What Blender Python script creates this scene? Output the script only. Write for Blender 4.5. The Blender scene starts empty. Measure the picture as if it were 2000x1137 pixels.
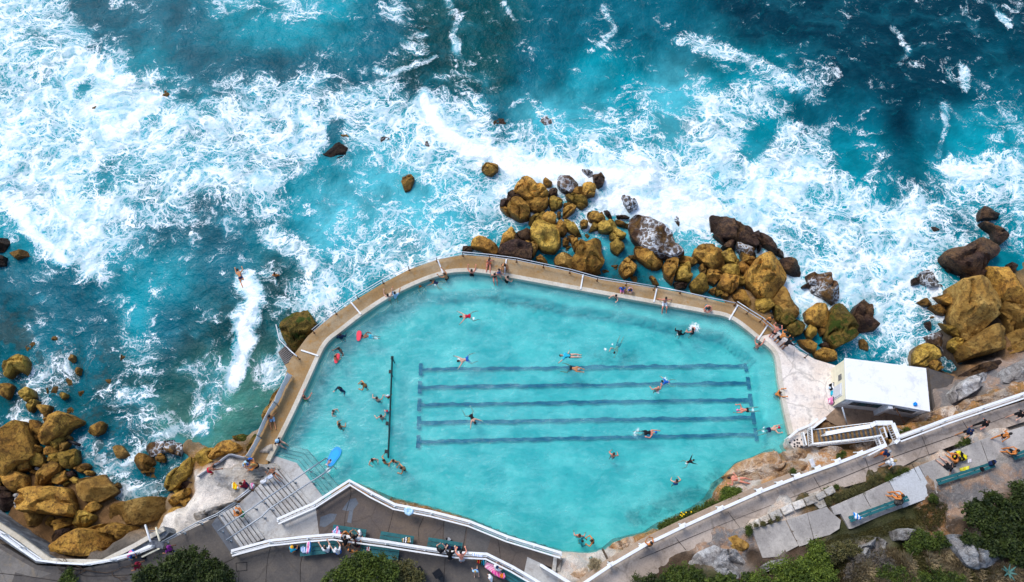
import bpy, bmesh, math, random
import numpy as np
from mathutils import Vector, Matrix
from mathutils.geometry import tessellate_polygon
random.seed(7)
UP = Vector((0, 0, 1))
C = bpy.context.scene.collection
H, TILT, F = 58.0, math.radians(21.0), 1540.0
CT, ST = math.cos(TILT), math.sin(TILT)
SEA = -1.0
POOL = 0.0
EXPO = 0.70
DECK = 0.38
MID = 1.60
PROM = 2.72
TIER = 3.15
# where a sight line through a photo point meets the level z (metres, x to the right, y out to sea)
def P(px, py, z=0.0):
    u = (px - 1000.0) / F; v = (568.5 - py) / F
    s = (H - z) / (CT - v * ST)
    return Vector((u * s, s * (ST + v * CT), z))
def to_px(x, y, z):
    d = y * ST + (H - z) * CT
    return 1000 + F * x / d, 568.5 - F * (y * CT - (H - z) * ST) / d
def smooth(a, b, x):
    t = np.clip((x - a) / (b - a), 0, 1); return t * t * (3 - 2 * t)
def vnoise(x, y, seed=0):
    x = np.asarray(x, float); y = np.asarray(y, float)
    xi = np.floor(x); yi = np.floor(y); fx = x - xi; fy = y - yi
    fx = fx * fx * (3 - 2 * fx); fy = fy * fy * (3 - 2 * fy)
    def h(a, b):
        n = np.sin(a * 127.1 + b * 311.7 + seed * 74.7) * 43758.5453
        return n - np.floor(n)
    return (h(xi, yi) * (1 - fx) + h(xi + 1, yi) * fx) * (1 - fy) + (h(xi, yi + 1) * (1 - fx) + h(xi + 1, yi + 1) * fx) * fy
def fbm(x, y, o=4, seed=0):
    r = 0; a = .5; t = 0
    for i in range(o):
        r = r + a * vnoise(x * 2 ** i + 17.3 * i, y * 2 ** i - 9.1 * i, seed + i); t += a; a *= .5
    return r / t
# ---------------------------------------------------------------- objects
def tag(o, label=None, cat=None, group=None, kind=None):
    if label: o['label'] = label
    if cat: o['category'] = cat
    if group: o['group'] = group
    if kind: o['kind'] = kind
    return o
def empty(name, loc=(0, 0, 0), rz=0.0):
    o = bpy.data.objects.new(name, None); C.objects.link(o)
    o.empty_display_size = .2; o.location = loc; o.rotation_euler = (0, 0, rz); return o
def thing(name, label, cat, loc=(0, 0, 0), rz=0.0, group=None):
    return tag(empty(name, loc, rz), label, cat, group)
def mesh_obj(name, verts, faces, mat, parent=None, smooth_=False, world=True):
    me = bpy.data.meshes.new(name); me.from_pydata([tuple(v) for v in verts], [], faces); me.validate(); me.update()
    if smooth_: me.shade_smooth()
    me.materials.append(mat)
    o = bpy.data.objects.new(name, me); C.objects.link(o)
    if parent is not None:
        o.parent = parent
        if world: o.matrix_parent_inverse = pinv(parent)
    return o
def pinv(p):
    m = Matrix.Translation(p.location) @ p.rotation_euler.to_matrix().to_4x4()
    m = m @ Matrix.Diagonal((*p.scale, 1.0))
    return m.inverted()
class MB:
    def __init__(s): s.v = []; s.f = []
    def add(s, v, f):
        n = len(s.v); s.v += [tuple(a) for a in v]; s.f += [tuple(i + n for i in q) for q in f]; return s
    def box(s, c, d, rz=0.0, rot=None, taper=1.0):
        c = Vector(c); m = rot if rot is not None else Matrix.Rotation(rz, 3, 'Z'); v = []
        for z in (-.5, .5):
            k = taper if z > 0 else 1
            for x, y in ((-.5, -.5), (.5, -.5), (.5, .5), (-.5, .5)):
                v.append(c + m @ Vector((x * d[0] * k, y * d[1] * k, z * d[2])))
        return s.add(v, [(0, 3, 2, 1), (4, 5, 6, 7), (0, 1, 5, 4), (1, 2, 6, 5), (2, 3, 7, 6), (3, 0, 4, 7)])
    def bar(s, a, b, w, h):
        a = Vector(a); b = Vector(b); d = b - a; L = d.length
        if L < 1e-5: return s
        d /= L; up = Vector((0, 0, 1))
        if abs(d.z) > .98: up = Vector((0, 1, 0))
        r = d.cross(up).normalized(); u = r.cross(d)
        m = Matrix((r, d, u)).transposed()
        return s.box((a + b) / 2, (w, L, h), rot=m)
    def tube(s, pts, r, n=8, r2=None):
        pts = [Vector(p) for p in pts]; rings = []
        for i, p in enumerate(pts):
            d = (pts[min(i + 1, len(pts) - 1)] - pts[max(i - 1, 0)]).normalized()
            a = Vector((0, 0, 1)) if abs(d.z) < .9 else Vector((1, 0, 0))
            x = d.cross(a).normalized(); y = d.cross(x)
            rr = r if r2 is None else r + (r2 - r) * i / (len(pts) - 1)
            rings.append([p + x * rr * math.cos(k * 2 * math.pi / n) + y * rr * math.sin(k * 2 * math.pi / n) for k in range(n)])
        v = [q for R in rings for q in R]; f = []
        for i in range(len(pts) - 1):
            for k in range(n):
                f.append((i * n + k, i * n + (k + 1) % n, (i + 1) * n + (k + 1) % n, (i + 1) * n + k))
        f.append(tuple(range(n))[::-1]); f.append(tuple((len(pts) - 1) * n + k for k in range(n)))
        return s.add(v, f)
    def prism(s, pts, z0, z1=None, sides=True):
        """polygon pts (2D or 3D; 3D keeps own top z) extruded down to z0"""
        P3 = [Vector((p[0], p[1], (p[2] if len(p) > 2 and z1 is None else z1))) for p in pts]
        ar = sum(P3[i].x * P3[(i + 1) % len(P3)].y - P3[(i + 1) % len(P3)].x * P3[i].y for i in range(len(P3)))
        if ar < 0: P3 = P3[::-1]
        n = len(P3); tri = tessellate_polygon([[Vector((p.x, p.y, 0)) for p in P3]])
        f = []
        for t in tri:
            a, b, c = [P3[i] for i in t]
            cr = (b.x - a.x) * (c.y - a.y) - (b.y - a.y) * (c.x - a.x)
            f.append(tuple(t) if cr > 0 else (t[0], t[2], t[1]))
        v = list(P3)
        if sides:
            v += [Vector((p.x, p.y, z0)) for p in P3]
            for i in range(n):
                j = (i + 1) % n; f.append((i, i + n, j + n, j))
        return s.add(v, f)
    def lathe(s, prof, c=(0, 0, 0), n=16):
        v = []; f = []; c = Vector(c)
        for r, z in prof:
            for k in range(n):
                a = 2 * math.pi * k / n; v.append(c + Vector((r * math.cos(a), r * math.sin(a), z)))
        for i in range(len(prof) - 1):
            for k in range(n):
                f.append((i * n + k, i * n + (k + 1) % n, (i + 1) * n + (k + 1) % n, (i + 1) * n + k))
        f.append(tuple(range(n))[::-1]); f.append(tuple((len(prof) - 1) * n + k for k in range(n)))
        return s.add(v, f)
    def build(s, name, mat, parent=None, sm=False, bevel=0.0):
        o = mesh_obj(name, s.v, s.f, mat, parent, sm)
        if bevel:
            b = o.modifiers.new('b', 'BEVEL'); b.width = bevel; b.segments = 2; b.limit_method = 'ANGLE'
        return o
def PP(pts, z):
    return [P(a, b, z) for a, b in pts]
def chunk(s, x0=0, y0=0, k=1.0):
    return [(x0 + float(q.split(',')[0]) / k, y0 + float(q.split(',')[1]) / k) for q in s.split()]
def smooth_line(pts, n=6):
    """Catmull-Rom through pts"""
    pts = [Vector(p) for p in pts]; out = []
    for i in range(len(pts) - 1):
        p0 = pts[max(i - 1, 0)]; p1 = pts[i]; p2 = pts[i + 1]; p3 = pts[min(i + 2, len(pts) - 1)]
        for j in range(n):
            t = j / n
            out.append(.5 * ((2 * p1) + (p2 - p0) * t + (2 * p0 - 5 * p1 + 4 * p2 - p3) * t * t + (3 * p1 - p0 - 3 * p2 + p3) * t ** 3))
    out.append(pts[-1]); return out
# ---------------------------------------------------------------- node helpers
class NT:
    def __init__(s, name):
        s.m = bpy.data.materials.new(name); s.m.use_nodes = True; s.t = s.m.node_tree; s.t.nodes.clear()
        s.out = s.t.nodes.new('ShaderNodeOutputMaterial')
    def n(s, typ, props=None, **inp):
        nd = s.t.nodes.new('ShaderNode' + typ)
        for k, v in (props or {}).items(): setattr(nd, k, v)
        for k, v in inp.items():
            key = int(k[1:]) if k[0] == '_' and k[1:].isdigit() else k.replace('_', ' ')
            s.set(nd, key, v)
        return nd
    def set(s, nd, key, v):
        i = nd.inputs[key]
        if isinstance(v, bpy.types.NodeSocket): s.t.links.new(v, i)
        elif isinstance(v, bpy.types.Node): s.t.links.new(v.outputs[0], i)
        else:
            if isinstance(v, (tuple, list)) and len(v) == 3 and i.type == 'RGBA': v = (*v, 1)
            i.default_value = v
    def math(s, op, a, b=0.0, c=0.0, clamp=False):
        return s.n('Math', {'operation': op, 'use_clamp': clamp}, _0=a, _1=b, _2=c).outputs[0]
    def mix(s, f, a, b, blend='MIX'):
        nd = s.t.nodes.new('ShaderNodeMix'); nd.data_type = 'RGBA'; nd.blend_type = blend
        s.set(nd, 0, f); s.set(nd, 6, a); s.set(nd, 7, b); return nd.outputs[2]
    def ss(s, x, a, b, lo=0.0, hi=1.0):
        return s.n('MapRange', {'interpolation_type': 'SMOOTHSTEP'}, Value=x, From_Min=a, From_Max=b, To_Min=lo, To_Max=hi).outputs[0]
    def noise(s, vec, scale, detail=4.0, rough=.55, typ=None, dist=0.0, out=0):
        pr = {'noise_dimensions': '3D'}
        if typ: pr['noise_type'] = typ
        nd = s.n('TexNoise', pr, Vector=vec, Scale=scale, Detail=detail, Roughness=rough, Distortion=dist)
        return nd.outputs[out]
    def vor(s, vec, scale, feat='F1', rnd=1.0):
        return s.n('TexVoronoi', {'feature': feat}, Vector=vec, Scale=scale, Randomness=rnd).outputs[0]
    def vm(s, op, a, b=(0, 0, 0), sc=1.0):
        nd = s.n('VectorMath', {'operation': op}, _0=a, _1=b)
        if op == 'SCALE': s.set(nd, 3, sc)
        return nd.outputs[0]
    def pos(s): return s.n('NewGeometry').outputs['Position']
    def obj(s): return s.n('TexCoord').outputs['Object']
    def bump(s, h, strength=.4, dist=.05):
        return s.n('Bump', Height=h, Strength=strength, Distance=dist).outputs[0]
    def bsdf(s, col, rough=.8, normal=None, spec=.3, **kw):
        b = s.n('BsdfPrincipled', Base_Color=col, Roughness=rough)
        b.inputs['Specular IOR Level'].default_value = spec
        if normal is not None: s.set(b, 'Normal', normal)
        for k, v in kw.items(): s.set(b, k.replace('_', ' '), v)
        return b
    def done(s, b):
        s.t.links.new(b.outputs[0], s.out.inputs[0]); return s.m
def srgb(r, g, b):
    f = lambda c: (c / 255 / 12.92) if c <= 10 else ((c / 255 + .055) / 1.055) ** 2.4
    return (f(r), f(g), f(b))
_mc = {}
def plain(col, rough=.7, spec=.3, var=.12, scale=6.0, metal=0.0):
    key = ('p', col, rough, spec, var, scale, metal)
    if key in _mc: return _mc[key]
    t = NT('paint'); p = t.obj(); n = t.noise(p, scale, 4)
    f = t.ss(n, .3, .7, 1 - var, 1 + var * .6)
    c = t.n('VectorMath', {'operation': 'SCALE'}, _0=col); t.set(c, 3, f)
    b = t.bsdf(c.outputs[0], rough, t.bump(t.noise(p, scale * 8, 3), .15, .01), spec, Metallic=metal)
    _mc[key] = t.done(b); return _mc[key]
def concrete(name, a, b_, stain, grain=1.0, crack=.0, blot=.5, amount=.5, rough=.9, streak=None, cscale=.35):
    t = NT(name); p = t.pos()
    w = t.vm('ADD', p, t.vm('SCALE', t.noise(p, .6, 3, out=1), sc=1.2))
    big = t.noise(w, blot, 5, .6)
    fine = t.noise(p, 9, 4, .7); mid = t.noise(p, 2.3, 5, .65)
    c = t.mix(t.ss(big, .38, .62), a, b_)
    c = t.mix(t.math('MULTIPLY', t.ss(mid, .5, .72), amount), c, stain)
    c = t.mix(t.math('MULTIPLY', t.ss(t.noise(p, 22, 3, .8), .55, .75), .35 * grain), c, tuple(x * .35 for x in a))
    v = t.n('VectorMath', {'operation': 'SCALE'}, _0=c); t.set(v, 3, t.ss(fine, .25, .75, .86, 1.12)); c = v.outputs[0]
    if crack:
        wp = t.vm('ADD', p, t.vm('SCALE', t.noise(p, 1.1, 4, out=1), sc=.5))
        e = t.vor(wp, cscale, 'DISTANCE_TO_EDGE')
        c = t.mix(t.math('MULTIPLY', t.ss(e, .0, .018, 1, 0), crack), c, tuple(x * .2 for x in a))
    return t.done(t.bsdf(c, rough, t.bump(t.math('ADD', fine, mid), .35, .03), .12))
def rock_mat(name, a, b_, dark, tide=True, pits=1.0, foam=0.0, moss=0.0, band=0.0, wet=.75, dk=.8):
    t = NT(name); p = t.pos(); ob = t.n('ObjectInfo').outputs['Random']
    w = t.vm('ADD', p, t.vm('SCALE', t.noise(p, .9, 4, out=1), sc=.9))
    off = t.n('CombineXYZ', X=t.math('MULTIPLY', ob, 40.0)).outputs[0]; w = t.vm('ADD', w, off)
    n1 = t.noise(w, .7, 6, .62); n2 = t.noise(w, 3.2, 6, .68); n3 = t.noise(p, 14, 4, .75)
    c = t.mix(t.ss(n1, .36, .64), a, b_)
    c = t.mix(t.ss(n2, .50, .62, 0, dk), c, dark)
    c = t.mix(t.ss(t.noise(w, 1.25, 6, .7), .50, .60, 0, .75 * dk), c, dark)
    c = t.mix(t.ss(n3, .50, .66, 0, .70 * pits), c, tuple(x * .3 for x in dark))
    if band:
        st = t.n('Mapping', Vector=w, Scale=(.8, .8, 5.0)).outputs[0]
        c = t.mix(t.ss(t.noise(st, 1.2, 4, .6), .48, .62, 0, band), c, b_)
    if moss:
        c = t.mix(t.ss(t.noise(w, 1.4, 5, .7), .5, .6, 0, moss), c, (.06, .10, .012))
    v = t.n('VectorMath', {'operation': 'SCALE'}, _0=c)
    t.set(v, 3, t.ss(ob, 0, 1, .68, 1.22)); c = v.outputs[0]
    r = wet
    if tide:
        z = t.n('SeparateXYZ', Vector=p).outputs[2]
        z = t.math('ADD', z, t.math('MULTIPLY', t.math('SUBTRACT', n2, .5), 1.1))
        k = t.ss(z, -.75, -.15, 1, 0)
        c = t.mix(t.math('MULTIPLY', k, .72), c, tuple(x * .55 for x in dark))
        r = t.ss(z, -.7, .0, .35, wet)
    if foam:
        q = t.vm('ADD', p, t.vm('SCALE', t.noise(p, 1.3, 4, out=1), sc=1.0))
        e = t.vor(q, 2.2, 'DISTANCE_TO_EDGE')
        m = t.math('MULTIPLY', t.ss(t.noise(q, .6, 3), .42, .6), t.ss(e, .02, .16, 1, .12))
        c = t.mix(t.math('MULTIPLY', m, foam), c, (.8, .85, .9))
    h = t.math('ADD', t.math('MULTIPLY', n2, 1.0), t.math('MULTIPLY', n3, .25))
    return t.done(t.bsdf(c, r, t.bump(h, 1.0, .28), .15))
# ================================================================ materials
M = {}
M['golden'] = rock_mat('golden_sandstone', (.66, .37, .075), (.42, .205, .040), (.125, .062, .02))
M['olive'] = rock_mat('olive_sandstone', (.66, .43, .085), (.44, .26, .045), (.14, .08, .022), moss=.18)
M['tan'] = rock_mat('tan_sandstone', (.56, .35, .10), (.38, .205, .045), (.14, .07, .02), band=.5, pits=.6)
M['dark'] = rock_mat('dark_barnacled_rock', (.17, .095, .045), (.075, .042, .032), (.022, .015, .015), pits=1.4, wet=.5)
M['wash'] = rock_mat('foam_washed_rock', (.26, .14, .035), (.12, .06, .035), (.05, .03, .02), foam=.9)
M['mossy'] = rock_mat('mossy_sandstone', (.36, .24, .05), (.24, .15, .03), (.08, .06, .015), moss=.95)
M['pale'] = rock_mat('pale_limestone', (.80, .76, .70), (.66, .59, .50), (.40, .31, .22), tide=False, pits=.35, dk=.45)
M['orange'] = rock_mat('orange_stained_rock', (.70, .60, .50), (.52, .29, .12), (.27, .14, .07), tide=False, pits=.8, band=.35, dk=.6)
M['grey'] = rock_mat('grey_weathered_rock', (.60, .60, .60), (.38, .35, .33), (.14, .125, .12), tide=False, pits=.9, dk=.65)
M['deck'] = concrete('walkway_concrete', (.40, .30, .185), (.32, .20, .09), (.36, .19, .055), amount=.85, crack=.0, blot=.28, grain=1.5)
M['deck_white'] = concrete('white_deck_concrete', (.80, .73, .66), (.70, .60, .52), (.24, .23, .25), amount=.5, crack=.35, grain=1.1, cscale=.3)
M['coping'] = concrete('coping_concrete', (.60, .56, .48), (.52, .47, .38), (.38, .32, .22), amount=.4, grain=.4)
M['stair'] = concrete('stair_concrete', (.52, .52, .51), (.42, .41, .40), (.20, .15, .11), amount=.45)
M['riser'] = concrete('riser_concrete', (.22, .215, .21), (.17, .165, .16), (.06, .05, .04), amount=.4)  # darker than the treads: riser shade and dirt put into the colour
M['terrace'] = concrete('terrace_concrete', (.155, .12, .095), (.12, .10, .09), (.09, .08, .085), amount=.5, crack=.25, blot=.3, cscale=.22)
M['prom'] = concrete('promenade_concrete', (.115, .102, .092), (.085, .078, .075), (.15, .125, .10), amount=.5, crack=.22, blot=.4, cscale=.2)
M['prom_light'] = concrete('weathered_promenade_concrete', (.21, .19, .17), (.14, .13, .12), (.26, .20, .13), amount=.5, crack=.3, blot=.3)
M['path'] = concrete('path_concrete', (.47, .39, .33), (.34, .28, .235), (.22, .17, .13), amount=.7, crack=.3, blot=.35, cscale=.2)
M['slab'] = concrete('slab_concrete', (.47, .44, .41), (.32, .30, .285), (.18, .165, .155), amount=.5, grain=1.5)
M['newslab'] = concrete('new_concrete', (.52, .54, .57), (.48, .50, .52), (.3, .3, .3), amount=.2, grain=.3)
M['seawall'] = concrete('seawall_concrete', (.23, .25, .27), (.10, .11, .125), (.40, .44, .48), amount=.6, blot=.9)
M['white'] = plain((.78, .79, .80), .55, .4, .08, 3.0)
M['white2'] = plain((.60, .62, .66), .6, .3, .15, 4.0)
M['steel'] = plain((.33, .37, .42), .35, .5, .12, 5.0, .6)
M['galv'] = plain((.62, .65, .70), .4, .5, .10, 5.0, .3)
M['rust'] = plain((.13, .06, .03), .9, .2, .3, 20.0)
M['teal'] = plain((.012, .115, .13), .6, .3, .25, 3.0)
M['darkteal'] = plain((.008, .05, .055), .7, .3, .25, 3.0)
M['black'] = plain((.012, .012, .015), .5, .3, .2, 8.0)
M['timber'] = plain((.30, .18, .075), .8, .2, .3, 7.0)
M['greytimber'] = plain((.13, .14, .16), .8, .2, .3, 7.0)
M['glass'] = plain((.03, .05, .07), .12, .6, .1, 4.0)
def roof_mat():
    t = NT('white_roof_paint'); p = t.pos()
    w = t.vm('ADD', p, t.vm('SCALE', t.noise(p, .8, 4, out=1), sc=1.5))
    c = t.mix(t.ss(t.noise(w, .9, 6, .7), .52, .7, 0, .55), (.80, .80, .80), (.50, .53, .60))
    c = t.mix(t.ss(t.noise(p, 6, 4, .7), .66, .76, 0, .6), c, (.3, .25, .22))
    return t.done(t.bsdf(c, .6, t.bump(t.noise(p, 5, 4), .2, .02), .3))
M['roof'] = roof_mat()
M['cream'] = plain((.80, .74, .56), .7, .3, .08, 2.0)
# ---- sea: foam lies where the waves break (attribute read from the swell map below)
def sea_mat():
    t = NT('sea_water'); p = t.pos()
    foamA = t.n('Attribute', {'attribute_name': 'foam'}).outputs['Fac']
    colA = t.n('Attribute', {'attribute_name': 'wcol'}).outputs['Color']
    opaA = t.n('Attribute', {'attribute_name': 'opac'}).outputs['Fac']
    strA = t.n('Attribute', {'attribute_name': 'streak'}).outputs['Vector']
    cen = lambda v, k: t.vm('SCALE', t.vm('SUBTRACT', v, (.5, .5, .5)), sc=k)
    w1 = cen(t.noise(p, .15, 3, .55, out=1), 7.0)
    w2 = cen(t.noise(p, .75, 4, .62, out=1), 2.0)
    q = t.vm('ADD', t.vm('ADD', p, w1), w2)
    q2 = t.n('Mapping', Vector=q, Rotation=(0, 0, math.radians(30)), Scale=(.66, 1.15, 1)).outputs[0]
    mid = t.noise(t.vm('ADD', p, t.vm('SCALE', w1, sc=.5)), .30, 4, .55)
    m1 = t.noise(q2, .95, 5, .62); fine = t.noise(q2, 5.0, 4, .72)
    D = t.math('ADD', foamA, t.math('MULTIPLY', t.math('SUBTRACT', mid, .5), .95))
    D2 = t.math('ADD', D, t.math('ADD', t.math('MULTIPLY', t.math('SUBTRACT', m1, .5), 1.15), t.math('MULTIPLY', t.math('SUBTRACT', fine, .5), .55)))
    wd = t.math('POWER', t.math('MAXIMUM', t.math('SUBTRACT', D2, .16), 0.0), 1.35)
    def line(src, sc, k):
        e = t.vor(src, sc, 'DISTANCE_TO_EDGE'); wk = t.math('MULTIPLY', wd, k)
        return t.math('SUBTRACT', 1.0, t.n('MapRange', {'interpolation_type': 'SMOOTHSTEP'}, Value=e, From_Min=t.math('MULTIPLY', wk, .10), From_Max=t.math('ADD', t.math('MULTIPLY', wk, 1.25), .02), To_Min=0.0, To_Max=1.0).outputs[0])
    l1 = line(q2, .62, .34); l2 = line(q2, 1.45, .38); l3 = line(q, 3.2, .36)
    vis = t.ss(D2, .14, .34)
    lace = t.math('MULTIPLY', t.math('MULTIPLY', vis, t.ss(t.noise(q, .7, 3), .32, .62, .50, 1)), t.math('MAXIMUM', l1, t.math('MAXIMUM', t.math('MULTIPLY', l2, .88), t.math('MULTIPLY', l3, .62))))
    wisp = t.math('MULTIPLY', t.ss(t.math('ADD', t.math('MULTIPLY', m1, .6), t.math('MULTIPLY', fine, .4)), .50, .66), t.ss(D, .12, .65, 0, .75))
    solid = t.ss(D2, .90, 1.35)
    foam = t.math('MAXIMUM', t.math('MAXIMUM', lace, wisp), solid)
    mk = t.math('ADD', D, t.math('MULTIPLY', t.math('SUBTRACT', m1, .5), .75))
    base = t.mix(t.ss(mid, .32, .62, .55, 0), colA, t.mix(.5, colA, (.0, .018, .04)))
    base = t.mix(t.ss(m1, .52, .75, 0, .30), base, (.0, .19, .23))
    base = t.mix(t.ss(mk, .15, .60, 0, .75), base, (.0, .30, .36))
    base = t.mix(t.ss(mk, .50, .90, 0, .80), base, (.06, .44, .56))
    base = t.mix(t.ss(mk, .80, 1.15, 0, .85), base, (.38, .60, .74))
    mist = t.math('MULTIPLY', t.ss(t.noise(q2, .42, 3, .5), .46, .72), t.ss(D, .02, .5, .12, .62))
    base = t.mix(mist, base, (.03, .36, .46))
    reef = t.math('MULTIPLY', t.ss(t.noise(q, .55, 5, .65), .48, .60), t.ss(opaA, .95, .55, 0, .55))
    base = t.mix(reef, base, (.075, .062, .045))
    c = t.mix(t.math('MULTIPLY', foam, .97), base, (.92, .96, .99))
    nrm = t.bump(t.math('ADD', t.noise(p, .5, 4, .6), t.math('MULTIPLY', t.math('ADD', m1, t.math('MULTIPLY', foamA, .2)), .35)), .6, .5)
    body = t.bsdf(c, t.ss(foam, 0, .6, .25, .95), nrm, .05)
    tr = t.n('BsdfTransparent', Color=(.14, .62, .70))
    op = t.math('MAXIMUM', t.math('ADD', opaA, t.math('MULTIPLY', t.math('SUBTRACT', mid, .5), 1.1), clamp=True), t.math('MULTIPLY', foam, 1.3), clamp=True)
    mx = t.n('MixShader', _0=op, _1=tr, _2=body)
    return t.done(mx)
M['sea'] = sea_mat()
def pool_water_mat():
    t = NT('pool_water'); p = t.pos()
    q = t.n('Mapping', Vector=t.vm('ADD', p, t.vm('SCALE', t.noise(p, .5, 3, out=1), sc=1.2)), Rotation=(0, 0, math.radians(-38)), Scale=(.55, 1.5, 1)).outputs[0]
    n = t.noise(q, .8, 6, .68); n2 = t.noise(q, 3.2, 5, .7); sh = t.n('Attribute', {'attribute_name': 'shallow'}).outputs['Fac']
    dist = t.noise(p, .09, 3)
    c = t.mix(t.ss(n, .34, .66), (.05, .38, .42), (.18, .61, .62))
    c = t.mix(t.ss(n2, .5, .75, 0, .5), c, (.28, .74, .76))
    c = t.mix(t.math('MULTIPLY', sh, .55), c, (.34, .74, .70))
    sp = t.n('Attribute', {'attribute_name': 'splash'}).outputs['Fac']
    spk = t.ss(t.math('ADD', sp, t.math('MULTIPLY', t.math('SUBTRACT', t.noise(p, 5.5, 5, .8), .5), 1.6)), .55, .95)
    c = t.mix(spk, c, (.9, .95, .97))
    nr = t.bump(t.math('ADD', n, t.math('MULTIPLY', n2, .5)), .5, .10)
    body = t.bsdf(c, .12, nr, .5)
    tr = t.n('BsdfTransparent', Color=(.50, .95, .96))
    return t.done(t.n('MixShader', _0=t.math('MAXIMUM', spk, t.ss(n, .2, .8, .20, .42)), _1=tr, _2=body))
M['pool_water'] = pool_water_mat()
def pool_floor_mat():
    t = NT('pool_floor'); p = t.pos()
    w = t.vm('ADD', p, t.vm('SCALE', t.noise(p, .4, 4, out=1), sc=2.0))
    c = t.mix(t.ss(t.noise(w, .30, 6, .65), .38, .66), (.13, .52, .52), (.36, .73, .69))
    alg = t.n('Attribute', {'attribute_name': 'algae'}).outputs['Fac']
    k = t.ss(t.math('ADD', alg, t.math('MULTIPLY', t.math('SUBTRACT', t.noise(w, .9, 6, .7), .5), 1.3)), .42, .75, 0, .85)
    c = t.mix(k, c, (.01, .22, .23))
    c = t.mix(t.ss(t.noise(w, 2.6, 5, .7), .64, .72, 0, .5), c, (.02, .22, .22))
    return t.done(t.bsdf(c, .9, t.bump(t.noise(p, 3, 4), .3, .03), .2))
M['pool_floor'] = pool_floor_mat()
def line_mat():
    t = NT('lane_paint'); p = t.pos()
    c = t.mix(t.ss(t.noise(p, 2.2, 5, .7), .3, .7), (.0, .035, .15), (.0, .07, .22))
    return t.done(t.bsdf(c, .9, None, .2))
M['lane'] = line_mat()
def terrain_mat():
    t = NT('sandstone_ground'); p = t.pos()
    colA = t.n('Attribute', {'attribute_name': 'gcol'}).outputs['Color']
    w = t.vm('ADD', p, t.vm('SCALE', t.noise(p, .8, 5, out=1), sc=1.2))
    n1 = t.noise(w, .8, 6, .65); n2 = t.noise(w, 3.5, 6, .7); n3 = t.noise(p, 15, 4, .75)
    ga = t.n('Attribute', {'attribute_name': 'stain'}).outputs['Fac']
    c = t.mix(t.math('MULTIPLY', t.ss(n1, .42, .58), ga), colA, (.40, .19, .06))
    c = t.mix(t.math('MULTIPLY', t.ss(n2, .52, .66), t.math('MULTIPLY', ga, .8)), c, (.66, .60, .55))
    v = t.n('VectorMath', {'operation': 'SCALE'}, _0=c); t.set(v, 3, t.math('MULTIPLY', t.ss(n1, .3, .7, .65, 1.25), t.ss(n3, .3, .7, .7, 1.25)))
    c = t.mix(t.ss(n2, .60, .74, 0, .6), v.outputs[0], (.035, .028, .022))
    return t.done(t.bsdf(c, .9, t.bump(t.math('ADD', n2, t.math('MULTIPLY', n3, .3)), .9, .2), .25))
M['ground'] = terrain_mat()
def leaf_mat(name, a, b):
    t = NT(name); 
    r = t.n('Attribute', {'attribute_name': 'leafv'}).outputs['Fac']
    c = t.mix(r, a, b)
    b_ = t.bsdf(c, .6, None, .3)
    tl = t.n('BsdfTranslucent', Color=c)
    return t.done(t.n('MixShader', _0=.25, _1=b_, _2=tl))
M['leaf_dark'] = leaf_mat('dark_leaves', (.012, .024, .005), (.060, .085, .014))
M['leaf_mid'] = leaf_mat('green_leaves', (.025, .045, .008), (.105, .145, .018))
M['leaf_lime'] = leaf_mat('lime_leaves', (.04, .07, .008), (.16, .215, .025))
M['leaf_olive'] = leaf_mat('olive_leaves', (.05, .055, .02), (.17, .15, .05))
M['leaf_dry'] = leaf_mat('dry_grass', (.13, .10, .055), (.60, .48, .29))
M['leaf_grey'] = leaf_mat('grey_twigs', (.07, .065, .06), (.22, .19, .16))
M['leaf_blue'] = leaf_mat('blue_green_agave', (.04, .13, .12), (.12, .28, .24))
M['bark'] = plain((.09, .06, .04), .9, .2, .3, 12.0)
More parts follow.
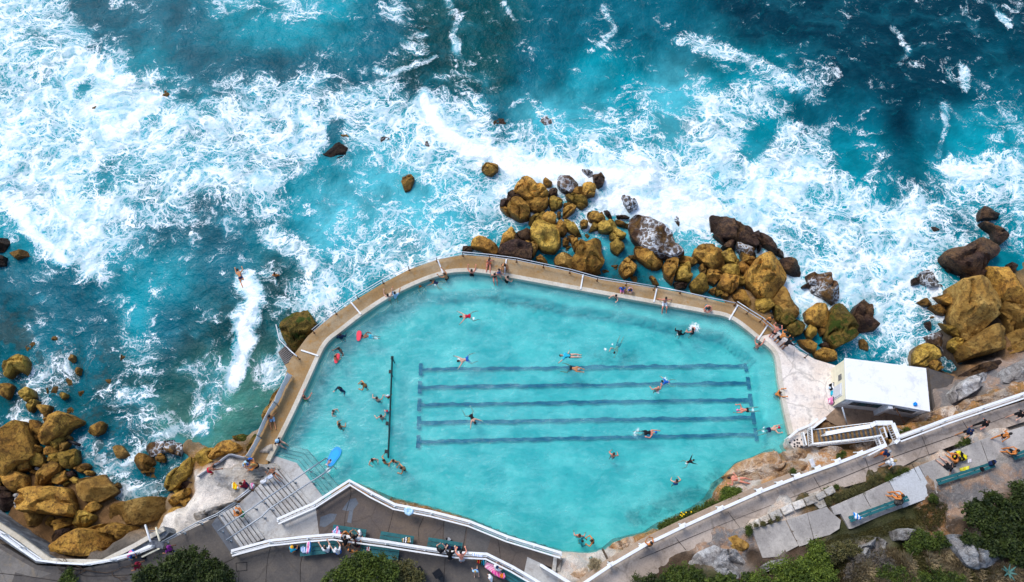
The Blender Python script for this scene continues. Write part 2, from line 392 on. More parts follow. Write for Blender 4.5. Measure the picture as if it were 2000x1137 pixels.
# ================================================================ sea, seabed and ground
# bubble cover 0 (clear) to 9 (solid white), one number per 50 px of the photograph
FOAM = [
 [7,6,5,2,2,1,1,1,5,4,4,5,3,1,1,5,2,0,0,0,0,3,1,1,0,1,0,0,0,1,2,0,0,1,0,0,1,2,3,2],
 [7,6,6,7,3,1,1,1,0,0,1,0,0,1,1,0,5,0,0,0,1,0,0,2,3,1,1,0,0,0,0,0,1,0,0,1,1,1,1,3],
 [6,7,8,9,6,3,1,1,1,3,3,1,2,2,1,2,3,3,2,1,1,1,1,2,2,3,1,4,3,4,4,3,3,0,0,3,1,1,2,0],
 [7,8,7,8,9,8,4,4,4,4,5,5,5,6,5,6,4,3,3,2,1,1,1,2,3,3,2,3,5,5,2,4,3,2,1,1,1,0,4,2],
 [7,7,7,8,9,9,6,4,6,6,7,8,6,7,7,6,8,5,7,3,2,2,3,4,4,5,4,8,6,5,5,2,1,1,1,2,1,1,2,4],
 [8,7,7,7,8,8,8,7,6,6,7,7,7,6,5,5,6,8,8,5,6,4,5,6,5,4,5,6,6,7,7,6,2,2,2,1,0,0,2,3],
 [8,8,7,7,6,5,6,5,5,7,7,6,4,4,4,6,6,5,4,6,6,7,8,8,8,7,7,8,8,8,8,9,6,6,5,2,4,6,7,7],
 [9,8,7,5,4,6,7,6,7,7,5,2,3,3,3,2,4,5,7,7,7,6,6,7,8,9,9,9,8,8,8,5,5,6,8,6,5,5,6,7],
 [4,8,9,9,7,5,5,5,4,4,5,2,3,3,4,5,3,4,5,6,6,4,5,6,4,7,8,9,8,8,8,7,6,6,8,8,5,5,4,5],
 [2,3,8,9,7,4,3,4,3,3,3,1,1,3,4,6,6,6,5,4,3,3,3,3,2,3,4,5,5,7,6,5,7,7,7,7,6,5,4,5],
 [2,2,2,9,3,3,3,3,3,3,5,4,4,5,6,6,5,3,3,3,2,2,2,2,2,1,1,1,2,5,7,8,8,7,7,8,5,3,3,3],
 [2,2,2,2,3,1,3,1,2,2,3,5,4,4,5,4,3,3,3,3,2,2,2,2,1,1,0,0,1,3,7,7,8,9,8,7,6,3,3,3],
 [2,4,2,2,3,2,2,2,3,2,2,8,5,3,3,1,1,1,1,1,1,1,1,1,1,1,1,1,1,1,5,4,4,5,7,7,6,5,3,3],
 [2,2,2,3,4,4,3,3,3,2,2,8,3,5,1,1,1,1,1,1,1,1,1,1,1,1,1,1,1,1,1,1,4,4,4,5,5,3,3,3],
 [2,4,4,2,3,2,2,4,5,4,8,4,1,1,1,1,1,1,1,1,1,1,1,1,1,1,1,1,1,1,1,1,1,1,3,4,4,3,3,3],
 [3,5,3,1,5,3,2,3,5,1,2,5,4,1,1,1,1,1,1,1,1,1,1,1,1,1,1,1,1,1,1,1,1,1,3,3,3,3,3,3],
 [2,3,1,1,3,4,5,4,3,1,3,4,5,1,1,1,1,1,1,1,1,1,1,1,1,1,1,1,1,1,1,1,1,1,1,1,1,1,1,1],
 [1,1,1,2,3,4,3,2,2,1,1,1,1,1,1,1,1,1,1,1,1,1,1,1,1,1,1,1,1,1,1,1,1,1,1,1,1,1,1,1],
 [2,2,2,3,5,4,4,3,1,1,1,1,1,1,1,1,1,1,1,1,1,1,1,1,1,1,1,1,1,1,1,1,1,1,1,1,1,1,1,1],
 [2,2,2,3,5,4,3,3,1,1,1,1,1,1,1,1,1,1,1,1,1,1,1,1,1,1,1,1,1,1,1,1,1,1,1,1,1,1,1,1],
 [1,1,1,1,1,1,1,1,1,1,1,1,1,1,1,1,1,1,1,1,1,1,1,1,1,1,1,1,1,1,1,1,1,1,1,1,1,1,1,1]]
# water kinds, one number per 100 px: 0 deep, 1 teal, 2 turquoise, 3 aerated, 4 dark green, 5 rocky shallows, 6 sandy shallows
WATER = [
 [2,1,1,1,2,2,2,1,4,4,1,1,1,1,0,0,0,0,0,0],
 [2,2,2,1,1,1,1,1,4,4,1,2,2,3,2,1,0,0,0,1],
 [2,2,2,2,1,1,1,2,1,1,3,3,2,3,2,1,1,0,1,2],
 [2,2,2,2,2,2,2,3,3,2,2,2,3,3,3,2,2,1,2,2],
 [2,2,1,1,1,2,3,3,3,2,2,2,3,3,3,2,2,1,1,2],
 [1,1,2,2,1,4,2,2,2,5,5,5,5,3,3,3,3,2,2,2],
 [5,1,2,1,4,4,1,2,2,2,5,5,2,2,2,1,2,2,1,1],
 [5,5,4,4,6,6,4,2,2,2,5,5,2,2,2,5,1,1,5,5],
 [5,5,5,6,6,4,5,5,5,5,5,5,5,5,5,5,5,5,5,5],
 [5,5,5,5,4,5,5,5,5,5,5,5,5,5,5,5,5,5,5,5],
 [5,5,5,5,5,5,5,5,5,5,5,5,5,5,5,5,5,5,5,5],
 [5,5,5,5,5,5,5,5,5,5,5,5,5,5,5,5,5,5,5,5]]
WATER_COL = [(.0, .033, .055, 1), (.0, .105, .150, 1), (.0, .27, .335, 1), (.07, .46, .54, 1), (.0, .062, .070, .92), (.0, .180, .245, .56), (.06, .25, .20, .80)]
def grid_lookup(arr, px, py, cell):
    a = np.array(arr, float); 
    if a.ndim == 2: a = a[..., None]
    hgt, wid = a.shape[:2]
    gx = np.clip(px / cell - .5, 0, wid - 1.001); gy = np.clip(py / cell - .5, 0, hgt - 1.001)
    x0 = gx.astype(int); y0 = gy.astype(int); fx = gx - x0; fy = gy - y0
    fx = fx * fx * (3 - 2 * fx); fy = fy * fy * (3 - 2 * fy); fx = fx[..., None]; fy = fy[..., None]
    return (a[y0, x0] * (1 - fx) + a[y0, x0 + 1] * fx) * (1 - fy) + (a[y0 + 1, x0] * (1 - fx) + a[y0 + 1, x0 + 1] * fx) * fy
# wave fronts and rips: (points, half width in px, foam level) laid on the sea surface
STROKES = [
 ("10,385 60,448 95,483 128,510", 14, 1.35), ("0,330 40,400 80,440", 26, .85), ("60,330 110,400 160,440", 30, .62),
 ("140,95 170,120 215,150 260,175 300,200", 26, .96), ("340,235 420,250 500,240", 30, .8), ("400,350 470,345 540,350", 24, .85),
 ("832,200 845,232 875,262 915,287 950,305 1000,335", 18, 1.55), ("950,305 1050,332 1150,348 1260,352", 30, 1.35),
 ("1240,330 1300,365 1380,400", 36, 1.25), ("1180,390 1280,410 1380,420", 30, 1.3),
 ("1375,215 1385,260 1410,300", 24, .9), ("1490,545 1540,560 1600,560", 20, .85),
 ("485,556 502,585 478,640 488,665 455,738", 20, 1.35), ("468,610 480,650 468,700", 18, 1.1),
 ("520,720 540,700 545,680", 8, .6), ("870,0 890,40 893,100", 9, .45), ("985,0 1000,35", 5, .35),
 ("1860,330 1900,345 1880,355", 22, .98), ("540,460 600,500 640,560 600,600", 30, .72), ("1700,440 1740,520 1720,600", 30, .72),
 ("1955,35 1975,55", 7, .7), ("1880,140 1890,170", 10, .55), ("1750,60 1770,95 1755,130", 8, .4),
 ("300,850 350,838 400,842", 14, .7), ("215,960 260,965 300,950", 16, .72), ("270,880 240,920 250,950", 14, .6),
 ("60,760 90,730 120,715", 12, .62), ("30,800 60,830 80,850", 10, .6), ("235,740 205,770 225,790", 8, .5),
 ("1150,100 1200,60 1180,10", 6, .36), ("730,140 760,150 810,125 850,110", 6, .55),
 ("1330,80 1400,100 1480,120 1560,170", 16, .5), ("1840,200 1850,250 1835,300", 8, .42), ("620,270 600,300 590,340", 12, .3),
 ("860,205 960,250", 10, .55),("1540,330 1640,360 1700,430", 18, .75), ("1600,440 1680,520 1640,580", 26, .8),
 ("1010,205 1040,190 1060,230", 9, .5)]
HOLES = [("380,60 370,95 340,110", 26), ("1500,250 1470,290", 28), ("1760,330 1740,380", 40), ("1650,280 1680,330", 34), ("180,165 165,180", 14),
 ("1395,350 1410,400", 14), ("500,500 380,560 300,640", 40), ("640,300 620,330", 16), ("940,140 900,170", 20), ("660,245 650,300", 14), ("540,640 600,600", 20)]
def stroke_dist(px, py, s):
    pts = [tuple(map(float, q.split(','))) for q in s.split()]; d = np.full(px.shape, 1e9)
    for (ax, ay), (bx, by) in zip(pts[:-1], pts[1:]):
        dx, dy = bx - ax, by - ay; t = np.clip(((px - ax) * dx + (py - ay) * dy) / (dx * dx + dy * dy), 0, 1)
        d = np.minimum(d, np.hypot(px - ax - t * dx, py - ay - t * dy))
    return d
def sheet(name, x0, x1, y0, y1, step, zfun, mat, keep=None):
    nx = int((x1 - x0) / step) + 1; ny = int((y1 - y0) / step) + 1
    X, Y = np.meshgrid(np.linspace(x0, x1, nx), np.linspace(y0, y1, ny))
    Z, attrs = zfun(X, Y)
    co = np.stack([X, Y, Z], -1).reshape(-1, 3)
    i = np.arange(nx * ny).reshape(ny, nx); q = np.stack([i[:-1, :-1], i[:-1, 1:], i[1:, 1:], i[1:, :-1]], -1).reshape(-1, 4)
    if keep is not None:
        k = keep(X, Y).reshape(-1); q = q[k[q].all(1)]
        used = np.zeros(nx * ny, bool); used[q.ravel()] = True; mp = np.cumsum(used) - 1; q = mp[q]; co = co[used]
        attrs = {a: v.reshape(nx * ny, -1)[used] for a, v in attrs.items()}
    me = bpy.data.meshes.new(name); me.vertices.add(len(co)); me.vertices.foreach_set('co', co.ravel())
    me.loops.add(q.size); me.loops.foreach_set('vertex_index', q.ravel().astype(np.int32))
    me.polygons.add(len(q)); me.polygons.foreach_set('loop_start', np.arange(0, q.size, 4, dtype=np.int32)); me.polygons.foreach_set('loop_total', np.full(len(q), 4, np.int32))
    me.update(); me.shade_smooth()
    for a, v in attrs.items():
        v = np.asarray(v, float).reshape(len(co), -1)
        if v.shape[1] == 1:
            at = me.attributes.new(a, 'FLOAT', 'POINT'); at.data.foreach_set('value', v.ravel())
        else:
            at = me.attributes.new(a, 'FLOAT_COLOR', 'POINT'); at.data.foreach_set('color', np.concatenate([v[:, :3], np.ones((len(v), 1))], 1).ravel())
    me.materials.append(mat); o = bpy.data.objects.new(name, me); C.objects.link(o); return o
POOLW = [tuple(P(a, b, 0)[:2]) for a, b in chunk("523,900 573,800 620,697 632,674 665,644 705,613 752,582 800,557 854,536 896,528 957,532 1140,565 1275,589 1427,619 1480,658 1515,690 1532,785 1545,843 1525,872 1484,893 1452,903 1426,928 1404,950 1388,975 1362,993 1288,1027 1265,1043 1204,1056 1184,1074 1150,1084 1100,1080 990,1046 915,1016 850,996 765,975 690,945 662,951 640,975 560,940")]
def poly_mask(X, Y, pl):
    inside = np.zeros(X.shape, bool); n = len(pl)
    for i in range(n):
        x1, y1 = pl[i]; x2, y2 = pl[i - 1]
        if y1 == y2: continue
        cnd = ((y1 > Y) != (y2 > Y)) & (X < (x2 - x1) * (Y - y1) / (y2 - y1) + x1); inside ^= cnd
    return inside
def edge_dist(X, Y, pl):
    d = np.full(X.shape, 1e9); n = len(pl)
    for i in range(n):
        ax, ay = pl[i - 1]; bx, by = pl[i]; dx, dy = bx - ax, by - ay
        t = np.clip(((X - ax) * dx + (Y - ay) * dy) / (dx * dx + dy * dy + 1e-9), 0, 1); d = np.minimum(d, np.hypot(X - ax - t * dx, Y - ay - t * dy))
    return d
CLAMP = [([tuple(P(a, b, zz)[:2]) for a, b in chunk(q)], zc) for q, zz, zc in [
 ("500,890 580,890 660,955 620,1000 540,1025 470,990", 0, -1.2), ("455,985 500,950 560,1010 625,1040 520,1060 470,1078 415,1012", 1, .2),
 ("1480,640 1560,680 1640,705 1645,795 1600,835 1545,870 1530,780", 0, -.4), ("1640,780 1760,790 1815,805 1780,832 1700,840 1640,840 1600,820", 0, .2), ("1640,690 1830,715 1835,810 1640,790", 1, -.2),
 ("625,1000 683,955 916,1036 1096,1094 1060,1150 950,1100 600,1056", 1.6, 1.0), ("1545,850 1600,848 1720,838 1760,870 1600,875", 1.5, .5)]]
def sea_z(X, Y):
    px, py = to_px(X, Y, SEA)
    wx = (fbm(X * .16, Y * .16, 4, 3) - .5) * 70; wy = (fbm(X * .16, Y * .16, 4, 9) - .5) * 60
    qx, qy = px + wx, py + wy
    f = grid_lookup([[c / 9 for c in r] for r in FOAM], qx, qy, 50)[..., 0]
    f = f ** 1.5 * .90
    jx = px + (fbm(X * .5, Y * .5, 4, 31) - .5) * 26; jy = py + (fbm(X * .5, Y * .5, 4, 37) - .5) * 26
    for s, w in HOLES:
        d = stroke_dist(jx, jy, s); f = f * (1 - .75 * smooth(w * 1.3, w * .4, d))
    for s, w, l in STROKES:
        d = stroke_dist(jx, jy, s); f = np.maximum(f, l * .95 * smooth(w * 1.7, w * .2, d))
    col = grid_lookup([[WATER_COL[c] for c in r] for r in WATER], px + wx * 2.2, py + wy * 2.2, 100)
    out = (px < -40) | (px > 2040) | (py < -40)
    z = SEA + .28 * (fbm(X * .12, Y * .12, 3, 5) - .5) + f * .22 * (fbm(X * .8, Y * .8, 4, 8) - .25) + .16 * (fbm(X * .45, Y * .45, 4, 12) - .5)
    return z, {'foam': f, 'wcol': col[..., :3], 'opac': np.clip(col[..., 3] + .0, 0, 1)}
sea = sheet('sea', -62, 62, 2, 66, .22, sea_z, M['sea'], keep=lambda X, Y: ~(poly_mask(X, Y, POOLW) & (edge_dist(X, Y, POOLW) > .3)) & ~((Y < 8) & (X > -20)))
tag(sea, kind='structure')
# ground heights and colours: (px, py, z, colour key, stain)
GC = {'bed': (.12, .13, .095), 'sandbed': (.30, .36, .28), 'brown': (.20, .11, .045), 'tan': (.26, .16, .06), 'pale': (.78, .73, .66), 'grey': (.26, .25, .25),
      'soil': (.085, .055, .035), 'grass': (.05, .055, .018), 'dark': (.03, .026, .022), 'dune': (.34, .285, .21), 'conc': (.14, .12, .10)}
GP = []
def gp(s, z, c, st=0.0):
    for q in s.split():
        a, b = map(float, q.split(',')); GP.append((a, b, z, c, st))
for x in range(-100, 2101, 200):
    for y in (-60, 120, 300): gp('%d,%d' % (x, y), -5.0, 'bed')
gp('0,450 30,520 600,450 800,430 250,560 150,500', -3.2, 'bed'); gp('100,620 250,640 420,560 60,560', -2.4, 'bed')
gp('380,720 340,760 310,800 430,690', -2.3, 'sandbed'); gp('200,740 120,700 60,680 250,700', -2.0, 'bed'); gp('30,760 100,790 180,800 200,850', -1.75, 'brown')
gp('300,860 420,840 480,820 500,740 540,640', -2.4, 'bed'); gp('300,920 260,900 350,930', -1.9, 'brown')
gp('60,870 100,900 30,830 130,930 180,900', -1.25, 'brown'); gp('60,960 120,950 170,980 200,1010', -.8, 'brown')
gp('100,1040 150,1050 60,1010 220,1050 30,980', -.7, 'brown'); gp('10,960 0,930 0,1000', -.9, 'dark')
gp('270,960 330,950 360,940', -1.6, 'brown'); gp('300,1010 340,990 260,1010 360,985', -.6, 'tan', .2); gp('350,1005 320,1025 365,995 335,1010', .5, 'pale')
gp('390,900 440,890 480,880 370,950', -.2, 'tan', .4)
gp('400,930 430,920 460,910 420,960 440,950 395,965 480,920 500,915 520,920 495,940 470,965 440,975 535,915', 1.0, 'pale', .12)
gp('340,1020 370,1005 400,990 430,985 300,1045', 1.5, 'pale', .12)
gp('280,1060 240,1070 200,1085', 1.2, 'conc')
for x in (950, 1050, 1150, 1250, 1350): gp('%d,%d' % (x, 470 + (x - 950) * .12), -1.35, 'bed')
gp('1000,380 1100,390 1200,420 1300,480 1400,500 1450,520', -1.5, 'brown'); gp('1480,600 1500,620', -.5, 'tan', .3); gp('1500,590 1540,600 1560,640 1580,560 1600,600 1640,520 1560,540', -1.9, 'grey', .3)
gp('1600,660 1660,680 1620,700', -1.5, 'bed'); gp('1750,650 1780,600 1700,720 1720,640', -2.2, 'bed'); gp('1850,560 1950,480 1820,470', -2.0, 'bed')
gp('1900,680 1860,620 1950,640 1880,700', -1.0, 'dark'); gp('2000,600 2000,650 2040,560', -.6, 'tan'); gp('1850,720 1830,740 1870,715', -1.2, 'dark')
gp('1870,730 1900,715 1960,690 2000,680', .3, 'brown', .1); gp('1890,740 1930,725 1980,710 2010,700', 1.0, 'grey', .35); gp('1850,770 1880,760 1830,800', .9, 'grey', .2); gp('1920,755 1960,740 2000,730', 1.6, 'grey', .5)
gp('1860,800 1900,785 1950,770 2000,755 1830,815 1800,815', 2.3, 'tan', .9); gp('1780,830 1760,840 1820,822', 1.9, 'tan', .9)
gp('1640,820 1680,815 1720,815 1760,820', .5, 'brown', .2); gp('1610,815 1600,835 1640,845', .4, 'brown', .1); gp('1660,845 1700,835', .9, 'tan', .6)
# pool basin: under the floor
gp('650,700 800,650 1000,600 1200,620 1400,700 900,800 1100,800 1300,850 1450,780 750,850 700,920 900,950 1100,1000 1250,960 1000,1010 1150,1040 600,830 1480,850 1400,900 1300,980', -3.5, 'bed')
# rock shelf between pool and path
gp('1552,858 1580,866', .55, 'pale', .8); gp('1530,884 1500,895 1470,903 1435,925 1412,945', .75, 'tan', .9)
gp('1400,970 1380,990', .5, 'soil', .3); gp('1375,1003 1300,1035 1275,1048 1240,1062 1210,1068', .55, 'tan', .7); gp('1190,1085 1170,1092', .5, 'pale', .6)
gp('1600,885 1560,900 1520,915 1480,930 1450,945', 1.5, 'pale', 1.0); gp('1640,875 1680,868 1700,872', 1.7, 'tan', .8)
gp('1650,890 1600,912 1550,930 1500,948 1450,966 1400,990 1330,1022 1270,1050 1210,1082', 2.3, 'tan', .6)
gp('1525,872 1490,884 1450,898 1418,920 1396,945 1380,972 1360,990 1290,1024 1262,1040 1204,1052 1180,1072', -.6, 'bed', .2)
gp('1140,1110 1120,1120 1160,1115', 1.6, 'pale', .4); gp('1145,1092 1170,1082', .2, 'pale', .4)
# terrace rim rocks
for x, y in ((672, 944), (710, 952), (740, 968), (780, 980), (820, 990), (860, 1000), (900, 1012)): gp('%d,%d' % (x, y), .45, 'tan', .8)
for x, y in ((720, 948), (760, 968), (800, 978), (850, 990), (900, 1002), (960, 1030), (1050, 1062)): gp('%d,%d' % (x + 10, y - 8), -.9, 'bed')
# under the promenade, path, hill
gp('0,1080 80,1120 200,1110 300,1100 400,1060 450,1110 600,1110 800,1120 1000,1130 60,1140 900,1140 700,1140', 2.2, 'conc')
gp('500,1000 560,990 650,1010 750,1030 850,1050 1000,1090', .9, 'conc'); gp('460,930 490,925', 1.0, 'pale', .5)
gp('1250,1100 1350,1050 1450,1010 1550,970 1650,935 1750,900 1850,865 1950,830 1150,1150', 2.3, 'conc')
gp('1380,1085 1420,1060 1400,1100 1450,1090 1460,1050', 3.0, 'grey', .6); gp('1340,1100 1300,1130', 2.9, 'soil')
gp('1480,1100 1540,1080 1580,1070', 3.0, 'soil'); gp('1640,1040 1700,1010 1750,990 1800,1000 1680,1050 1760,1020 1610,1070', 3.0, 'grass')
gp('1610,1010 1590,1020', 2.9, 'soil', .2); gp('1580,985 1640,965 1700,945 1760,930', 2.9, 'grass', .25); gp('1850,880 1900,862 1960,845', 2.9, 'pale', .5); gp('1480,1025 1540,1000', 2.9, 'pale', .4)
gp('1830,985 1850,1000 1840,1030', 3.2, 'soil', .5); gp('1880,970 1930,955 1990,940 1870,990', 3.4, 'grey', .5); gp('1900,1040 1960,1000 2000,980', 4.3, 'soil')
gp('1760,1065 1800,1060', 4.0, 'grass'); gp('1560,1110 1620,1110 1500,1125', 4.0, 'soil'); gp('1650,1090 1700,1075', 4.3, 'grey', .3); gp('1700,1110 1800,1110 1750,1130 1850,1130', 5.6, 'dune', .2)
gp('1850,1070 1900,1100 1950,1080', 5.3, 'dune'); gp('1980,1120 2000,1060 2050,1000', 5.6, 'soil'); gp('1600,1137 1500,1150 1700,1150', 5.4, 'dune'); gp('1400,1130 1350,1140', 4.0, 'grass')
GPA = np.array([[*P(a, b, z)[:2], z] for a, b, z, c, s in GP]); GPC = np.array([[*GC[c], s] for a, b, z, c, s in GP])
def ground_z(X, Y):
    wx = X + (fbm(X * .5, Y * .5, 4, 21) - .5) * 2.2; wy = Y + (fbm(X * .5, Y * .5, 4, 27) - .5) * 2.2
    x = wx.ravel(); y = wy.ravel(); Z = np.zeros(x.size); K = np.zeros((x.size, 4))
    for s in range(0, x.size, 20000):
        d = (x[s:s + 20000, None] - GPA[None, :, 0]) ** 2 + (y[s:s + 20000, None] - GPA[None, :, 1]) ** 2
        w = 1 / (d + .08) ** 2.2; w /= w.sum(1, keepdims=True); Z[s:s + 20000] = w @ GPA[:, 2]; K[s:s + 20000] = w @ GPC
    Z = Z.reshape(X.shape); K = K.reshape(*X.shape, 4)
    pm = poly_mask(X, Y, POOLW); ed = edge_dist(X, Y, POOLW)
    Z = np.where(pm, np.minimum(Z, 1.0 - 9 * ed), Z)
    for pl, zc in CLAMP: Z = np.where(poly_mask(X, Y, pl), np.minimum(Z, zc), Z)
    rid = 1 - np.abs(2 * fbm(X * .55, Y * .55, 5, 41) - 1)
    amp = np.where(Z > -.9, .42, .25)
    Z = Z + amp * (rid - .75) + .16 * (fbm(X * 2, Y * 2, 3, 44) - .5)
    return Z, {'gcol': K[..., :3], 'stain': K[..., 3]}
ground = sheet('ground', -62, 62, -6, 66, .21, ground_z, M['ground']); tag(ground, kind='structure')
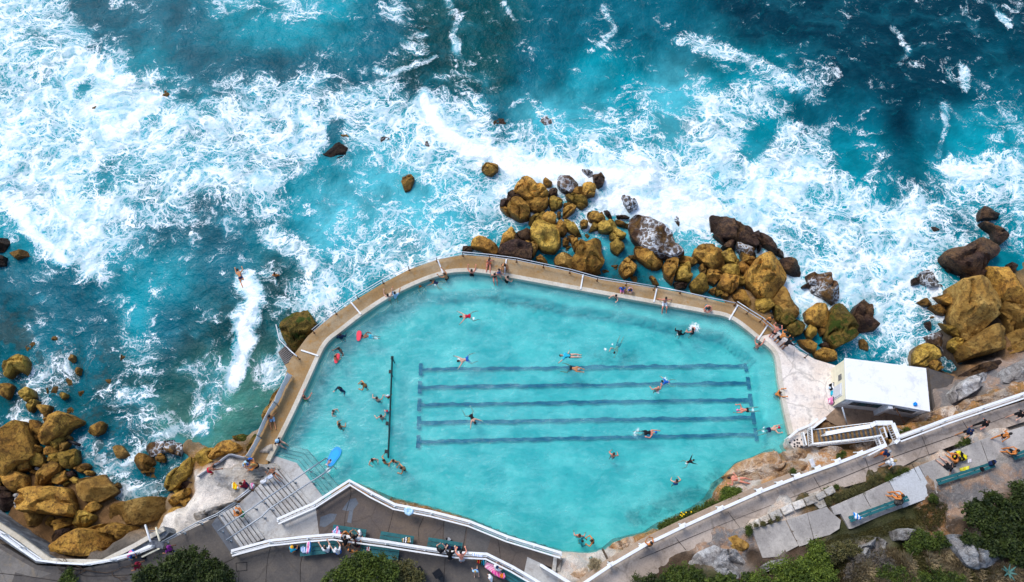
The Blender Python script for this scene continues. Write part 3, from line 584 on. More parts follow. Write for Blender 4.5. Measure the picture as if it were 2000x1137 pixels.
# ================================================================ boulders
# chunk: origin x, y, zoom; each line: id material [height factor] | outline
CH = {'A': (900, 300, 4.373), 'B': (1200, 380, 3.79), 'C': (1500, 480, 3.79), 'D': (1740, 380, 6.315), 'E': (0, 680, 7.58), 'F': (0, 820, 7.58),
      'G': (0, 950, 6.08), 'H': (220, 820, 5.882), 'J': (460, 540, 6.315), 'K': (0, 380, 2.843), 'L': (0, 0, 2.843), 'N': (650, 0, 2.843), 'Z': (0, 0, 1)}
ROCKS = """
A1 golden|178,110 240,88 312,95 312,140 262,185 215,175 180,140
A3 dark|400,345 450,315 455,345 545,375 570,400 500,400 410,395 395,370
A2 golden 1.2|525,185 600,230 690,290 740,350 700,370 570,395 450,330 470,270
A4 dark|345,390 400,370 440,400 430,450 390,470 335,450
A6 golden .8|340,445 385,470 440,520 430,540 380,515 335,465
A5 golden 1.2|450,400 510,385 565,430 595,500 570,545 510,560 440,520 400,470
A7 golden|565,405 640,385 740,390 740,440 690,490 655,500 590,475 570,440
A8 golden .7|705,230 720,215 780,245 775,275 735,282 710,265
A9 wash|830,235 870,195 940,200 995,225 990,285 930,335 870,310 825,270
A10 dark|750,325 785,300 825,320 820,360 770,375 748,350
A11 olive|755,395 820,362 868,400 860,440 790,485 765,460
A12 golden|945,310 1035,290 1035,350 990,355 945,340
A13 golden 1.2|1045,260 1110,252 1148,300 1140,350 1060,370 1038,330
A14 wash .6|1035,135 1060,125 1130,155 1125,200 1095,205 1050,165
A15 dark|1130,185 1190,178 1228,215 1215,265 1175,290 1140,260
A16 olive|895,360 945,345 1075,390 1080,430 1030,465 985,440 920,395
A18 golden .6|878,430 920,420 940,435 900,460 878,455
A17 golden|875,480 950,440 985,455 970,490 905,540 875,540
A19 golden .7|822,505 840,492 855,510 852,550 835,558 822,540
A20 olive .8|590,550 700,490 720,520 690,580 620,605 580,600
A24 olive 1.1|600,650 640,590 720,620 800,620 835,690 840,760 800,825 700,820 650,770 600,720
A21 golden 1.4|700,545 740,505 790,510 815,550 800,600 740,615 700,600
A22 golden|805,610 850,575 885,600 912,660 880,695 820,680 800,650
A23 olive|880,565 910,560 980,630 1028,690 990,697 925,660 890,620
A25 golden|1080,520 1130,500 1200,500 1235,560 1180,585 1100,570
A26 dark .6|1220,490 1250,485 1290,550 1270,560 1235,520
A27 golden|1020,590 1045,572 1088,590 1080,625 1030,632
A28 olive .8|1110,620 1150,585 1190,600 1160,650 1095,665
A29 olive 1.2|1170,620 1210,575 1310,600 1328,640 1270,670 1240,670 1215,670 1180,660
A30 golden .7|1315,580 1350,577 1450,620 1440,635 1340,610
A31 olive|1275,690 1310,645 1410,700 1390,720 1310,748 1275,720
A32 olive|1280,770 1330,745 1385,755 1398,800 1340,855 1290,820
A33 olive .35|1030,705 1090,675 1145,690 1130,720 1040,735
A34 golden|915,700 940,690 1005,760 1000,800 970,820 945,760
A35 golden .6|870,745 895,722 925,735 915,780 875,785
A36 olive .3|870,800 930,785 945,795 900,830 875,825
A37 golden 1.25|960,890 1020,740 1060,760 1150,730 1190,735 1225,900 1215,940 1130,1000 1000,985 955,930
A38 tan|800,900 860,855 930,855 965,880 958,950 970,990 900,965 815,945
A39 golden .8|640,890 680,868 740,920 740,945 650,910
A40 tan|500,785 560,755 595,770 590,800 520,795
A41 dark|470,700 560,650 595,660 600,740 500,780 460,740
A42 golden|360,700 430,638 475,690 460,740 490,780 400,760 330,800 345,740
A43 golden|100,760 150,708 240,730 310,790 320,840 270,855 180,815 95,795
A44 dark 1.3|350,800 460,760 600,795 605,830 595,905 500,900 350,860 320,840
A45 tan|590,770 650,760 660,810 620,870 600,840
A46 wash|1375,370 1440,365 1500,410 1505,460 1440,488 1400,430
A47 dark .4|1255,280 1300,285 1370,320 1310,310 1258,300
A48 dark .4|1240,335 1270,332 1340,375 1290,360
A49 wash 1.0|1465,560 1500,535 1580,540 1700,620 1790,700 1810,770 1900,840 1900,860 1790,885 1600,830 1540,790 1480,720 1455,640
A50 golden|1495,800 1600,830 1700,860 1740,905 1720,960 1680,975 1600,950 1520,890 1495,840
A51 golden|1360,950 1420,890 1505,960 1480,1020 1400,1060 1360,1000
A52 golden .6|1430,875 1480,870 1495,900 1450,905
A53 tan .35|1285,955 1350,950 1360,990 1290,985
A54 dark .5|1330,535 1380,525 1440,550 1430,558 1340,555
A55 wash .35|1820,570 1850,520 1875,600 1870,630
A57 golden .5|1120,1000 1180,990 1200,1020 1140,1035
A58 tan .3|1200,990 1250,980 1270,1020 1230,1040
A59 dark .6|20,800 90,790 95,835 10,835
B1 golden 1.1|360,530 380,490 440,470 470,485 465,560 440,600 430,650 375,600
B2 olive 1.1|465,560 490,515 545,510 572,600 560,640 455,620
B3 golden|475,480 500,462 600,470 615,500 580,520 490,500
B4 golden .8|628,535 645,517 683,545 670,598 640,580
B5 golden|690,560 720,548 800,570 800,610 745,662 690,630
B6 olive|560,660 635,588 660,600 705,690 660,720 590,705
B7 golden|585,430 620,380 680,362 740,375 795,430 820,500 810,545 750,558 640,490 590,460
B10 dark|800,380 860,345 910,350 870,380 900,410 820,398
B8 olive|780,450 850,400 890,420 935,490 905,520 830,490
B9 olive|800,545 840,515 900,530 950,600 920,615 815,590
B11 wash|900,365 940,360 1000,385 1065,460 1050,480 960,440 910,400
B12 golden|935,440 1035,480 1020,535 950,500
B13 golden|905,520 935,500 1005,540 985,585 945,580 915,545
B14 olive|915,620 960,615 985,640 980,670 920,668
B15 golden 1.2|770,670 810,592 915,630 910,690 870,725 800,700
B29 golden|880,740 920,700 960,720 1020,830 1040,870 960,820 890,780
B30 olive|1040,780 1110,740 1190,770 1170,830 1100,880 1050,850
B31 tan .8|1150,800 1240,680 1290,730 1320,790 1380,830 1360,900 1300,920 1200,880
B32 mossy .9|1180,830 1250,830 1300,870 1340,920 1270,970 1200,930
B16 golden 1.5|975,590 1060,480 1130,450 1200,500 1280,580 1270,650 1200,740 1150,765 1080,740 990,650
B17 dark|718,150 740,135 830,165 900,215 990,260 1060,360 1050,385 960,360 860,320 770,300 730,270
B18 dark|1025,290 1075,270 1130,310 1180,370 1250,400 1258,455 1180,420 1100,370 1050,320
B19 dark .7|1062,375 1090,368 1080,420 1065,425
B20 dark|1215,490 1260,477 1330,500 1385,560 1380,590 1330,590 1250,560
B21 wash|1440,600 1470,585 1590,590 1600,640 1665,740 1665,775 1620,800 1550,750 1480,710 1460,660
B22 dark .5|1385,680 1430,658 1460,670 1450,690 1390,692
B23 golden 1.1|1415,870 1480,820 1540,820 1595,890 1595,950 1560,975 1470,960 1430,930
B24 mossy 1.2|1605,850 1660,800 1720,800 1765,860 1765,930 1790,990 1780,1050 1680,1110 1640,1125 1570,1050 1575,950
B25 dark|1770,850 1830,790 1895,830 1895,930 1940,950 1960,960 1930,990 1820,1020 1790,960 1765,900
B26 olive|1415,1010 1440,970 1475,975 1490,1040 1455,1080 1425,1050
B27 golden .8|1510,1000 1530,980 1565,990 1568,1030 1530,1045
B28 mossy|1280,980 1340,925 1390,920 1412,960 1380,1030 1330,1045 1290,1020
B33 dark .7|440,655 500,640 545,660 530,690 460,700
B34 golden .6|700,710 740,690 760,715 735,740
B35 olive .6|745,715 790,705 800,740 760,750
B36 golden .6|795,730 830,712 850,740 830,765 795,755
B37 dark .6|735,305 790,320 825,350 805,365 760,330
B38 golden .7|260,610 280,605 330,665 300,670
B39 tan .35|250,540 320,530 330,560 290,580
B40 tan .4|105,600 170,595 200,640 130,650
B41 tan .4|560,700 620,700 640,735 580,735
C1 golden|230,700 290,695 350,740 340,790 270,760
C2 golden|345,790 400,760 480,770 510,840 440,850 360,820
C3 dark .8|380,730 430,715 470,760 430,770
C4 dark .6|410,690 440,678 445,710 420,718
C5 tan .5|675,700 700,695 750,745 740,775 680,760
C6 olive 1.3|1080,800 1110,750 1160,730 1220,750 1250,830 1200,880 1160,895 1090,870
C7 golden 1.2|1160,870 1220,820 1280,870 1290,910 1230,935
D5 dark 1.1|645,740 700,700 860,680 930,630 1080,570 1250,590 1320,690 1270,770 1200,800 1190,880 1130,1020 1060,1010 980,960 850,930 750,880 680,830
C22 tan 1.1|1750,420 1790,390 1870,430 1960,520 1960,640 1900,640 1830,570 1760,470
C21 tan|1700,500 1760,450 1830,560 1860,590 1850,650 1790,650 1740,540
C9 golden 1.3|1615,165 1680,170 1780,195 1900,290 1960,360 1900,440 1740,410 1700,390 1690,320 1640,220
C23 tan|1750,660 1895,620 1960,640 1960,700 1800,760 1745,745
C19 tan|1410,600 1500,630 1530,690 1470,725 1430,700
C17 tan 1.2|1430,750 1600,620 1700,600 1750,690 1740,770 1600,800 1470,835
C10 tan 1.6|1360,290 1440,270 1600,250 1640,260 1690,380 1720,440 1660,540 1560,670 1480,630 1400,560 1370,480 1390,400
C11 golden|1235,370 1300,360 1340,370 1365,340 1385,400 1360,445 1300,430
C12 golden .6|1105,415 1160,392 1215,410 1230,440 1150,445
C13 golden .6|1190,455 1270,430 1320,470 1310,515 1250,500
C14 tan .4|1175,505 1210,500 1250,540 1220,560
C15 dark .5|1160,570 1190,560 1210,600 1200,625 1170,600
C16 olive .9|1275,570 1340,590 1380,600 1400,680 1330,640
C18 olive 1.1|1335,710 1370,685 1430,700 1440,780 1390,780 1340,750
C20 wash .5|1150,670 1220,650 1290,650 1330,730 1320,790 1240,740 1160,700
C24 dark|1440,200 1540,220 1545,260 1450,255
C25 dark .6|1770,140 1800,125 1840,150 1820,200 1785,185
C26 dark .5|1315,175 1350,165 1365,185 1340,195
C27 tan|1740,770 1960,660 1990,760 1850,800 1740,820
C28 dark .5|1060,250 1110,235 1120,280 1070,290
D1 dark .8|1090,240 1120,170 1200,150 1270,220 1350,230 1340,280 1250,290 1150,300 1090,310
D2 dark|1110,350 1200,380 1400,410 1450,480 1420,540 1330,620 1270,560 1250,460 1160,400
D3 wash .2|440,380 520,370 600,430 580,470 520,480
D4 wash .7|345,980 430,950 520,970 620,1070 650,1110 500,1130 360,1080
E1 olive 1.1|0,320 30,220 140,190 160,130 240,95 330,110 395,180 390,290 340,395 300,330 210,330 150,410 110,440 60,380
E2 golden|0,560 150,520 195,560 130,720 95,745 20,680
E3 olive 1.2|315,690 420,590 490,620 510,720 430,770 370,785
E4 olive|400,870 450,800 520,765 570,790 520,880 480,940 440,950 400,900
E5 golden 1.1|580,880 600,850 750,850 740,900 690,1030 630,970
E6 tan .35|930,470 1000,430 1130,450 1100,530 1040,560 970,520
E7 golden .6|1120,330 1150,290 1200,300 1180,390 1140,400
E8 tan .5|1010,150 1050,90 1110,110 1110,190 1070,215 1020,180
E9 tan .35|700,590 800,500 870,560 840,660 760,790 700,780
E10 olive .7|880,690 920,650 1000,680 990,730 920,760
E11 golden .35|1150,650 1240,630 1230,690 1180,720
E12 tan .35|920,950 1040,870 1130,910 1130,960 1000,970
E13 tan .4|340,10 420,-20 500,0 430,50 370,40
E14 tan .3|1560,470 1640,450 1630,530 1570,550
E15 tan .3|1790,90 1850,110 1830,190 1780,200
F1 golden 1.2|-90,260 0,220 150,160 240,100 290,60 350,45 400,160 450,360 490,520 430,580 280,630 170,720 60,830 -20,880 -90,860
F2 golden 1.1|465,30 500,0 560,20 620,90 630,150 590,290 540,290 490,180 495,100
F5 golden|665,470 720,400 780,395 850,440 860,490 740,520 680,530
F6 olive 1.2|770,340 880,270 960,265 950,310 850,430 790,390
F7 tan|855,440 940,310 1040,340 980,430 920,475
F8 tan .7|985,270 1040,235 1080,270 1060,310 1000,310
F3 golden 1.5|600,190 700,110 690,70 665,30 700,-30 870,-70 960,-105 1060,-70 1180,0 1180,40 1020,110 900,230 640,350 610,280
F4 golden|495,370 530,355 620,410 630,440 580,485 520,430
F9 olive|460,650 510,520 600,500 650,560 660,640 620,690 500,690
F10 olive|715,610 760,520 880,495 900,540 890,620 780,645
F11 olive 1.4|915,510 1090,440 1130,450 1150,600 1130,660 1010,715 950,690
F12 golden 1.1|235,700 300,640 420,580 450,640 450,720 280,800
F13 golden 1.2|80,830 200,765 310,790 400,840 410,930 380,1010 220,1070 180,1060 110,950
F25 grey .5|500,710 560,700 625,740 600,755 520,740
F26 golden .7|440,770 500,740 580,790 560,830 480,790
F14 golden 1.4|470,980 600,840 700,720 820,640 880,660 900,700 870,780 720,900 600,980 500,1000
F15 golden|805,880 900,790 1000,760 1010,840 1020,880 880,960 820,940
F16 dark|1020,790 1090,760 1130,820 1080,850 1020,830
F17 olive|1055,890 1120,850 1195,900 1170,945 1120,950
F18 golden|1120,730 1200,680 1310,650 1340,700 1290,750 1200,785
F19 golden|1270,790 1300,760 1370,755 1400,780 1380,830 1300,830
F20 golden .8|720,930 790,890 820,930 760,980
F21 olive .7|940,960 1020,920 1050,940 970,990
F28 tan .6|1690,960 1770,930 1790,1000 1700,1060
F22 tan 1.0|1170,900 1280,870 1400,850 1520,800 1560,850 1620,930 1720,1050 1600,1130 1480,1200 1300,1200 1190,1140 1160,1000
F23 golden|1325,170 1390,90 1520,35 1555,60 1520,180 1420,240 1340,220
F27 golden .8|-30,920 50,950 40,980 -30,1000
F29 golden .8|640,680 690,650 740,670 700,720 650,720
F30 dark .8|560,560 600,540 640,600 600,640
G11 dark .7|-10,0 120,0 150,130 160,260 -10,300
G10 grey .6|140,100 260,80 270,300 180,280
G8 tan .5|180,320 330,310 540,320 560,400 500,470 300,480 210,400
G1 golden 1.3|260,130 290,60 480,20 700,10 780,20 810,60 870,240 870,330 790,350 740,345 560,320 300,300 265,260
G2 golden|980,290 1150,170 1210,230 1190,270 1080,320
G3 olive 1.1|890,290 1010,290 1130,350 1120,400 1000,500 950,510 900,430
G9 golden .8|550,400 640,350 660,390 640,450 600,480 560,450
G5 dark|570,610 700,530 850,500 870,560 820,620 650,650
G4 golden 1.1|635,460 700,400 880,360 890,410 850,460 670,530
G7 golden 1.1|1050,500 1180,460 1400,435 1500,470 1640,480 1720,560 1540,620 1440,650 1420,580 1240,555 1130,520
G6 golden 1.2|660,720 900,570 970,520 1130,520 1250,570 1400,570 1430,640 1380,720 1280,790 1050,830 700,800
H1 golden .7|250,470 310,385 380,400 460,450 530,560 460,600 330,610 280,550
H2 golden .8|510,430 560,375 610,430 600,490 520,480
H3 tan .5|10,320 60,290 120,300 190,400 170,440 60,440
H4 wash .6|370,330 450,270 600,240 740,220 800,330 780,420 700,400 600,370 450,420 390,390
H10 tan .35|320,660 400,610 540,560 640,580 560,660 440,700 340,720
H5 olive 1.1|590,750 680,630 800,530 910,450 930,480 925,620 850,700 720,800 620,810
H6 olive 1.2|940,480 990,370 1060,325 1150,330 1110,400 1130,460 1180,480 1000,570 945,560
H7 golden 1.3|1115,380 1200,280 1370,255 1460,290 1500,330 1440,390 1320,400 1180,450 1130,450
H8 mossy|1395,200 1500,170 1600,185 1600,230 1550,290 1480,260 1400,230
H11 dark|780,750 850,690 930,640 930,740 830,800
H12 tan .8|0,965 100,960 300,930 450,900 620,890 700,900 660,960 620,980 560,1100 480,1140 300,1200 0,1180 -60,1080
H9 golden 1.2|660,940 730,880 910,790 915,850 800,930 690,995
H13 golden|800,930 880,870 940,930 970,990 900,1030 830,1000
H14 olive .8|700,810 760,790 790,830 740,860
H16 tan .3|420,780 520,740 560,770 480,830
J1 mossy 1.15|560,580 610,510 700,460 860,400 910,450 1000,600 940,660 830,780 800,900 740,960 640,830 600,760 570,700
K1 dark .6|-20,240 40,235 45,270 10,310 -20,310
K2 dark .6|-20,335 30,345 25,390 -20,395
K3 golden .5|60,330 130,305 175,315 165,335 90,355
K4 tan .35|130,820 190,815 195,860 150,870
K6 tan .35|270,790 320,785 310,830
L1 tan .4|880,545 905,500 935,490 945,520 915,550
L2 tan .35|505,600 525,585 550,595 530,610
L3 tan .45|1890,745 1915,730 1945,755 1925,780 1895,770
L4 dark .45|1780,830 1830,780 1880,790 1935,820 1920,860 1870,875 1800,855
N2 wash .2|265,760 300,755 350,810 345,845 300,845 270,800
N3 wash .3|480,800 530,780 590,800 570,850 500,835
N4 golden .5|385,980 420,960 450,990 430,1050 400,1060 385,1020
N5 wash .35|875,665 920,645 1000,660 1030,700 980,730 900,700
N6 wash .3|1140,660 1190,640 1230,680 1220,710 1170,700
"""
# what singles out the boulders that are easiest to find; the rest are described from these
RL = {'A1': 'lone brown boulder standing in foam left of the rock pile', 'A2': 'triangular brown boulder at top of the pile', 'A5': 'rounded ridged boulder left of pile top',
 'A9': 'foam-capped round boulder at top of pile', 'A24': 'large pitted boulder left of heart-shaped one', 'A37': 'tall heart-shaped boulder beside the walkway', 'A44': 'dark flat-topped block against the walkway fence',
 'A43': 'smooth rounded boulder leftmost along the walkway fence', 'A23': 'bright yellow slanted slab in rock pile', 'A49': 'long boulder half covered with white foam', 'A50': 'oblong boulder under the foam-covered long one',
 'A46': 'grey boulder alone in foam above pile', 'A29': 'knobbly yellow boulder right of pile centre', 'A51': 'diamond-shaped boulder standing in blue water', 'A16': 'angular yellow boulder near the top of pile',
 'B16': 'huge flat-topped block in the right boulder pile', 'B17': 'long dark boulder facing the foam', 'B18': 'narrow dark boulder stretching toward the sea', 'B20': 'purple-black rock in foam beside huge block',
 'B21': 'rough oblong boulder surrounded by foam', 'B23': 'round boulder beside the hourglass boulder', 'B24': 'large hourglass boulder with green moss', 'B25': 'black barnacled boulder right of hourglass boulder',
 'B7': 'broad boulder with purple wet top', 'B1': 'upright split boulder by the water channel', 'B15': 'square boulder close behind the walkway', 'B31': 'pinkish weathered rock apron below huge block',
 'C10': 'enormous sculpted boulder near right edge', 'C9': 'big sloping slab at right edge', 'D5': 'wide black wave-washed boulder at right', 'C17': 'flat brown slab under the enormous sculpted boulder',
 'C6': 'rounded boulder just beyond the white building', 'D4': 'round rock veiled by foam at right', 'D2': 'dark pointed rock above wide black boulder', 'D1': 'dark rock farthest out on the right',
 'E1': 'pitted double boulder at left edge', 'F1': 'gigantic flat slab at left edge', 'F3': 'big slanted brown block in left cove', 'F22': 'broad tan boulder with dark green patch', 'G1': 'long flat-topped boulder above the seawall',
 'F14': 'long tilted boulder in left cove', 'F11': 'cube-shaped boulder in left cove', 'F13': 'heavy rounded block below gigantic slab', 'F23': 'egg-shaped boulder alone in left surf', 'G6': 'smooth low boulder beside the seawall',
 'G7': 'ridged golden boulder beside the pipe frame', 'H12': 'broad flat tan rock shelf in cove', 'H1': 'round golden boulder awash in cove', 'H5': 'pointed olive boulder below the white ledge', 'H7': 'layered boulder beside the white ledge',
 'H9': 'plank-like golden slab on rock shelf', 'J1': 'large mossy yellow boulder against the walkway', 'N5': 'brown wave-washed boulder far out in foam', 'N4': 'brown rock alone left of rock pile', 'L4': 'dark rough rock in the middle surf',
 'L1': 'small dark rock in upper left surf', 'N6': 'dark pointed rock far out above pile', 'K3': 'low brown rock awash at left edge', 'E3': 'cube-like yellow rock in left surf', 'E5': 'wedge-shaped brown rock in left surf',
 'G3': 'olive wedge boulder between flat boulders', 'H4': 'purple wave-swept rock in cove', 'H8': 'green mossy boulder by the canvas screen'}
def in_poly(x, y, pl):
    c = False; n = len(pl)
    for i in range(n):
        x1, y1 = pl[i]; x2, y2 = pl[i - 1]
        if (y1 > y) != (y2 > y) and x < (x2 - x1) * (y - y1) / (y2 - y1) + x1: c = not c
    return c
def resample(pl, n):
    d = [0]
    m = len(pl)
    for i in range(m): d.append(d[-1] + math.dist(pl[i], pl[(i + 1) % m]))
    out = []; i = 0
    for k in range(n):
        t = d[-1] * k / n
        while d[i + 1] < t: i += 1
        f = (t - d[i]) / max(d[i + 1] - d[i], 1e-9); a = pl[i % m]; b = pl[(i + 1) % m]
        out.append((a[0] + (b[0] - a[0]) * f, a[1] + (b[1] - a[1]) * f))
    return out
def make_rock(name, pl, base, top, mat, seed, flat=.5):
    rnd = random.Random(seed); n = 52
    R = np.array(resample(pl, n)); R = (np.roll(R, 1, 0) + 6 * R + np.roll(R, -1, 0)) / 8
    c = R.mean(0); size = math.sqrt(max(abs(np.sum(R[:, 0] * np.roll(R[:, 1], -1) - R[:, 1] * np.roll(R[:, 0], -1))) / 2, .01))
    rings = [(.93, -1), (.99, .0), (1.0, .30), (.99, .62), (.955, .88), (.90, .97), (.82, 1), (.72, 1), (.61, 1), (.49, 1), (.36, 1), (.23, 1), (.1, 1)]
    hgt = top - base; V = []
    planes = []
    for k in range(7):
        a = rnd.uniform(0, 6.283) if k > 1 else rnd.uniform(3.6, 5.8); s = rnd.uniform(.15, 1.15) * min(1.1, hgt / size + .35); o = rnd.uniform(-.02, .30) * size
        planes.append((math.cos(a) * s, math.sin(a) * s, o * s))
    for k, (s, h) in enumerate(rings):
        for p in R:
            q = c + (p - c) * s
            if h < 0: z = base - .8
            else:
                z = base + hgt * h
                if h > .2:
                    z = min([z] + [top - ((q[0] - c[0]) * a + (q[1] - c[1]) * b - o) for a, b, o in planes])
                    z = max(z, base + hgt * .28 + .02 * h)
            V.append((q[0], q[1], z))
    V = np.array(V); nr = len(rings)
    x, y, z = V.T; k = min(size, 2.2)
    w = np.repeat(np.array([0 if h < 0 else 1 for s, h in rings], float), n)
    rr = 1 - np.abs(2 * fbm(x * 1.1 / k + seed, y * 1.1 / k + z * .7, 5, seed % 17) - 1)
    z = z + w * (.20 * k * (rr - .72) + .10 * (fbm(x * 3.2, y * 3.2 + z, 3, 5) - .5) * k - .20 * k * smooth(.05, .0, np.abs(fbm(x * .9 / k + seed * 1.7, y * .9 / k, 3, seed % 11) - .5)))
    out = V[:, :2] - c; L = np.linalg.norm(out, axis=1, keepdims=True) + 1e-6
    dd = (fbm((x + z) * 1.6 / k + seed, (y - z) * 1.6 / k, 4, seed % 13 + 3) - .5) * .20 * k
    xy = V[:, :2] + out / L * dd[:, None] * w[:, None]
    zc = V[-n:, 2].mean() * 0 + z[-n:].mean()
    co = [tuple(a) for a in np.column_stack([xy, z])] + [(c[0], c[1], zc)]
    f = []
    ccw = np.sum(R[:, 0] * np.roll(R[:, 1], -1) - R[:, 1] * np.roll(R[:, 0], -1)) > 0
    for i in range(nr - 1):
        for j in range(n):
            a, b = i * n + j, i * n + (j + 1) % n
            q = (a, b, b + n, a + n); f.append(q if ccw else q[::-1])
    for j in range(n):
        q = ((nr - 1) * n + j, (nr - 1) * n + (j + 1) % n, nr * n); f.append(q if ccw else q[::-1])
    # own origin at the foot of the boulder
    org = Vector((c[0], c[1], base)); co = [(a - org.x, b - org.y, zz - org.z) for a, b, zz in co]
    o = mesh_obj(name, co, f, mat, None, True); o.data.set_sharp_from_angle(angle=math.radians(24)); o.location = org
    return o, size
rocks = {}
for ln in ROCKS.strip().splitlines():
    head, body = ln.split('|'); hp = head.split(); rid, mat = hp[0], hp[1]; hf = float(hp[2]) if len(hp) > 2 else 1.0
    pxs = chunk(body, *CH[rid[0]])
    ar = abs(sum(pxs[i][0] * pxs[(i + 1) % len(pxs)][1] - pxs[i][1] * pxs[(i + 1) % len(pxs)][0] for i in range(len(pxs)))) / 2
    sz = math.sqrt(ar) / 25.0
    top = SEA + .10 + (.50 + .42 * sz) * hf if hf >= .5 else SEA + .03 + .16 * hf
    if rid in ('G7', 'G6', 'H12', 'H9', 'H13', 'G1', 'G3', 'F1'): top += .25
    if rid in ('C17', 'C27', 'C23', 'C22'): top += .7
    zm = SEA + (top - SEA) * .45
    mx_, my_ = sum(a for a, b in pxs) / len(pxs), sum(b for a, b in pxs) / len(pxs); gk = 1.07 if sz < 3 else 1.03
    pl = [tuple(P(mx_ + (a - mx_) * gk, my_ + (b - my_) * gk, zm)[:2]) for a, b in pxs]
    o, size = make_rock('boulder', pl, SEA - .35, top, M[mat], sum(ord(ch) * (i + 3) for i, ch in enumerate(rid)) * 7)
    cx = sum(a for a, b in pxs) / len(pxs); cy = sum(b for a, b in pxs) / len(pxs)
    xs = [a for a, b in pxs]; ys = [b for a, b in pxs]
    w_, h_ = max(xs) - min(xs), max(ys) - min(ys)
    rocks[rid] = dict(o=o, px=cx, py=cy, mat=mat, sz=sz, el=max(w_, h_) / max(1, min(w_, h_)), hf=hf)
COLN = {'golden': 'golden-brown', 'olive': 'yellowish', 'tan': 'tan', 'dark': 'dark', 'wash': 'foam-streaked', 'mossy': 'mossy', 'grey': 'grey', 'pale': 'pale'}
used_labels = {}
def short(s): return ' '.join(s.split()[:7])
for rid, r in sorted(rocks.items(), key=lambda q: -q[1]['sz']):
    grp = 'boulders in the left cove' if r['px'] < 560 and r['py'] > 430 else ('boulders piled along the walkway' if 880 < r['px'] < 1720 and r['py'] > 300 else ('boulders at the right shore' if r['px'] > 1720 else 'rocks out in the surf'))
    if rid in RL: lab = RL[rid]
    else:
        best = sorted((math.hypot(r['px'] - q['px'], r['py'] - q['py']), k) for k, q in rocks.items() if k in RL and k != rid)
        szn = 'tiny' if r['sz'] < .75 else ('small' if r['sz'] < 1.15 else ('mid-sized' if r['sz'] < 2 else 'large'))
        shp = 'oblong' if r['el'] > 1.7 else ('chunky' if r['el'] > 1.25 else 'round')
        st = 'rock just under water' if r['hf'] < .5 else ('low rock' if r['hf'] < .7 else ('rock' if r['sz'] < 1.3 else 'boulder'))
        for dd, k in best:
            q = rocks[k]; dx, dy = r['px'] - q['px'], r['py'] - q['py']
            dr = ('right of' if dx > 0 else 'left of') if abs(dx) > 2 * abs(dy) else (('below' if dy > 0 else 'above') if abs(dy) > 2 * abs(dx) else (('lower' if dy > 0 else 'upper') + (' right of' if dx > 0 else ' left of')))
            lab = '%s %s %s %s %s the %s' % (szn, shp, COLN[r['mat']], st, dr, RL[k])
            while len(lab.split()) > 16: lab = lab.replace(' ' + shp + ' ', ' ', 1) if (' ' + shp + ' ') in lab else ' '.join(lab.split()[:16])
            if lab.split()[-1] in ('the', 'of', 'by', 'in', 'at', 'with', 'on', 'beside'): continue
            if lab not in used_labels: break
    used_labels[lab] = rid
    tag(r['o'], lab, 'boulder' if r['sz'] > 1 else 'rock', grp)
# ================================================================ pool, walkway, terraces, stairs
POOLP = chunk("523,900 545,862 573,800 597,745 620,697 632,674 644,660 665,644 705,613 752,582 800,557 830,544 854,536 896,528 957,532 1100,558 1140,565 1275,589 1374,607 1427,619 1480,658 1515,690 1524,740 1532,785 1545,843 1537,870 1522,884 1480,905 1450,915 1430,940 1412,965 1395,990 1330,1020 1270,1050 1200,1078 1150,1090 1100,1092 1040,1070 990,1056 915,1026 850,1004 765,985 690,955 662,955 640,975 560,940")
pool_w = [tuple(P(a, b, POOL)[:2]) for a, b in POOLP]
def grow(pl, d):
    n = len(pl); out = []
    ar = sum(pl[i][0] * pl[(i + 1) % n][1] - pl[(i + 1) % n][0] * pl[i][1] for i in range(n)); s = 1 if ar > 0 else -1
    for i in range(n):
        a = Vector(pl[i - 1]); b = Vector(pl[i]); c = Vector(pl[(i + 1) % n])
        n1 = (b - a).normalized(); n2 = (c - b).normalized(); m = Vector((n1.y + n2.y, -n1.x - n2.x)) * s
        if m.length < 1e-4: m = Vector((n1.y, -n1.x)) * s
        m.normalize(); out.append(tuple(b + m * d))
    return out
water_pl = grow(pool_w, .16)
NE = [tuple(P(a, b, 0)[:2]) for a, b in chunk("560,835 620,697 705,613 854,536 957,532 1140,565 1427,619 1515,690 1540,860")]
def chain_dist(X, Y, pl):
    d = np.full(X.shape, 1e9)
    for (ax, ay), (bx, by) in zip(pl[:-1], pl[1:]):
        dx, dy = bx - ax, by - ay; t = np.clip(((X - ax) * dx + (Y - ay) * dy) / (dx * dx + dy * dy), 0, 1); d = np.minimum(d, np.hypot(X - ax - t * dx, Y - ay - t * dy))
    return d
SPL = "1356,640,16|1128,694,5|896,700,6|1182,682,5|1245,840,7|1240,848,6|1470,800,6|1490,842,5|1492,834,4|640,918,9|735,660,6|1300,740,7|1285,765,6|925,622,5|1340,905,4|1325,650,7|850,556,4|935,536,4|600,780,4|670,690,4|770,905,4|1196,672,4"
def splash_map(X, Y):
    px, py = to_px(X, Y, 0); s = np.zeros(X.shape)
    for q in SPL.split('|'):
        a, b, r = map(float, q.split(',')); s = np.maximum(s, .85 * smooth(r * 1.6, r * .3, np.hypot(px - a, py - b)))
    return s
def pw_z(X, Y):
    d = chain_dist(X, Y, NE[3:])
    wob = (fbm(X * .4, Y * .4, 3, 61) - .5) * .9
    return 0 * X + .03 * (fbm(X * .8, Y * 1.3, 3, 66) - .5), {'shallow': smooth(1.75, 1.35, d + wob), 'splash': splash_map(X, Y)}
pool_water = sheet('pool_water', -19, 24, -.5, 25, .13, pw_z, M['pool_water'], keep=lambda X, Y: poly_mask(X, Y, grow(pool_w, .45)))
tag(pool_water, kind='structure')
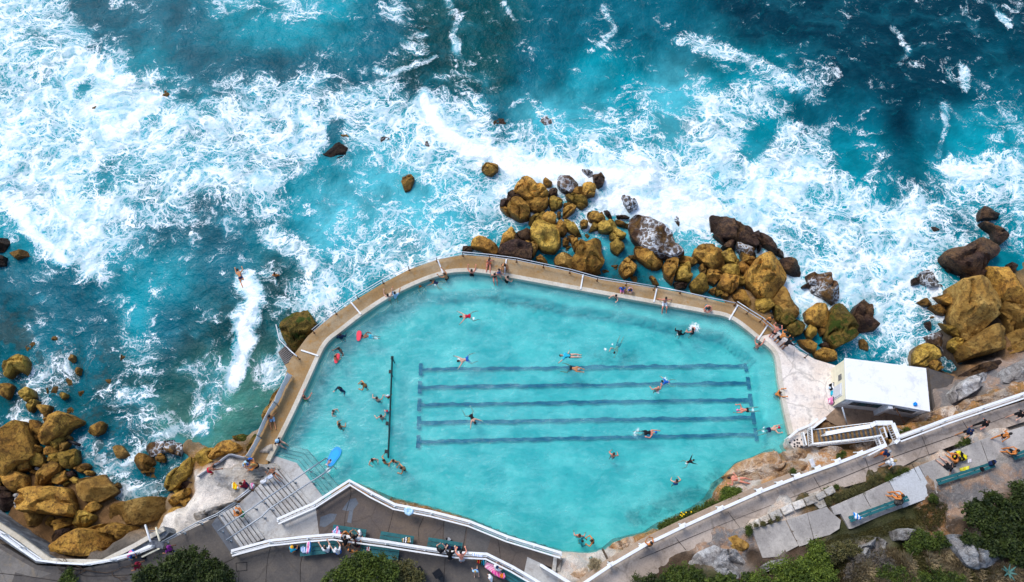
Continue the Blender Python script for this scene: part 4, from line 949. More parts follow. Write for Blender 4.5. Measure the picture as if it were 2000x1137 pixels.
ALG = "1490,690 1500,740 1505,760|800,580 740,600 760,590|640,700 600,760 570,820|1400,640 1460,680|1170,700 1230,700|560,860 600,780|1240,1010 1380,960 1400,930|1180,610 1000,580 900,560 820,575"
def pf_z(X, Y):
    d = chain_dist(X, Y, NE[3:]); wob = (fbm(X * .5, Y * .5, 3, 61) - .5) * .7
    ledge = smooth(1.55, 1.35, d + wob)
    px, py = to_px(X, Y, -1.3); a = np.zeros(X.shape)
    for s in ALG.split('|'): a = np.maximum(a, .62 * smooth(46, 8, stroke_dist(px, py, s)))
    a = np.maximum(a, .42 * smooth(0.3, .0, np.abs(d - 1.75) - .25))
    dd = edge_dist(X, Y, pool_w); a = np.maximum(a, .5 * smooth(1.4, .2, dd) * (Y < 14)) * (1 - ledge)
    return -1.32 + ledge * .95 + .10 * (fbm(X * .3, Y * .3, 3, 71) - .5) - .25 * smooth(8, 20, X) * (1 - ledge), {'algae': a}
pool_floor = sheet('pool_floor', -20, 25, -1, 26, .25, pf_z, M['pool_floor'], keep=lambda X, Y: poly_mask(X, Y, grow(pool_w, .6)))
tag(pool_floor, kind='structure')
# painted lanes on the floor, edges a little ragged
for i, (a, b) in enumerate([((822, 722), (1458, 713)), ((820, 757), (1463, 747)), ((819, 791), (1467, 780)), ((818, 826), (1473, 815)), ((817, 863), (1478, 848))]):
    zl = -1.21; A = P(*a, zl); B = P(*b, zl); mb = MB(); n = 260; d = (B - A); L = d.length; d /= L; nn = Vector((-d.y, d.x, 0)); v = []; f = []
    for k in range(n + 1):
        c = A + d * (L * k / n); w1 = .125 + .10 * (float(fbm(k * .16, i * 7.1, 4, 3)) - .5) * 2; w2 = .125 + .10 * (float(fbm(k * .16, i * 9.7 + 50, 4, 8)) - .5) * 2
        sh = .05 * (float(fbm(k * .11, i * 3.3 + 20, 3, 5)) - .5) * 2
        g = .10 if c.x < 6 else .10 - .0
        zz = -.25 * float(smooth(8, 20, c.x)) + .06
        v += [c + nn * (w1 + sh) + Vector((0, 0, zz)), c - nn * (w2 - sh) + Vector((0, 0, zz))]
        if k: f.append((2 * k - 2, 2 * k - 1, 2 * k + 1, 2 * k))
    mb.add(v, f)
    for e, s in ((A, 1), (B, -1)):
        zz = (-.25 * float(smooth(8, 20, e.x))) + .06; v = []; f = []
        for k in range(25):
            t = (k / 24 - .5) * .98; o1 = .04 * (float(fbm(k * .4, i + 3 * s, 3, 2)) - .5) * 2
            v += [e + nn * t - d * s * (.15 - o1) + Vector((0, 0, zz + .004)), e + nn * t + d * s * (.15 + o1) + Vector((0, 0, zz + .004))]
            if k: f.append((2 * k - 2, 2 * k, 2 * k + 1, 2 * k - 1))
        mb.add(v, f)
    tag(mb.build('lane_line', M['lane']), kind='structure')
M['joint'] = plain((.035, .03, .028), .9, .1)
def V_(r): return Vector((r.uniform(-.05, .05), r.uniform(-.05, .05), 0))
# ---- ring walkway (solid concrete, stands in the sea) : outer edge + pool edge
OUT = chunk("478,893 492,868 505,842 517,812 527,790 543,765 556,738 565,705 585,678 600,658 615,644 650,616 700,582 750,552 800,526 855,507 903,498 957,502 1010,509 1062,519 1100,527 1168,544 1230,553 1280,562 1360,577 1440,598")
INN = chunk("523,900 545,862 573,800 597,745 620,697 632,674 644,660 665,644 705,613 752,582 800,557 830,544 854,536 896,528 957,532 1100,558 1140,565 1275,589 1374,607 1427,619")
mb = MB(); mb.prism([*PP(OUT, DECK), *PP(INN, DECK)[::-1]], -3.2, DECK)
walk = mb.build('walkway', M['deck']); tag(walk, kind='structure')
mb = MB(); mb.prism(PP(chunk("474,890 500,893 524,897 521,915 500,918 478,908"), DECK - .006), -1, DECK - .006); mb.build('walkway', M['deck'])['kind'] = 'structure'
mb = MB(); mb.prism([*PP(chunk("1440,598 1492,627 1522,648 1482,656 1480,658 1427,619"), DECK)], -3.2, DECK)
mb.build('walkway', M['deck'])['kind'] = 'structure'
RD = chunk("1522,648 1560,684 1592,702 1632,714 1640,790 1600,826 1548,868 1545,843 1532,785 1524,740 1515,690 1480,658")
mb = MB(); mb.prism(PP(RD, DECK + .004), -3.2, DECK + .004); mb.build('pool_deck', M['deck_white'])['kind'] = 'structure'
def ribbon(mb, pts, w, h, z, closed=False, side=0):
    """rectangular kerb following pts"""
    n = len(pts); L = []; R = []
    for i in range(n):
        a = pts[max(i - 1, 0)]; b = pts[min(i + 1, n - 1)]; d = Vector((b[0] - a[0], b[1] - a[1])).normalized(); m = Vector((-d.y, d.x)); p = Vector((pts[i][0], pts[i][1]))
        L.append(p + m * w * (.5 + side)); R.append(p - m * w * (.5 - side))
    v = []; f = []
    for i in range(n):
        v += [(*L[i], z), (*R[i], z), (*R[i], z - h), (*L[i], z - h)]
        if i:
            a = 4 * i - 4; b = 4 * i
            for k in range(4): f.append((a + k, a + (k + 1) % 4, b + (k + 1) % 4, b + k))
    f.append((0, 1, 2, 3)[::-1]); f.append(tuple(4 * (n - 1) + k for k in range(4)))
    mb.add(v, f)
mb = MB(); ring = [tuple(q) for q in PP(chunk("523,900 573,800 620,697 632,674 644,660 665,644 705,613 752,582 800,557 854,536 896,528 957,532 1140,565 1275,589 1374,607 1427,619 1480,658 1515,690 1524,740 1532,785 1546,848"), DECK)]
ribbon(mb, smooth_line([Vector(q) for q in ring], 5), .34, 2.4, DECK + .03)
mb.build('pool_coping', M['coping'], bevel=.02)['kind'] = 'structure'
# underwater bench line steps by the left landing
ST_Z = [-.06, -.20, -.36, -.55]
outer = [((551, 869), (601, 879), (664, 953)), ((545, 875), (594, 886), (655, 959)), ((540, 881), (589, 893), (647, 965)), ((536, 886), (584, 899), (640, 970))]
for k, (a, b, c) in enumerate(outer):
    mb = MB(); z = ST_Z[3 - k]; e = PP([a, b, c], z); r = PP([(611, 992), (520, 903)], z)
    mb.prism([*e, *r], -1.6, z); mb.build('pool_step', M['stair'])['kind'] = 'structure'
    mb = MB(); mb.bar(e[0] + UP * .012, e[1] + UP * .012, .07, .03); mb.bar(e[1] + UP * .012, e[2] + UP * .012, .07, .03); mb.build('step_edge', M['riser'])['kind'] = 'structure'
mb = MB(); z = .10; mb.prism(PP(chunk("532,889 579,904 633,973 611,990 546,912 522,901"), z), -1.6, z); mb.build('stair_landing', M['stair'])['kind'] = 'structure'
# ---- concrete stairs: lower flight (8), middle landing, upper flight (5)
def flight(a0, b0, z0, a1, b1, z1, n, label):
    t = thing('concrete_stairs', label, 'stairs', P((a0[0] + b0[0]) / 2, (a0[1] + b0[1]) / 2, z0))
    for k in range(n):
        z = z0 + (z1 - z0) * (k + 1) / n; f0 = k / n; f1 = (k + 1) / n
        q = lambda u, v, f: (u[0] + (v[0] - u[0]) * f, u[1] + (v[1] - u[1]) * f)
        pa, pb, pc, pd = P(*q(a0, a1, f0), z), P(*q(b0, b1, f0), z), P(*q(b0, b1, f1), z), P(*q(a0, a1, f1), z)
        zb = z0 - .35
        m = MB(); m.prism([pa, pb, pc, pd], zb, z - .036); m.build('riser', M['riser'], t)  # dark strip behind each tread, coloured as a shaded, dirty riser
        # tread with a nosing that oversails the riser
        out = (pa - pd).normalized() * .05
        pc2, pd2 = pb.lerp(pc, .60), pa.lerp(pd, .60)
        m = MB(); m.prism([pa + out, pb + out, pc2, pd2], z - .035, z); o = m.build('tread', M['stair'], t, bevel=.012)
    return t
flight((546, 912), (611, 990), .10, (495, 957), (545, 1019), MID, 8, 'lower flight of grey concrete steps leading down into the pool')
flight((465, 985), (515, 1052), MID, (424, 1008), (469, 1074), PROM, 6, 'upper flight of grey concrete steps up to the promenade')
mb = MB(); mb.prism(PP(chunk("496,957 546,1018 580,1006 617,992 624,1046 570,1052 515,1056 465,985"), MID), .2, MID); mb.build('middle_landing', M['stair'])['kind'] = 'structure'
mb = MB(); mb.prism(PP(chunk("617,994 650,971 683,950 725,972 772,994 843,1009 916,1029 990,1056 1098,1094 1086,1112 1060,1102 1052,1150 1040,1150 950,1096 829,1082 753,1070 650,1058 624,1050"), MID + .004), .0, MID + .004); mb.build('terrace', M['terrace'])['kind'] = 'structure'
mb = MB(); mb.prism(PP(chunk("1052,1150 1060,1102 1030,1088 1021,1130 1018,1150"), MID + .008), MID - .2, MID + .008); mb.prism(PP(chunk("1060,1102 1110,1137 1112,1150 1050,1150"), MID + .012), 0, MID + .012); mb.build('terrace_paving', M['stair'])['kind'] = 'structure'
# ---- promenade and path
pr = "-60,1062 0,1062 71,1104 163,1110 262,1090 318,1062 384,1028 424,1010 469,1076 526,1062 600,1055 650,1053 753,1066 829,1079 890,1088 950,1092 1046,1143 1100,1190 -60,1190"
mb = MB(); mb.prism(PP(chunk(pr), PROM), -1.2, PROM); mb.build('promenade', M['prom'])['kind'] = 'structure'
mb = MB(); mb.prism(PP(chunk("-60,1075 0,1072 40,1095 70,1112 100,1120 75,1130 30,1118 20,1145 -60,1150"), PROM + .004), PROM - .1, PROM + .004, sides=False); mb.build('promenade_patch', M['prom_light'])['kind'] = 'structure'
mb = MB(); mb.prism(PP(chunk("413,1025 424,1009 470,1074 455,1086"), PROM + .006), PROM - .1, PROM + .006, sides=False); mb.build('promenade_strip', concrete('dark_strip', (.14, .155, .18), (.12, .13, .15), (.08, .08, .09)))['kind'] = 'structure'
mb = MB(); mb.prism(PP(chunk("1130,1150 1193,1108 1263,1067 1338,1031 1412,997 1487,964 1552,938 1600,920 1700,884 1755,862 1850,829 2010,780 2080,757 2080,800 2000,824 1917,851 1862,870 1794,895 1725,931 1604,964 1582,970 1460,1032 1364,1074 1294,1119 1240,1150"), PROM + .03), .5, PROM + .03); mb.build('path', M['path'])['kind'] = 'structure'
mb = MB(); ribbon(mb, [tuple(q) for q in PP(chunk("1130,1143 1187,1101 1256,1060 1330,1024 1405,990 1480,956 1545,931"), PROM)], .50, .9, PROM + .02); mb.build('path_kerb', concrete('kerb_stone', (.40, .30, .22), (.33, .25, .19), (.25, .15, .08)), bevel=.03)['kind'] = 'structure'
mb = MB(); ribbon(mb, [tuple(q) for q in PP(chunk("1755,854 1850,822 1925,798 2040,761"), PROM)], .35, .8, PROM + .02); mb.build('path_kerb', M['path'], bevel=.03)['kind'] = 'structure'
def slab(name, s, k, ox, oy, z, mat, thick=.45):
    mb = MB(); mb.prism(PP([(ox + a / k, oy + b / k) for a, b in chunk(s)], z), z - thick, z); o = mb.build(name, M[mat] if isinstance(mat, str) else mat, bevel=.025); o['kind'] = 'structure'; return o
Z6 = (3.636, 1450, 840)
slab('paving_slab', "65,705 305,640 345,720 400,820 250,900 145,910", *Z6, TIER, 'slab')
slab('paving_slab', "313,640 460,588 505,770 490,800 405,828", *Z6, TIER - .02, 'slab')
slab('paving_slab', "462,588 600,545 640,590 700,640 690,700 620,745 512,775", *Z6, TIER + .01, 'slab')
slab('paving_slab', "630,545 850,450 1040,362 1138,552 960,620 780,700 758,702 700,595 655,605", *Z6, TIER + .04, 'slab')
slab('paving_slab', "1043,358 1253,256 1367,467 1142,553", *Z6, TIER + .06, 'newslab')
slab('paving_slab', "1256,252 1440,182 1560,128 1700,66 2100,-60 2150,120 2000,232 1600,390 1370,472", *Z6, TIER + .05, 'slab')
slab('stone_step', "470,455 545,430 575,478 500,510", *Z6, PROM + .22, 'pale', .3)
slab('stone_step', "500,512 575,480 600,540 550,560", *Z6, PROM + .36, 'pale', .3)
slab('stone_step', "1475,155 1585,108 1592,125 1480,172", *Z6, PROM + .26, 'newslab', .3)
slab('stone_step', "1610,70 1670,45 1690,85 1625,112", *Z6, PROM + .2, 'slab', .3)
slab('stone_step', "1625,112 1710,72 1722,82 1640,130", *Z6, PROM + .3, 'slab', .3)
# kerb stones between path and slabs: each its own block
kr = random.Random(5)
line = [(1464, 1035), (1500, 1018), (1545, 997), (1590, 980), (1625, 962)]
ti = 0
for a, b in zip(line[:-1], line[1:]):
    for j in range(2):
        f0, f1 = j / 2 + .02, (j + 1) / 2 - .02; A = P(a[0] + (b[0] - a[0]) * f0, a[1] + (b[1] - a[1]) * f0 - 6, PROM); B = P(a[0] + (b[0] - a[0]) * f1, a[1] + (b[1] - a[1]) * f1 - 6, PROM)
        mb = MB(); mb.bar(A + Vector((0, 0, .2)), B + Vector((0, 0, .2)), .42 + kr.random() * .12, .6); o = mb.build('kerb_stone', M['pale'], bevel=.05)
        tag(o, ['westmost pale kerb stone below the path', 'second pale kerb stone from the west end', 'third pale kerb stone from the west end', 'fourth pale kerb stone from the west end', 'fifth pale kerb stone from the west end', 'sixth pale kerb stone from the west end', 'seventh pale kerb stone from the west end', 'eastmost pale kerb stone next to the stone steps'][ti], 'kerb stone', 'kerb stones along the path'); ti += 1
# old repairs and joints in the paving
for s_, z_ in (("672,990 683,975 695,973 700,983 690,996 678,998 668,996", MID), ("626,1010 645,1003 658,1004 652,1018 634,1030 624,1028", MID), ("682,998 690,996 686,1022 678,1020", MID)):
    mb = MB(); mb.prism(PP(chunk(s_), z_ + .008), z_, z_ + .008, sides=False); mb.build('paving_patch', concrete('repair_concrete', (.17, .19, .22), (.13, .15, .18), (.11, .11, .12)))['kind'] = 'structure'
mb = MB(); mb.prism(PP(chunk("869,1018 911,1031 903,1075 866,1068"), MID + .008), MID, MID + .008, sides=False); mb.prism(PP(chunk("913,1032 960,1047 948,1086 908,1076"), MID + .008), MID, MID + .008, sides=False)
mb.build('paving_patch', concrete('newer_paving', (.135, .125, .12), (.11, .105, .105), (.09, .085, .08), amount=.3))['kind'] = 'structure'
JT = [("683,952 686,968 676,1005 672,1030", MID), ("770,992 766,1010 758,1042", MID), ("830,1008 822,1018 818,1035 820,1060", MID), ("911,1031 903,1078", MID), ("968,1050 975,1060 978,1100", MID), ("868,1018 864,1066", MID),
 ("528,1068 522,1100 519,1137", PROM), ("592,1085 588,1105 586,1137", PROM), ("660,1085 668,1100", PROM), ("779,1078 780,1110 778,1137", PROM), ("470,1076 455,1090 430,1103", PROM), ("468,1116 466,1137", PROM), ("160,1110 165,1125 250,1122 300,1120", PROM), ("870,1092 866,1137", PROM), ("0,1120 60,1128 120,1137", PROM),
 ("1580,975 1592,1000", PROM), ("1320,1050 1340,1075", PROM + .03), ("1420,1000 1450,1035", PROM + .03), ("1590,930 1605,962", PROM + .03), ("1250,1092 1420,1020 1600,950 1740,896 1900,838 2010,795", PROM + .03), ("1690,895 1704,935", PROM + .03), ("1800,850 1815,888", PROM + .03), ("1880,822 1900,855", PROM + .03),
 ("1880,903 1862,870", TIER + .05), ("1935,915 1915,860", TIER + .05), ("1800,940 1782,905", TIER + .05), ("1700,990 1680,955", TIER + .04)]
jr = random.Random(9)
for s_, z_ in JT:
    pts = smooth_line([q + V_(jr) for q in PP(chunk(s_), z_ + .012)], 4); mb = MB()
    for a_, b_ in zip(pts[:-1], pts[1:]): mb.bar(a_, b_, jr.uniform(.018, .045), .006)
    mb.build('paving_joint', M['joint'])['kind'] = 'structure'
# golden sandstone ledge on the landing
def ledge(name, s, z, h, mat, label, cat, k=1.0, ox=0, oy=0, group=None):
    pl = [tuple(P(ox + a / k, oy + b / k, z)[:2]) for a, b in chunk(s)]
    o, _ = make_rock(name, pl, z - h, z, M[mat], len(s) * 3 + int(z * 10)); tag(o, label, cat, group); return o
ledge('stone_ledge', "508,1062 512,1053 560,1048 610,1043 640,1048 637,1054 580,1055 530,1063", MID + .75, .8, 'tan', 'long golden sandstone ledge beside the middle landing', 'stone ledge')
# white rock shelf left of the stairs
ledge('rock_shelf', "386,930 392,926 445,889 478,893 484,905 515,905 528,898 545,910 540,918 500,955 478,968 440,985 400,990 388,975 378,955", 1.35, 1.6, 'pale', 'white flat rock shelf where people sit beside the stairs', 'rock shelf')
ledge('rock_bank', "330,1035 345,1015 368,1004 400,992 440,982 470,970 455,984 425,1004 384,1020 335,1045", 1.9, 2.2, 'pale', 'pale rock bank under the promenade railing', 'rock bank')
ledge('white_rock', "376,960 390,955 398,985 385,995 378,985", .9, 2.0, 'pale', 'small greenish white rock face at the left end of the shelf', 'rock face')
ledge('rock_apron', "320,1010 325,993 345,988 360,996 350,1012 325,1025", .2, 1.2, 'tan', 'ribbed pinkish rock below the pale bank', 'rock apron')
# rock outcrops between pool and path and to the right of the house
for s, z, h, m_, lab in [
    ("1398,952 1402,935 1421,925 1440,905 1466,894 1490,884 1520,880 1535,900 1500,930 1440,940 1420,955", 1.3, 2.2, 'orange', 'orange and white rock shelf at the right corner of pool'),
    ("1455,935 1500,905 1560,895 1600,905 1560,925 1500,945 1460,955", 2.0, 1.6, 'orange', 'upper orange rock shelf under the path fence'),
    ("1535,880 1560,872 1590,876 1595,895 1560,905 1540,898", 1.5, 1.6, 'orange', 'orange rock just below the holed concrete pad'),
    ("1595,880 1620,870 1648,872 1652,886 1625,900 1600,898", 1.7, 1.6, 'orange', 'rounded orange rock under the timber stairs'),
    ("1672,866 1700,858 1728,862 1720,878 1680,884", 2.0, 1.6, 'orange', 'orange rock in the corner below stair top'),
    ("1184,1078 1200,1058 1230,1048 1262,1042 1268,1050 1230,1066 1195,1090", 1.0, 1.8, 'orange', 'striped orange rock at the bottom corner of pool'),
    ("1268,1046 1290,1034 1340,1012 1345,1020 1300,1042 1275,1054", 1.3, 1.8, 'orange', 'thin rock strip under the yellow-flowered creeper'),
    ("1785,825 1800,808 1830,800 1850,790 1880,788 1875,812 1830,828 1795,838", 2.2, 2.2, 'orange', 'rust-streaked rock nearest the house by the path'),
    ("1870,800 1895,775 1940,765 2010,742 2040,745 2040,765 1960,788 1890,812", 2.5, 2.2, 'orange', 'rust-streaked rock band beside the upper path'),
    ("1860,765 1885,742 1930,722 1960,715 1965,735 1920,755 1890,775 1870,785", 2.0, 2.4, 'grey', 'grey weathered outcrop above the rusty rock band'),
    ("1960,722 1985,705 2040,690 2040,735 1990,748 1965,745", 2.2, 2.4, 'grey', 'grey outcrop at the right edge under boulders'),
    ("1890,725 1920,708 1960,700 1975,712 1940,722 1900,738", 1.3, 1.8, 'dark', 'dark ledge between the boulders and grey outcrop'),
    ("1652,843 1675,832 1700,838 1710,850 1690,858 1660,855", 1.2, 1.2, 'orange', 'small orange rock behind the stair balustrade'),
    ("1735,845 1755,830 1775,832 1780,845 1760,852", 1.9, 1.4, 'grey', 'grey rocks between the house and path fence'),
    ("1600,866 1640,855 1660,858 1640,868 1612,874", .8, 1.0, 'orange', 'orange rock behind the lower stair treads'),
    ("1110,1124 1125,1112 1150,1108 1162,1113 1150,1125 1125,1135", 1.9, 1.0, 'orange', 'cream and orange rock below the stone steps'),
    ("690,944 705,950 730,958 760,976 750,984 715,965 690,954", .55, 1.4, 'orange', 'orange rim rock by the terrace fence corner'),
    ("765,978 790,982 820,990 818,1000 785,996 765,990", .5, 1.4, 'orange', 'pale rim rock below the hanging pale towel'),
    ("825,992 850,996 880,1005 915,1016 912,1026 870,1014 830,1004", .5, 1.4, 'orange', 'long low rim rock between terrace fence and water'),
    ("656,958 668,942 682,938 690,944 670,956", .7, 1.6, 'tan', 'golden rock poking out at the terrace corner'),
    ("1350,1100 1365,1078 1395,1062 1410,1075 1440,1070 1465,1100 1440,1125 1400,1130", 3.75, 1.0, 'grey', 'smooth grey bedrock beside the path'),
    ("1405,1062 1430,1045 1460,1040 1465,1070 1440,1085 1412,1078", 3.2, 1.0, 'tan', 'tan and orange bedrock left of square slab'),
    ("1480,1112 1510,1096 1545,1088 1552,1098 1520,1110 1490,1122", 4.65, 1.2, 'grey', 'pale grey ridge of rock below the square slab'),
    ("1620,1105 1660,1082 1700,1062 1730,1045 1755,1060 1760,1075 1720,1085 1660,1102 1630,1118", 5.05, 1.6, 'grey', 'jagged grey rock ridge below the grass strip'),
    ("1755,1035 1775,1030 1800,1033 1805,1045 1780,1056 1757,1055", 4.85, 1.4, 'grey', 'rounded grey rock at the tip of grass strip'),
    ("1860,1045 1880,1042 1900,1060 1925,1075 1965,1068 1980,1085 1960,1100 1925,1112 1900,1105 1880,1080", 6.45, 1.5, 'grey', 'blue-grey rock outcrop below the dark bushes'),
    ("1395,1112 1420,1108 1450,1118 1440,1137 1400,1140", 4.2, 1.2, 'grey', 'grey rock between low bushes at bottom edge')]:
    ledge('rock_outcrop', s, z, h, m_, lab, 'rock outcrop', group='rock outcrops around the pool')
# ---- seawall of the left cove: tall wall, coping on top
sw_t = chunk("-60,985 0,1024 40,1050 95,1091 120,1093 165,1094 200,1094 262,1062 300,1040 318,1028 330,1040 322,1050 268,1084 230,1098 163,1106 71,1100 0,1052 -60,1016")
t = thing('seawall', 'grey concrete seawall with blue-white stains around the left cove', 'seawall', P(120, 1092, 0))
mb = MB(); mb.prism(PP(sw_t, PROM - .25), -1.4, PROM - .25); mb.build('wall', M['seawall'], t)
mb = MB(); ribbon(mb, [tuple(q) for q in PP(chunk("-60,988 0,1027 40,1053 95,1094 120,1096 165,1097 200,1097 262,1066 300,1044 320,1033"), PROM)], .30, .24, PROM + .01); mb.build('coping', M['coping'], t)
# right of the stairs to the pool: low stone steps (7) and yellow ledge
t = thing('stone_stairs', 'rough pale stone steps at the bottom end of the terrace', 'stairs', P(1115, 1105, .5))
Z8 = (10.0, 1060, 1030)
for k in range(7):
    x0 = 215 + 88 * k; zz = MID - .17 * (k + 1)
    pts = [(x0, 565 + 12 * k), (x0 + 70, 575 + 12 * k), (x0 + 40, 880 - 4 * k), (x0 - 40, 850 - 4 * k)]
    mb = MB(); mb.prism(PP([(1060 + a / 10, 1030 + b / 10) for a, b in pts], zz + .3), -.3, zz + .3); mb.build('step', M['pale'], t, bevel=.04)
ledge('yellow_ledge', "1117,1087 1140,1085 1144,1096 1142,1099 1122,1094", .42, .9, 'tan', 'bright yellow flat ledge at the water beside stone steps', 'stone ledge')
ledge('pale_ledge', "1141,1084 1172,1082 1174,1092 1150,1097 1146,1096", .40, .9, 'pale', 'speckled white ledge right of the yellow ledge', 'stone ledge')
# ramp into the sea on the left of the walkway
t = thing('sea_ramp', 'ribbed dark concrete ramp going down into the sea', 'ramp', P(565, 700, 0))
A, B, Cc, D_ = P(560, 672, -.9), P(543, 688, -.9), P(556, 713, .3), P(580, 698, .3)
mb = MB(); mb.prism([A, B, Cc, D_], -2.2); mb.build('ramp_slab', concrete('ramp_concrete', (.16, .10, .08), (.11, .085, .08), (.05, .04, .05), amount=.6), t)
mb = MB()
for k in range(9):
    f = (k + .5) / 9; a = A.lerp(D_, f); b = B.lerp(Cc, f); mb.bar(a + Vector((0, 0, .03)), b + Vector((0, 0, .03)), .08, .06)
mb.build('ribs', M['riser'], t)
mb = MB(); mb.prism(PP(chunk("556,713 580,700 590,712 572,728 562,722"), DECK - .02), -2, DECK - .02); mb.build('walkway', M['deck'])['kind'] = 'structure'
# rock footing under the left walkway
ledge('rock_footing', "500,836 508,812 522,788 532,768 543,755 548,745 552,750 545,775 530,800 516,830 505,850", DECK - .02, 1.6, 'tan', 'golden rock footing under the canvas screen', 'rock')
ledge('rock_footing', "477,880 484,862 495,845 505,848 498,868 487,890", DECK - .02, 1.6, 'mossy', 'mossy rock footing at the lower end of the walkway', 'rock')
# holed concrete pad beside the timber stairs
t = thing('concrete_pad', 'round-cornered white concrete pad dotted with dark drain holes', 'concrete pad', P(1553, 862, .9))
mb = MB(); mb.prism(PP(chunk("1541,856 1548,850 1567,850 1571,853 1575,868 1560,874 1550,876 1542,866"), 1.0), -.8, 1.0); mb.build('pad', M['deck_white'], t, bevel=.05)
mb = MB()
for a, b in chunk("20,575 90,540 90,597 130,578 132,530 160,580 200,530 235,575 135,625 190,628 250,600 90,632", 1540, 790, 7.69): mb.lathe([(.07, 0), (.07, .02)], P(a, b, 1.0), 10)
mb.build('drain_hole', M['black'], t)['kind'] = 'stuff'
# ================================================================ fences, rails, house, benches, bags
UP = Vector((0, 0, 1))
def along(pts, step):
    out = []
    for a, b in zip(pts[:-1], pts[1:]):
        L = (b - a).length; n = max(1, round(L / step))
        out += [a.lerp(b, k / n) for k in range(n)]
    out.append(pts[-1]); return out
def px_line(s, z): return [P(a, b, z) for a, b in chunk(s)]
def timber_fence(name, label, s, base, h=1.0, cat='fence', step=2.2, top_w=.20, group=None, top_at=None, lean=0.0, lowrail=True):
    """s = photo line of the TOP rail; the base stands right below it"""
    top = px_line(s, base + h); t = thing(name, label, cat, top[0] - UP * h, group=group)
    mb = MB()
    if top_w > .25:
        tw = [(q.x, q.y) for q in top]
        for wd, sd_ in ((.17, .75 if top_w > 0 else 0), (.10, -1.9)): ribbon(mb, tw, wd, .05, base + h + (.025 if wd > .12 else 0), side=sd_)
    else:
        for a, b in zip(top[:-1], top[1:]): mb.bar(a, b + (b - a).normalized() * .04, top_w, .05)
    mb.build('top_rail', M['white'], t, bevel=.008)
    if lowrail:
        mb = MB()
        for a, b in zip(top[:-1], top[1:]): mb.bar(a - UP * .42, b - UP * .42, .06, .12)
        mb.build('middle_rail', M['white'], t); mb = MB()
        for a, b in zip(top[:-1], top[1:]): mb.bar(a - UP * .86, b - UP * .86, .06, .12)
        mb.build('bottom_rail', M['white'], t)
    for p in along(top, step):
        mb = MB(); mb.box(p - UP * (h / 2 + .02), (.11, .11, h - .03), rz=.4); mb.build('post', M['white'], t, bevel=.006)
    return t
timber_fence('timber_fence', 'white three-rail fence around the terrace on the pool side', "542,1018 613,987 683,942 725,966 770,989 842,1003 916,1022 990,1052 1096,1084", MID, 1.05, top_w=.30)
timber_fence('timber_fence', 'white three-rail fence between benches along the promenade edge', "452,1080 526,1060 600,1052 650,1048 700,1055 753,1062 829,1074 890,1083 950,1086 1000,1111 1046,1138 1080,1160", PROM, 1.0, top_w=.30)
timber_fence('timber_fence', 'short white fence at the bottom of terrace beside stone steps', "1056,1104 1112,1138 1135,1155", MID, 1.0, step=1.6)
timber_fence('timber_fence', 'straight white fence on the pool side of path with outside braces', "1135,1143 1193,1104 1263,1063 1338,1027 1412,993 1487,960 1550,935 1640,903 1730,868", PROM, 1.0, top_w=.20, step=2.6)
# outside braces of that fence
par = [o for o in bpy.data.objects if o.get('label', '').startswith('straight white fence')][0]
for a, b in ((1193, 1102), (1255, 1065), (1334, 1026), (1408, 992), (1484, 957), (1524, 943), (1558, 928), (1598, 913), (1637, 899), (1681, 884)):
    q = P(a, b + 1, PROM + .9); d = Vector((-.47, .88, 0)); e = Vector((.88, .42, 0)); mb = MB(); mb.box(q + d * .06, (.46, .16, .05), rz=math.atan2(e.y, e.x)); mb.bar(q + d * .08, q + d * .22 - UP * .88, .07, .07); mb.build('brace', M['white'], par)
timber_fence('timber_fence', 'wide white fence along the upper path at right', "1757,857 1850,822 1925,797 2000,772 2060,752", PROM, 1.1, top_w=.34)
# raking handrail beside the walkers
mb = MB(); a, b = P(1697, 889, PROM + 1.0), P(1732, 871, PROM + 1.0); mb.bar(a, b, .09, .06); mb.bar(a - UP * .45, b - UP * .45, .07, .06)
o = mb.build('top_rail', M['white'])
t = thing('handrail', 'short white timber handrail leaning by the stair entrance', 'handrail', P(1700, 889, PROM)); o.parent = t; o.matrix_parent_inverse = pinv(t)
for q in (a, b): mb = MB(); mb.box(q - UP * .5, (.08, .08, 1.0)); mb.build('post', M['white'], t)
# ---- tube rails
def tube_rail(name, label, s, base, h=1.0, r=.035, mat='steel', step=2.0, zs=None, mid=False, foot=True, cat='handrail', group=None, rr=.03):
    pts = chunk(s)
    if zs is None: zs = [base] * len(pts)
    top = [P(a, b, z + h) for (a, b), z in zip(pts, zs)]; t = thing(name, label, cat, top[0] - UP * h, group=group)
    mb = MB(); mb.tube(top, r); mb.build('rail', M[mat], t, True)
    if mid: mb = MB(); mb.tube([q - UP * h * .48 for q in top], r * .8); mb.build('middle_rail', M[mat], t, True)
    for q in along(top, step):
        mb = MB(); mb.tube([q - UP * h, q], rr); mb.box(q - UP * (h - .02), (.16, .12, .03)); mb.build('post', M['rust'] if mat == 'galv' else M[mat], t, True)
    return t
tube_rail('walkway_railing', 'thin steel tube railing around the seaward edge of the walkway', "609,644 653,607 696,576 746,546 797,520 852,503 903,492 956,497 1009,504 1062,515 1114,526 1168,541 1225,550 1280,559", DECK - .03, .85, .032, 'galv', 2.1, mid=True, cat='railing')
tube_rail('walkway_railing', 'broken low tube rail on seaward edge above the boulders', "1284,560 1330,569 1380,580 1438,592", DECK - .03, .45, .04, 'galv', 2.1, cat='railing')
tube_rail('walkway_railing', 'steel railing at the corner where four people stand', "1440,589 1465,605 1491,621 1515,642 1545,668 1580,692", DECK - .03, .95, .035, 'galv', 1.7, mid=True, cat='railing')
tube_rail('stair_handrail', 'left steel handrail running down the middle of the stairs', "426,1037 493,992 510,980 571,940 602,918 637,895", 0, .92, .05, 'steel', 2.0, zs=[PROM, MID + .02, MID, .1, .1, -.4])
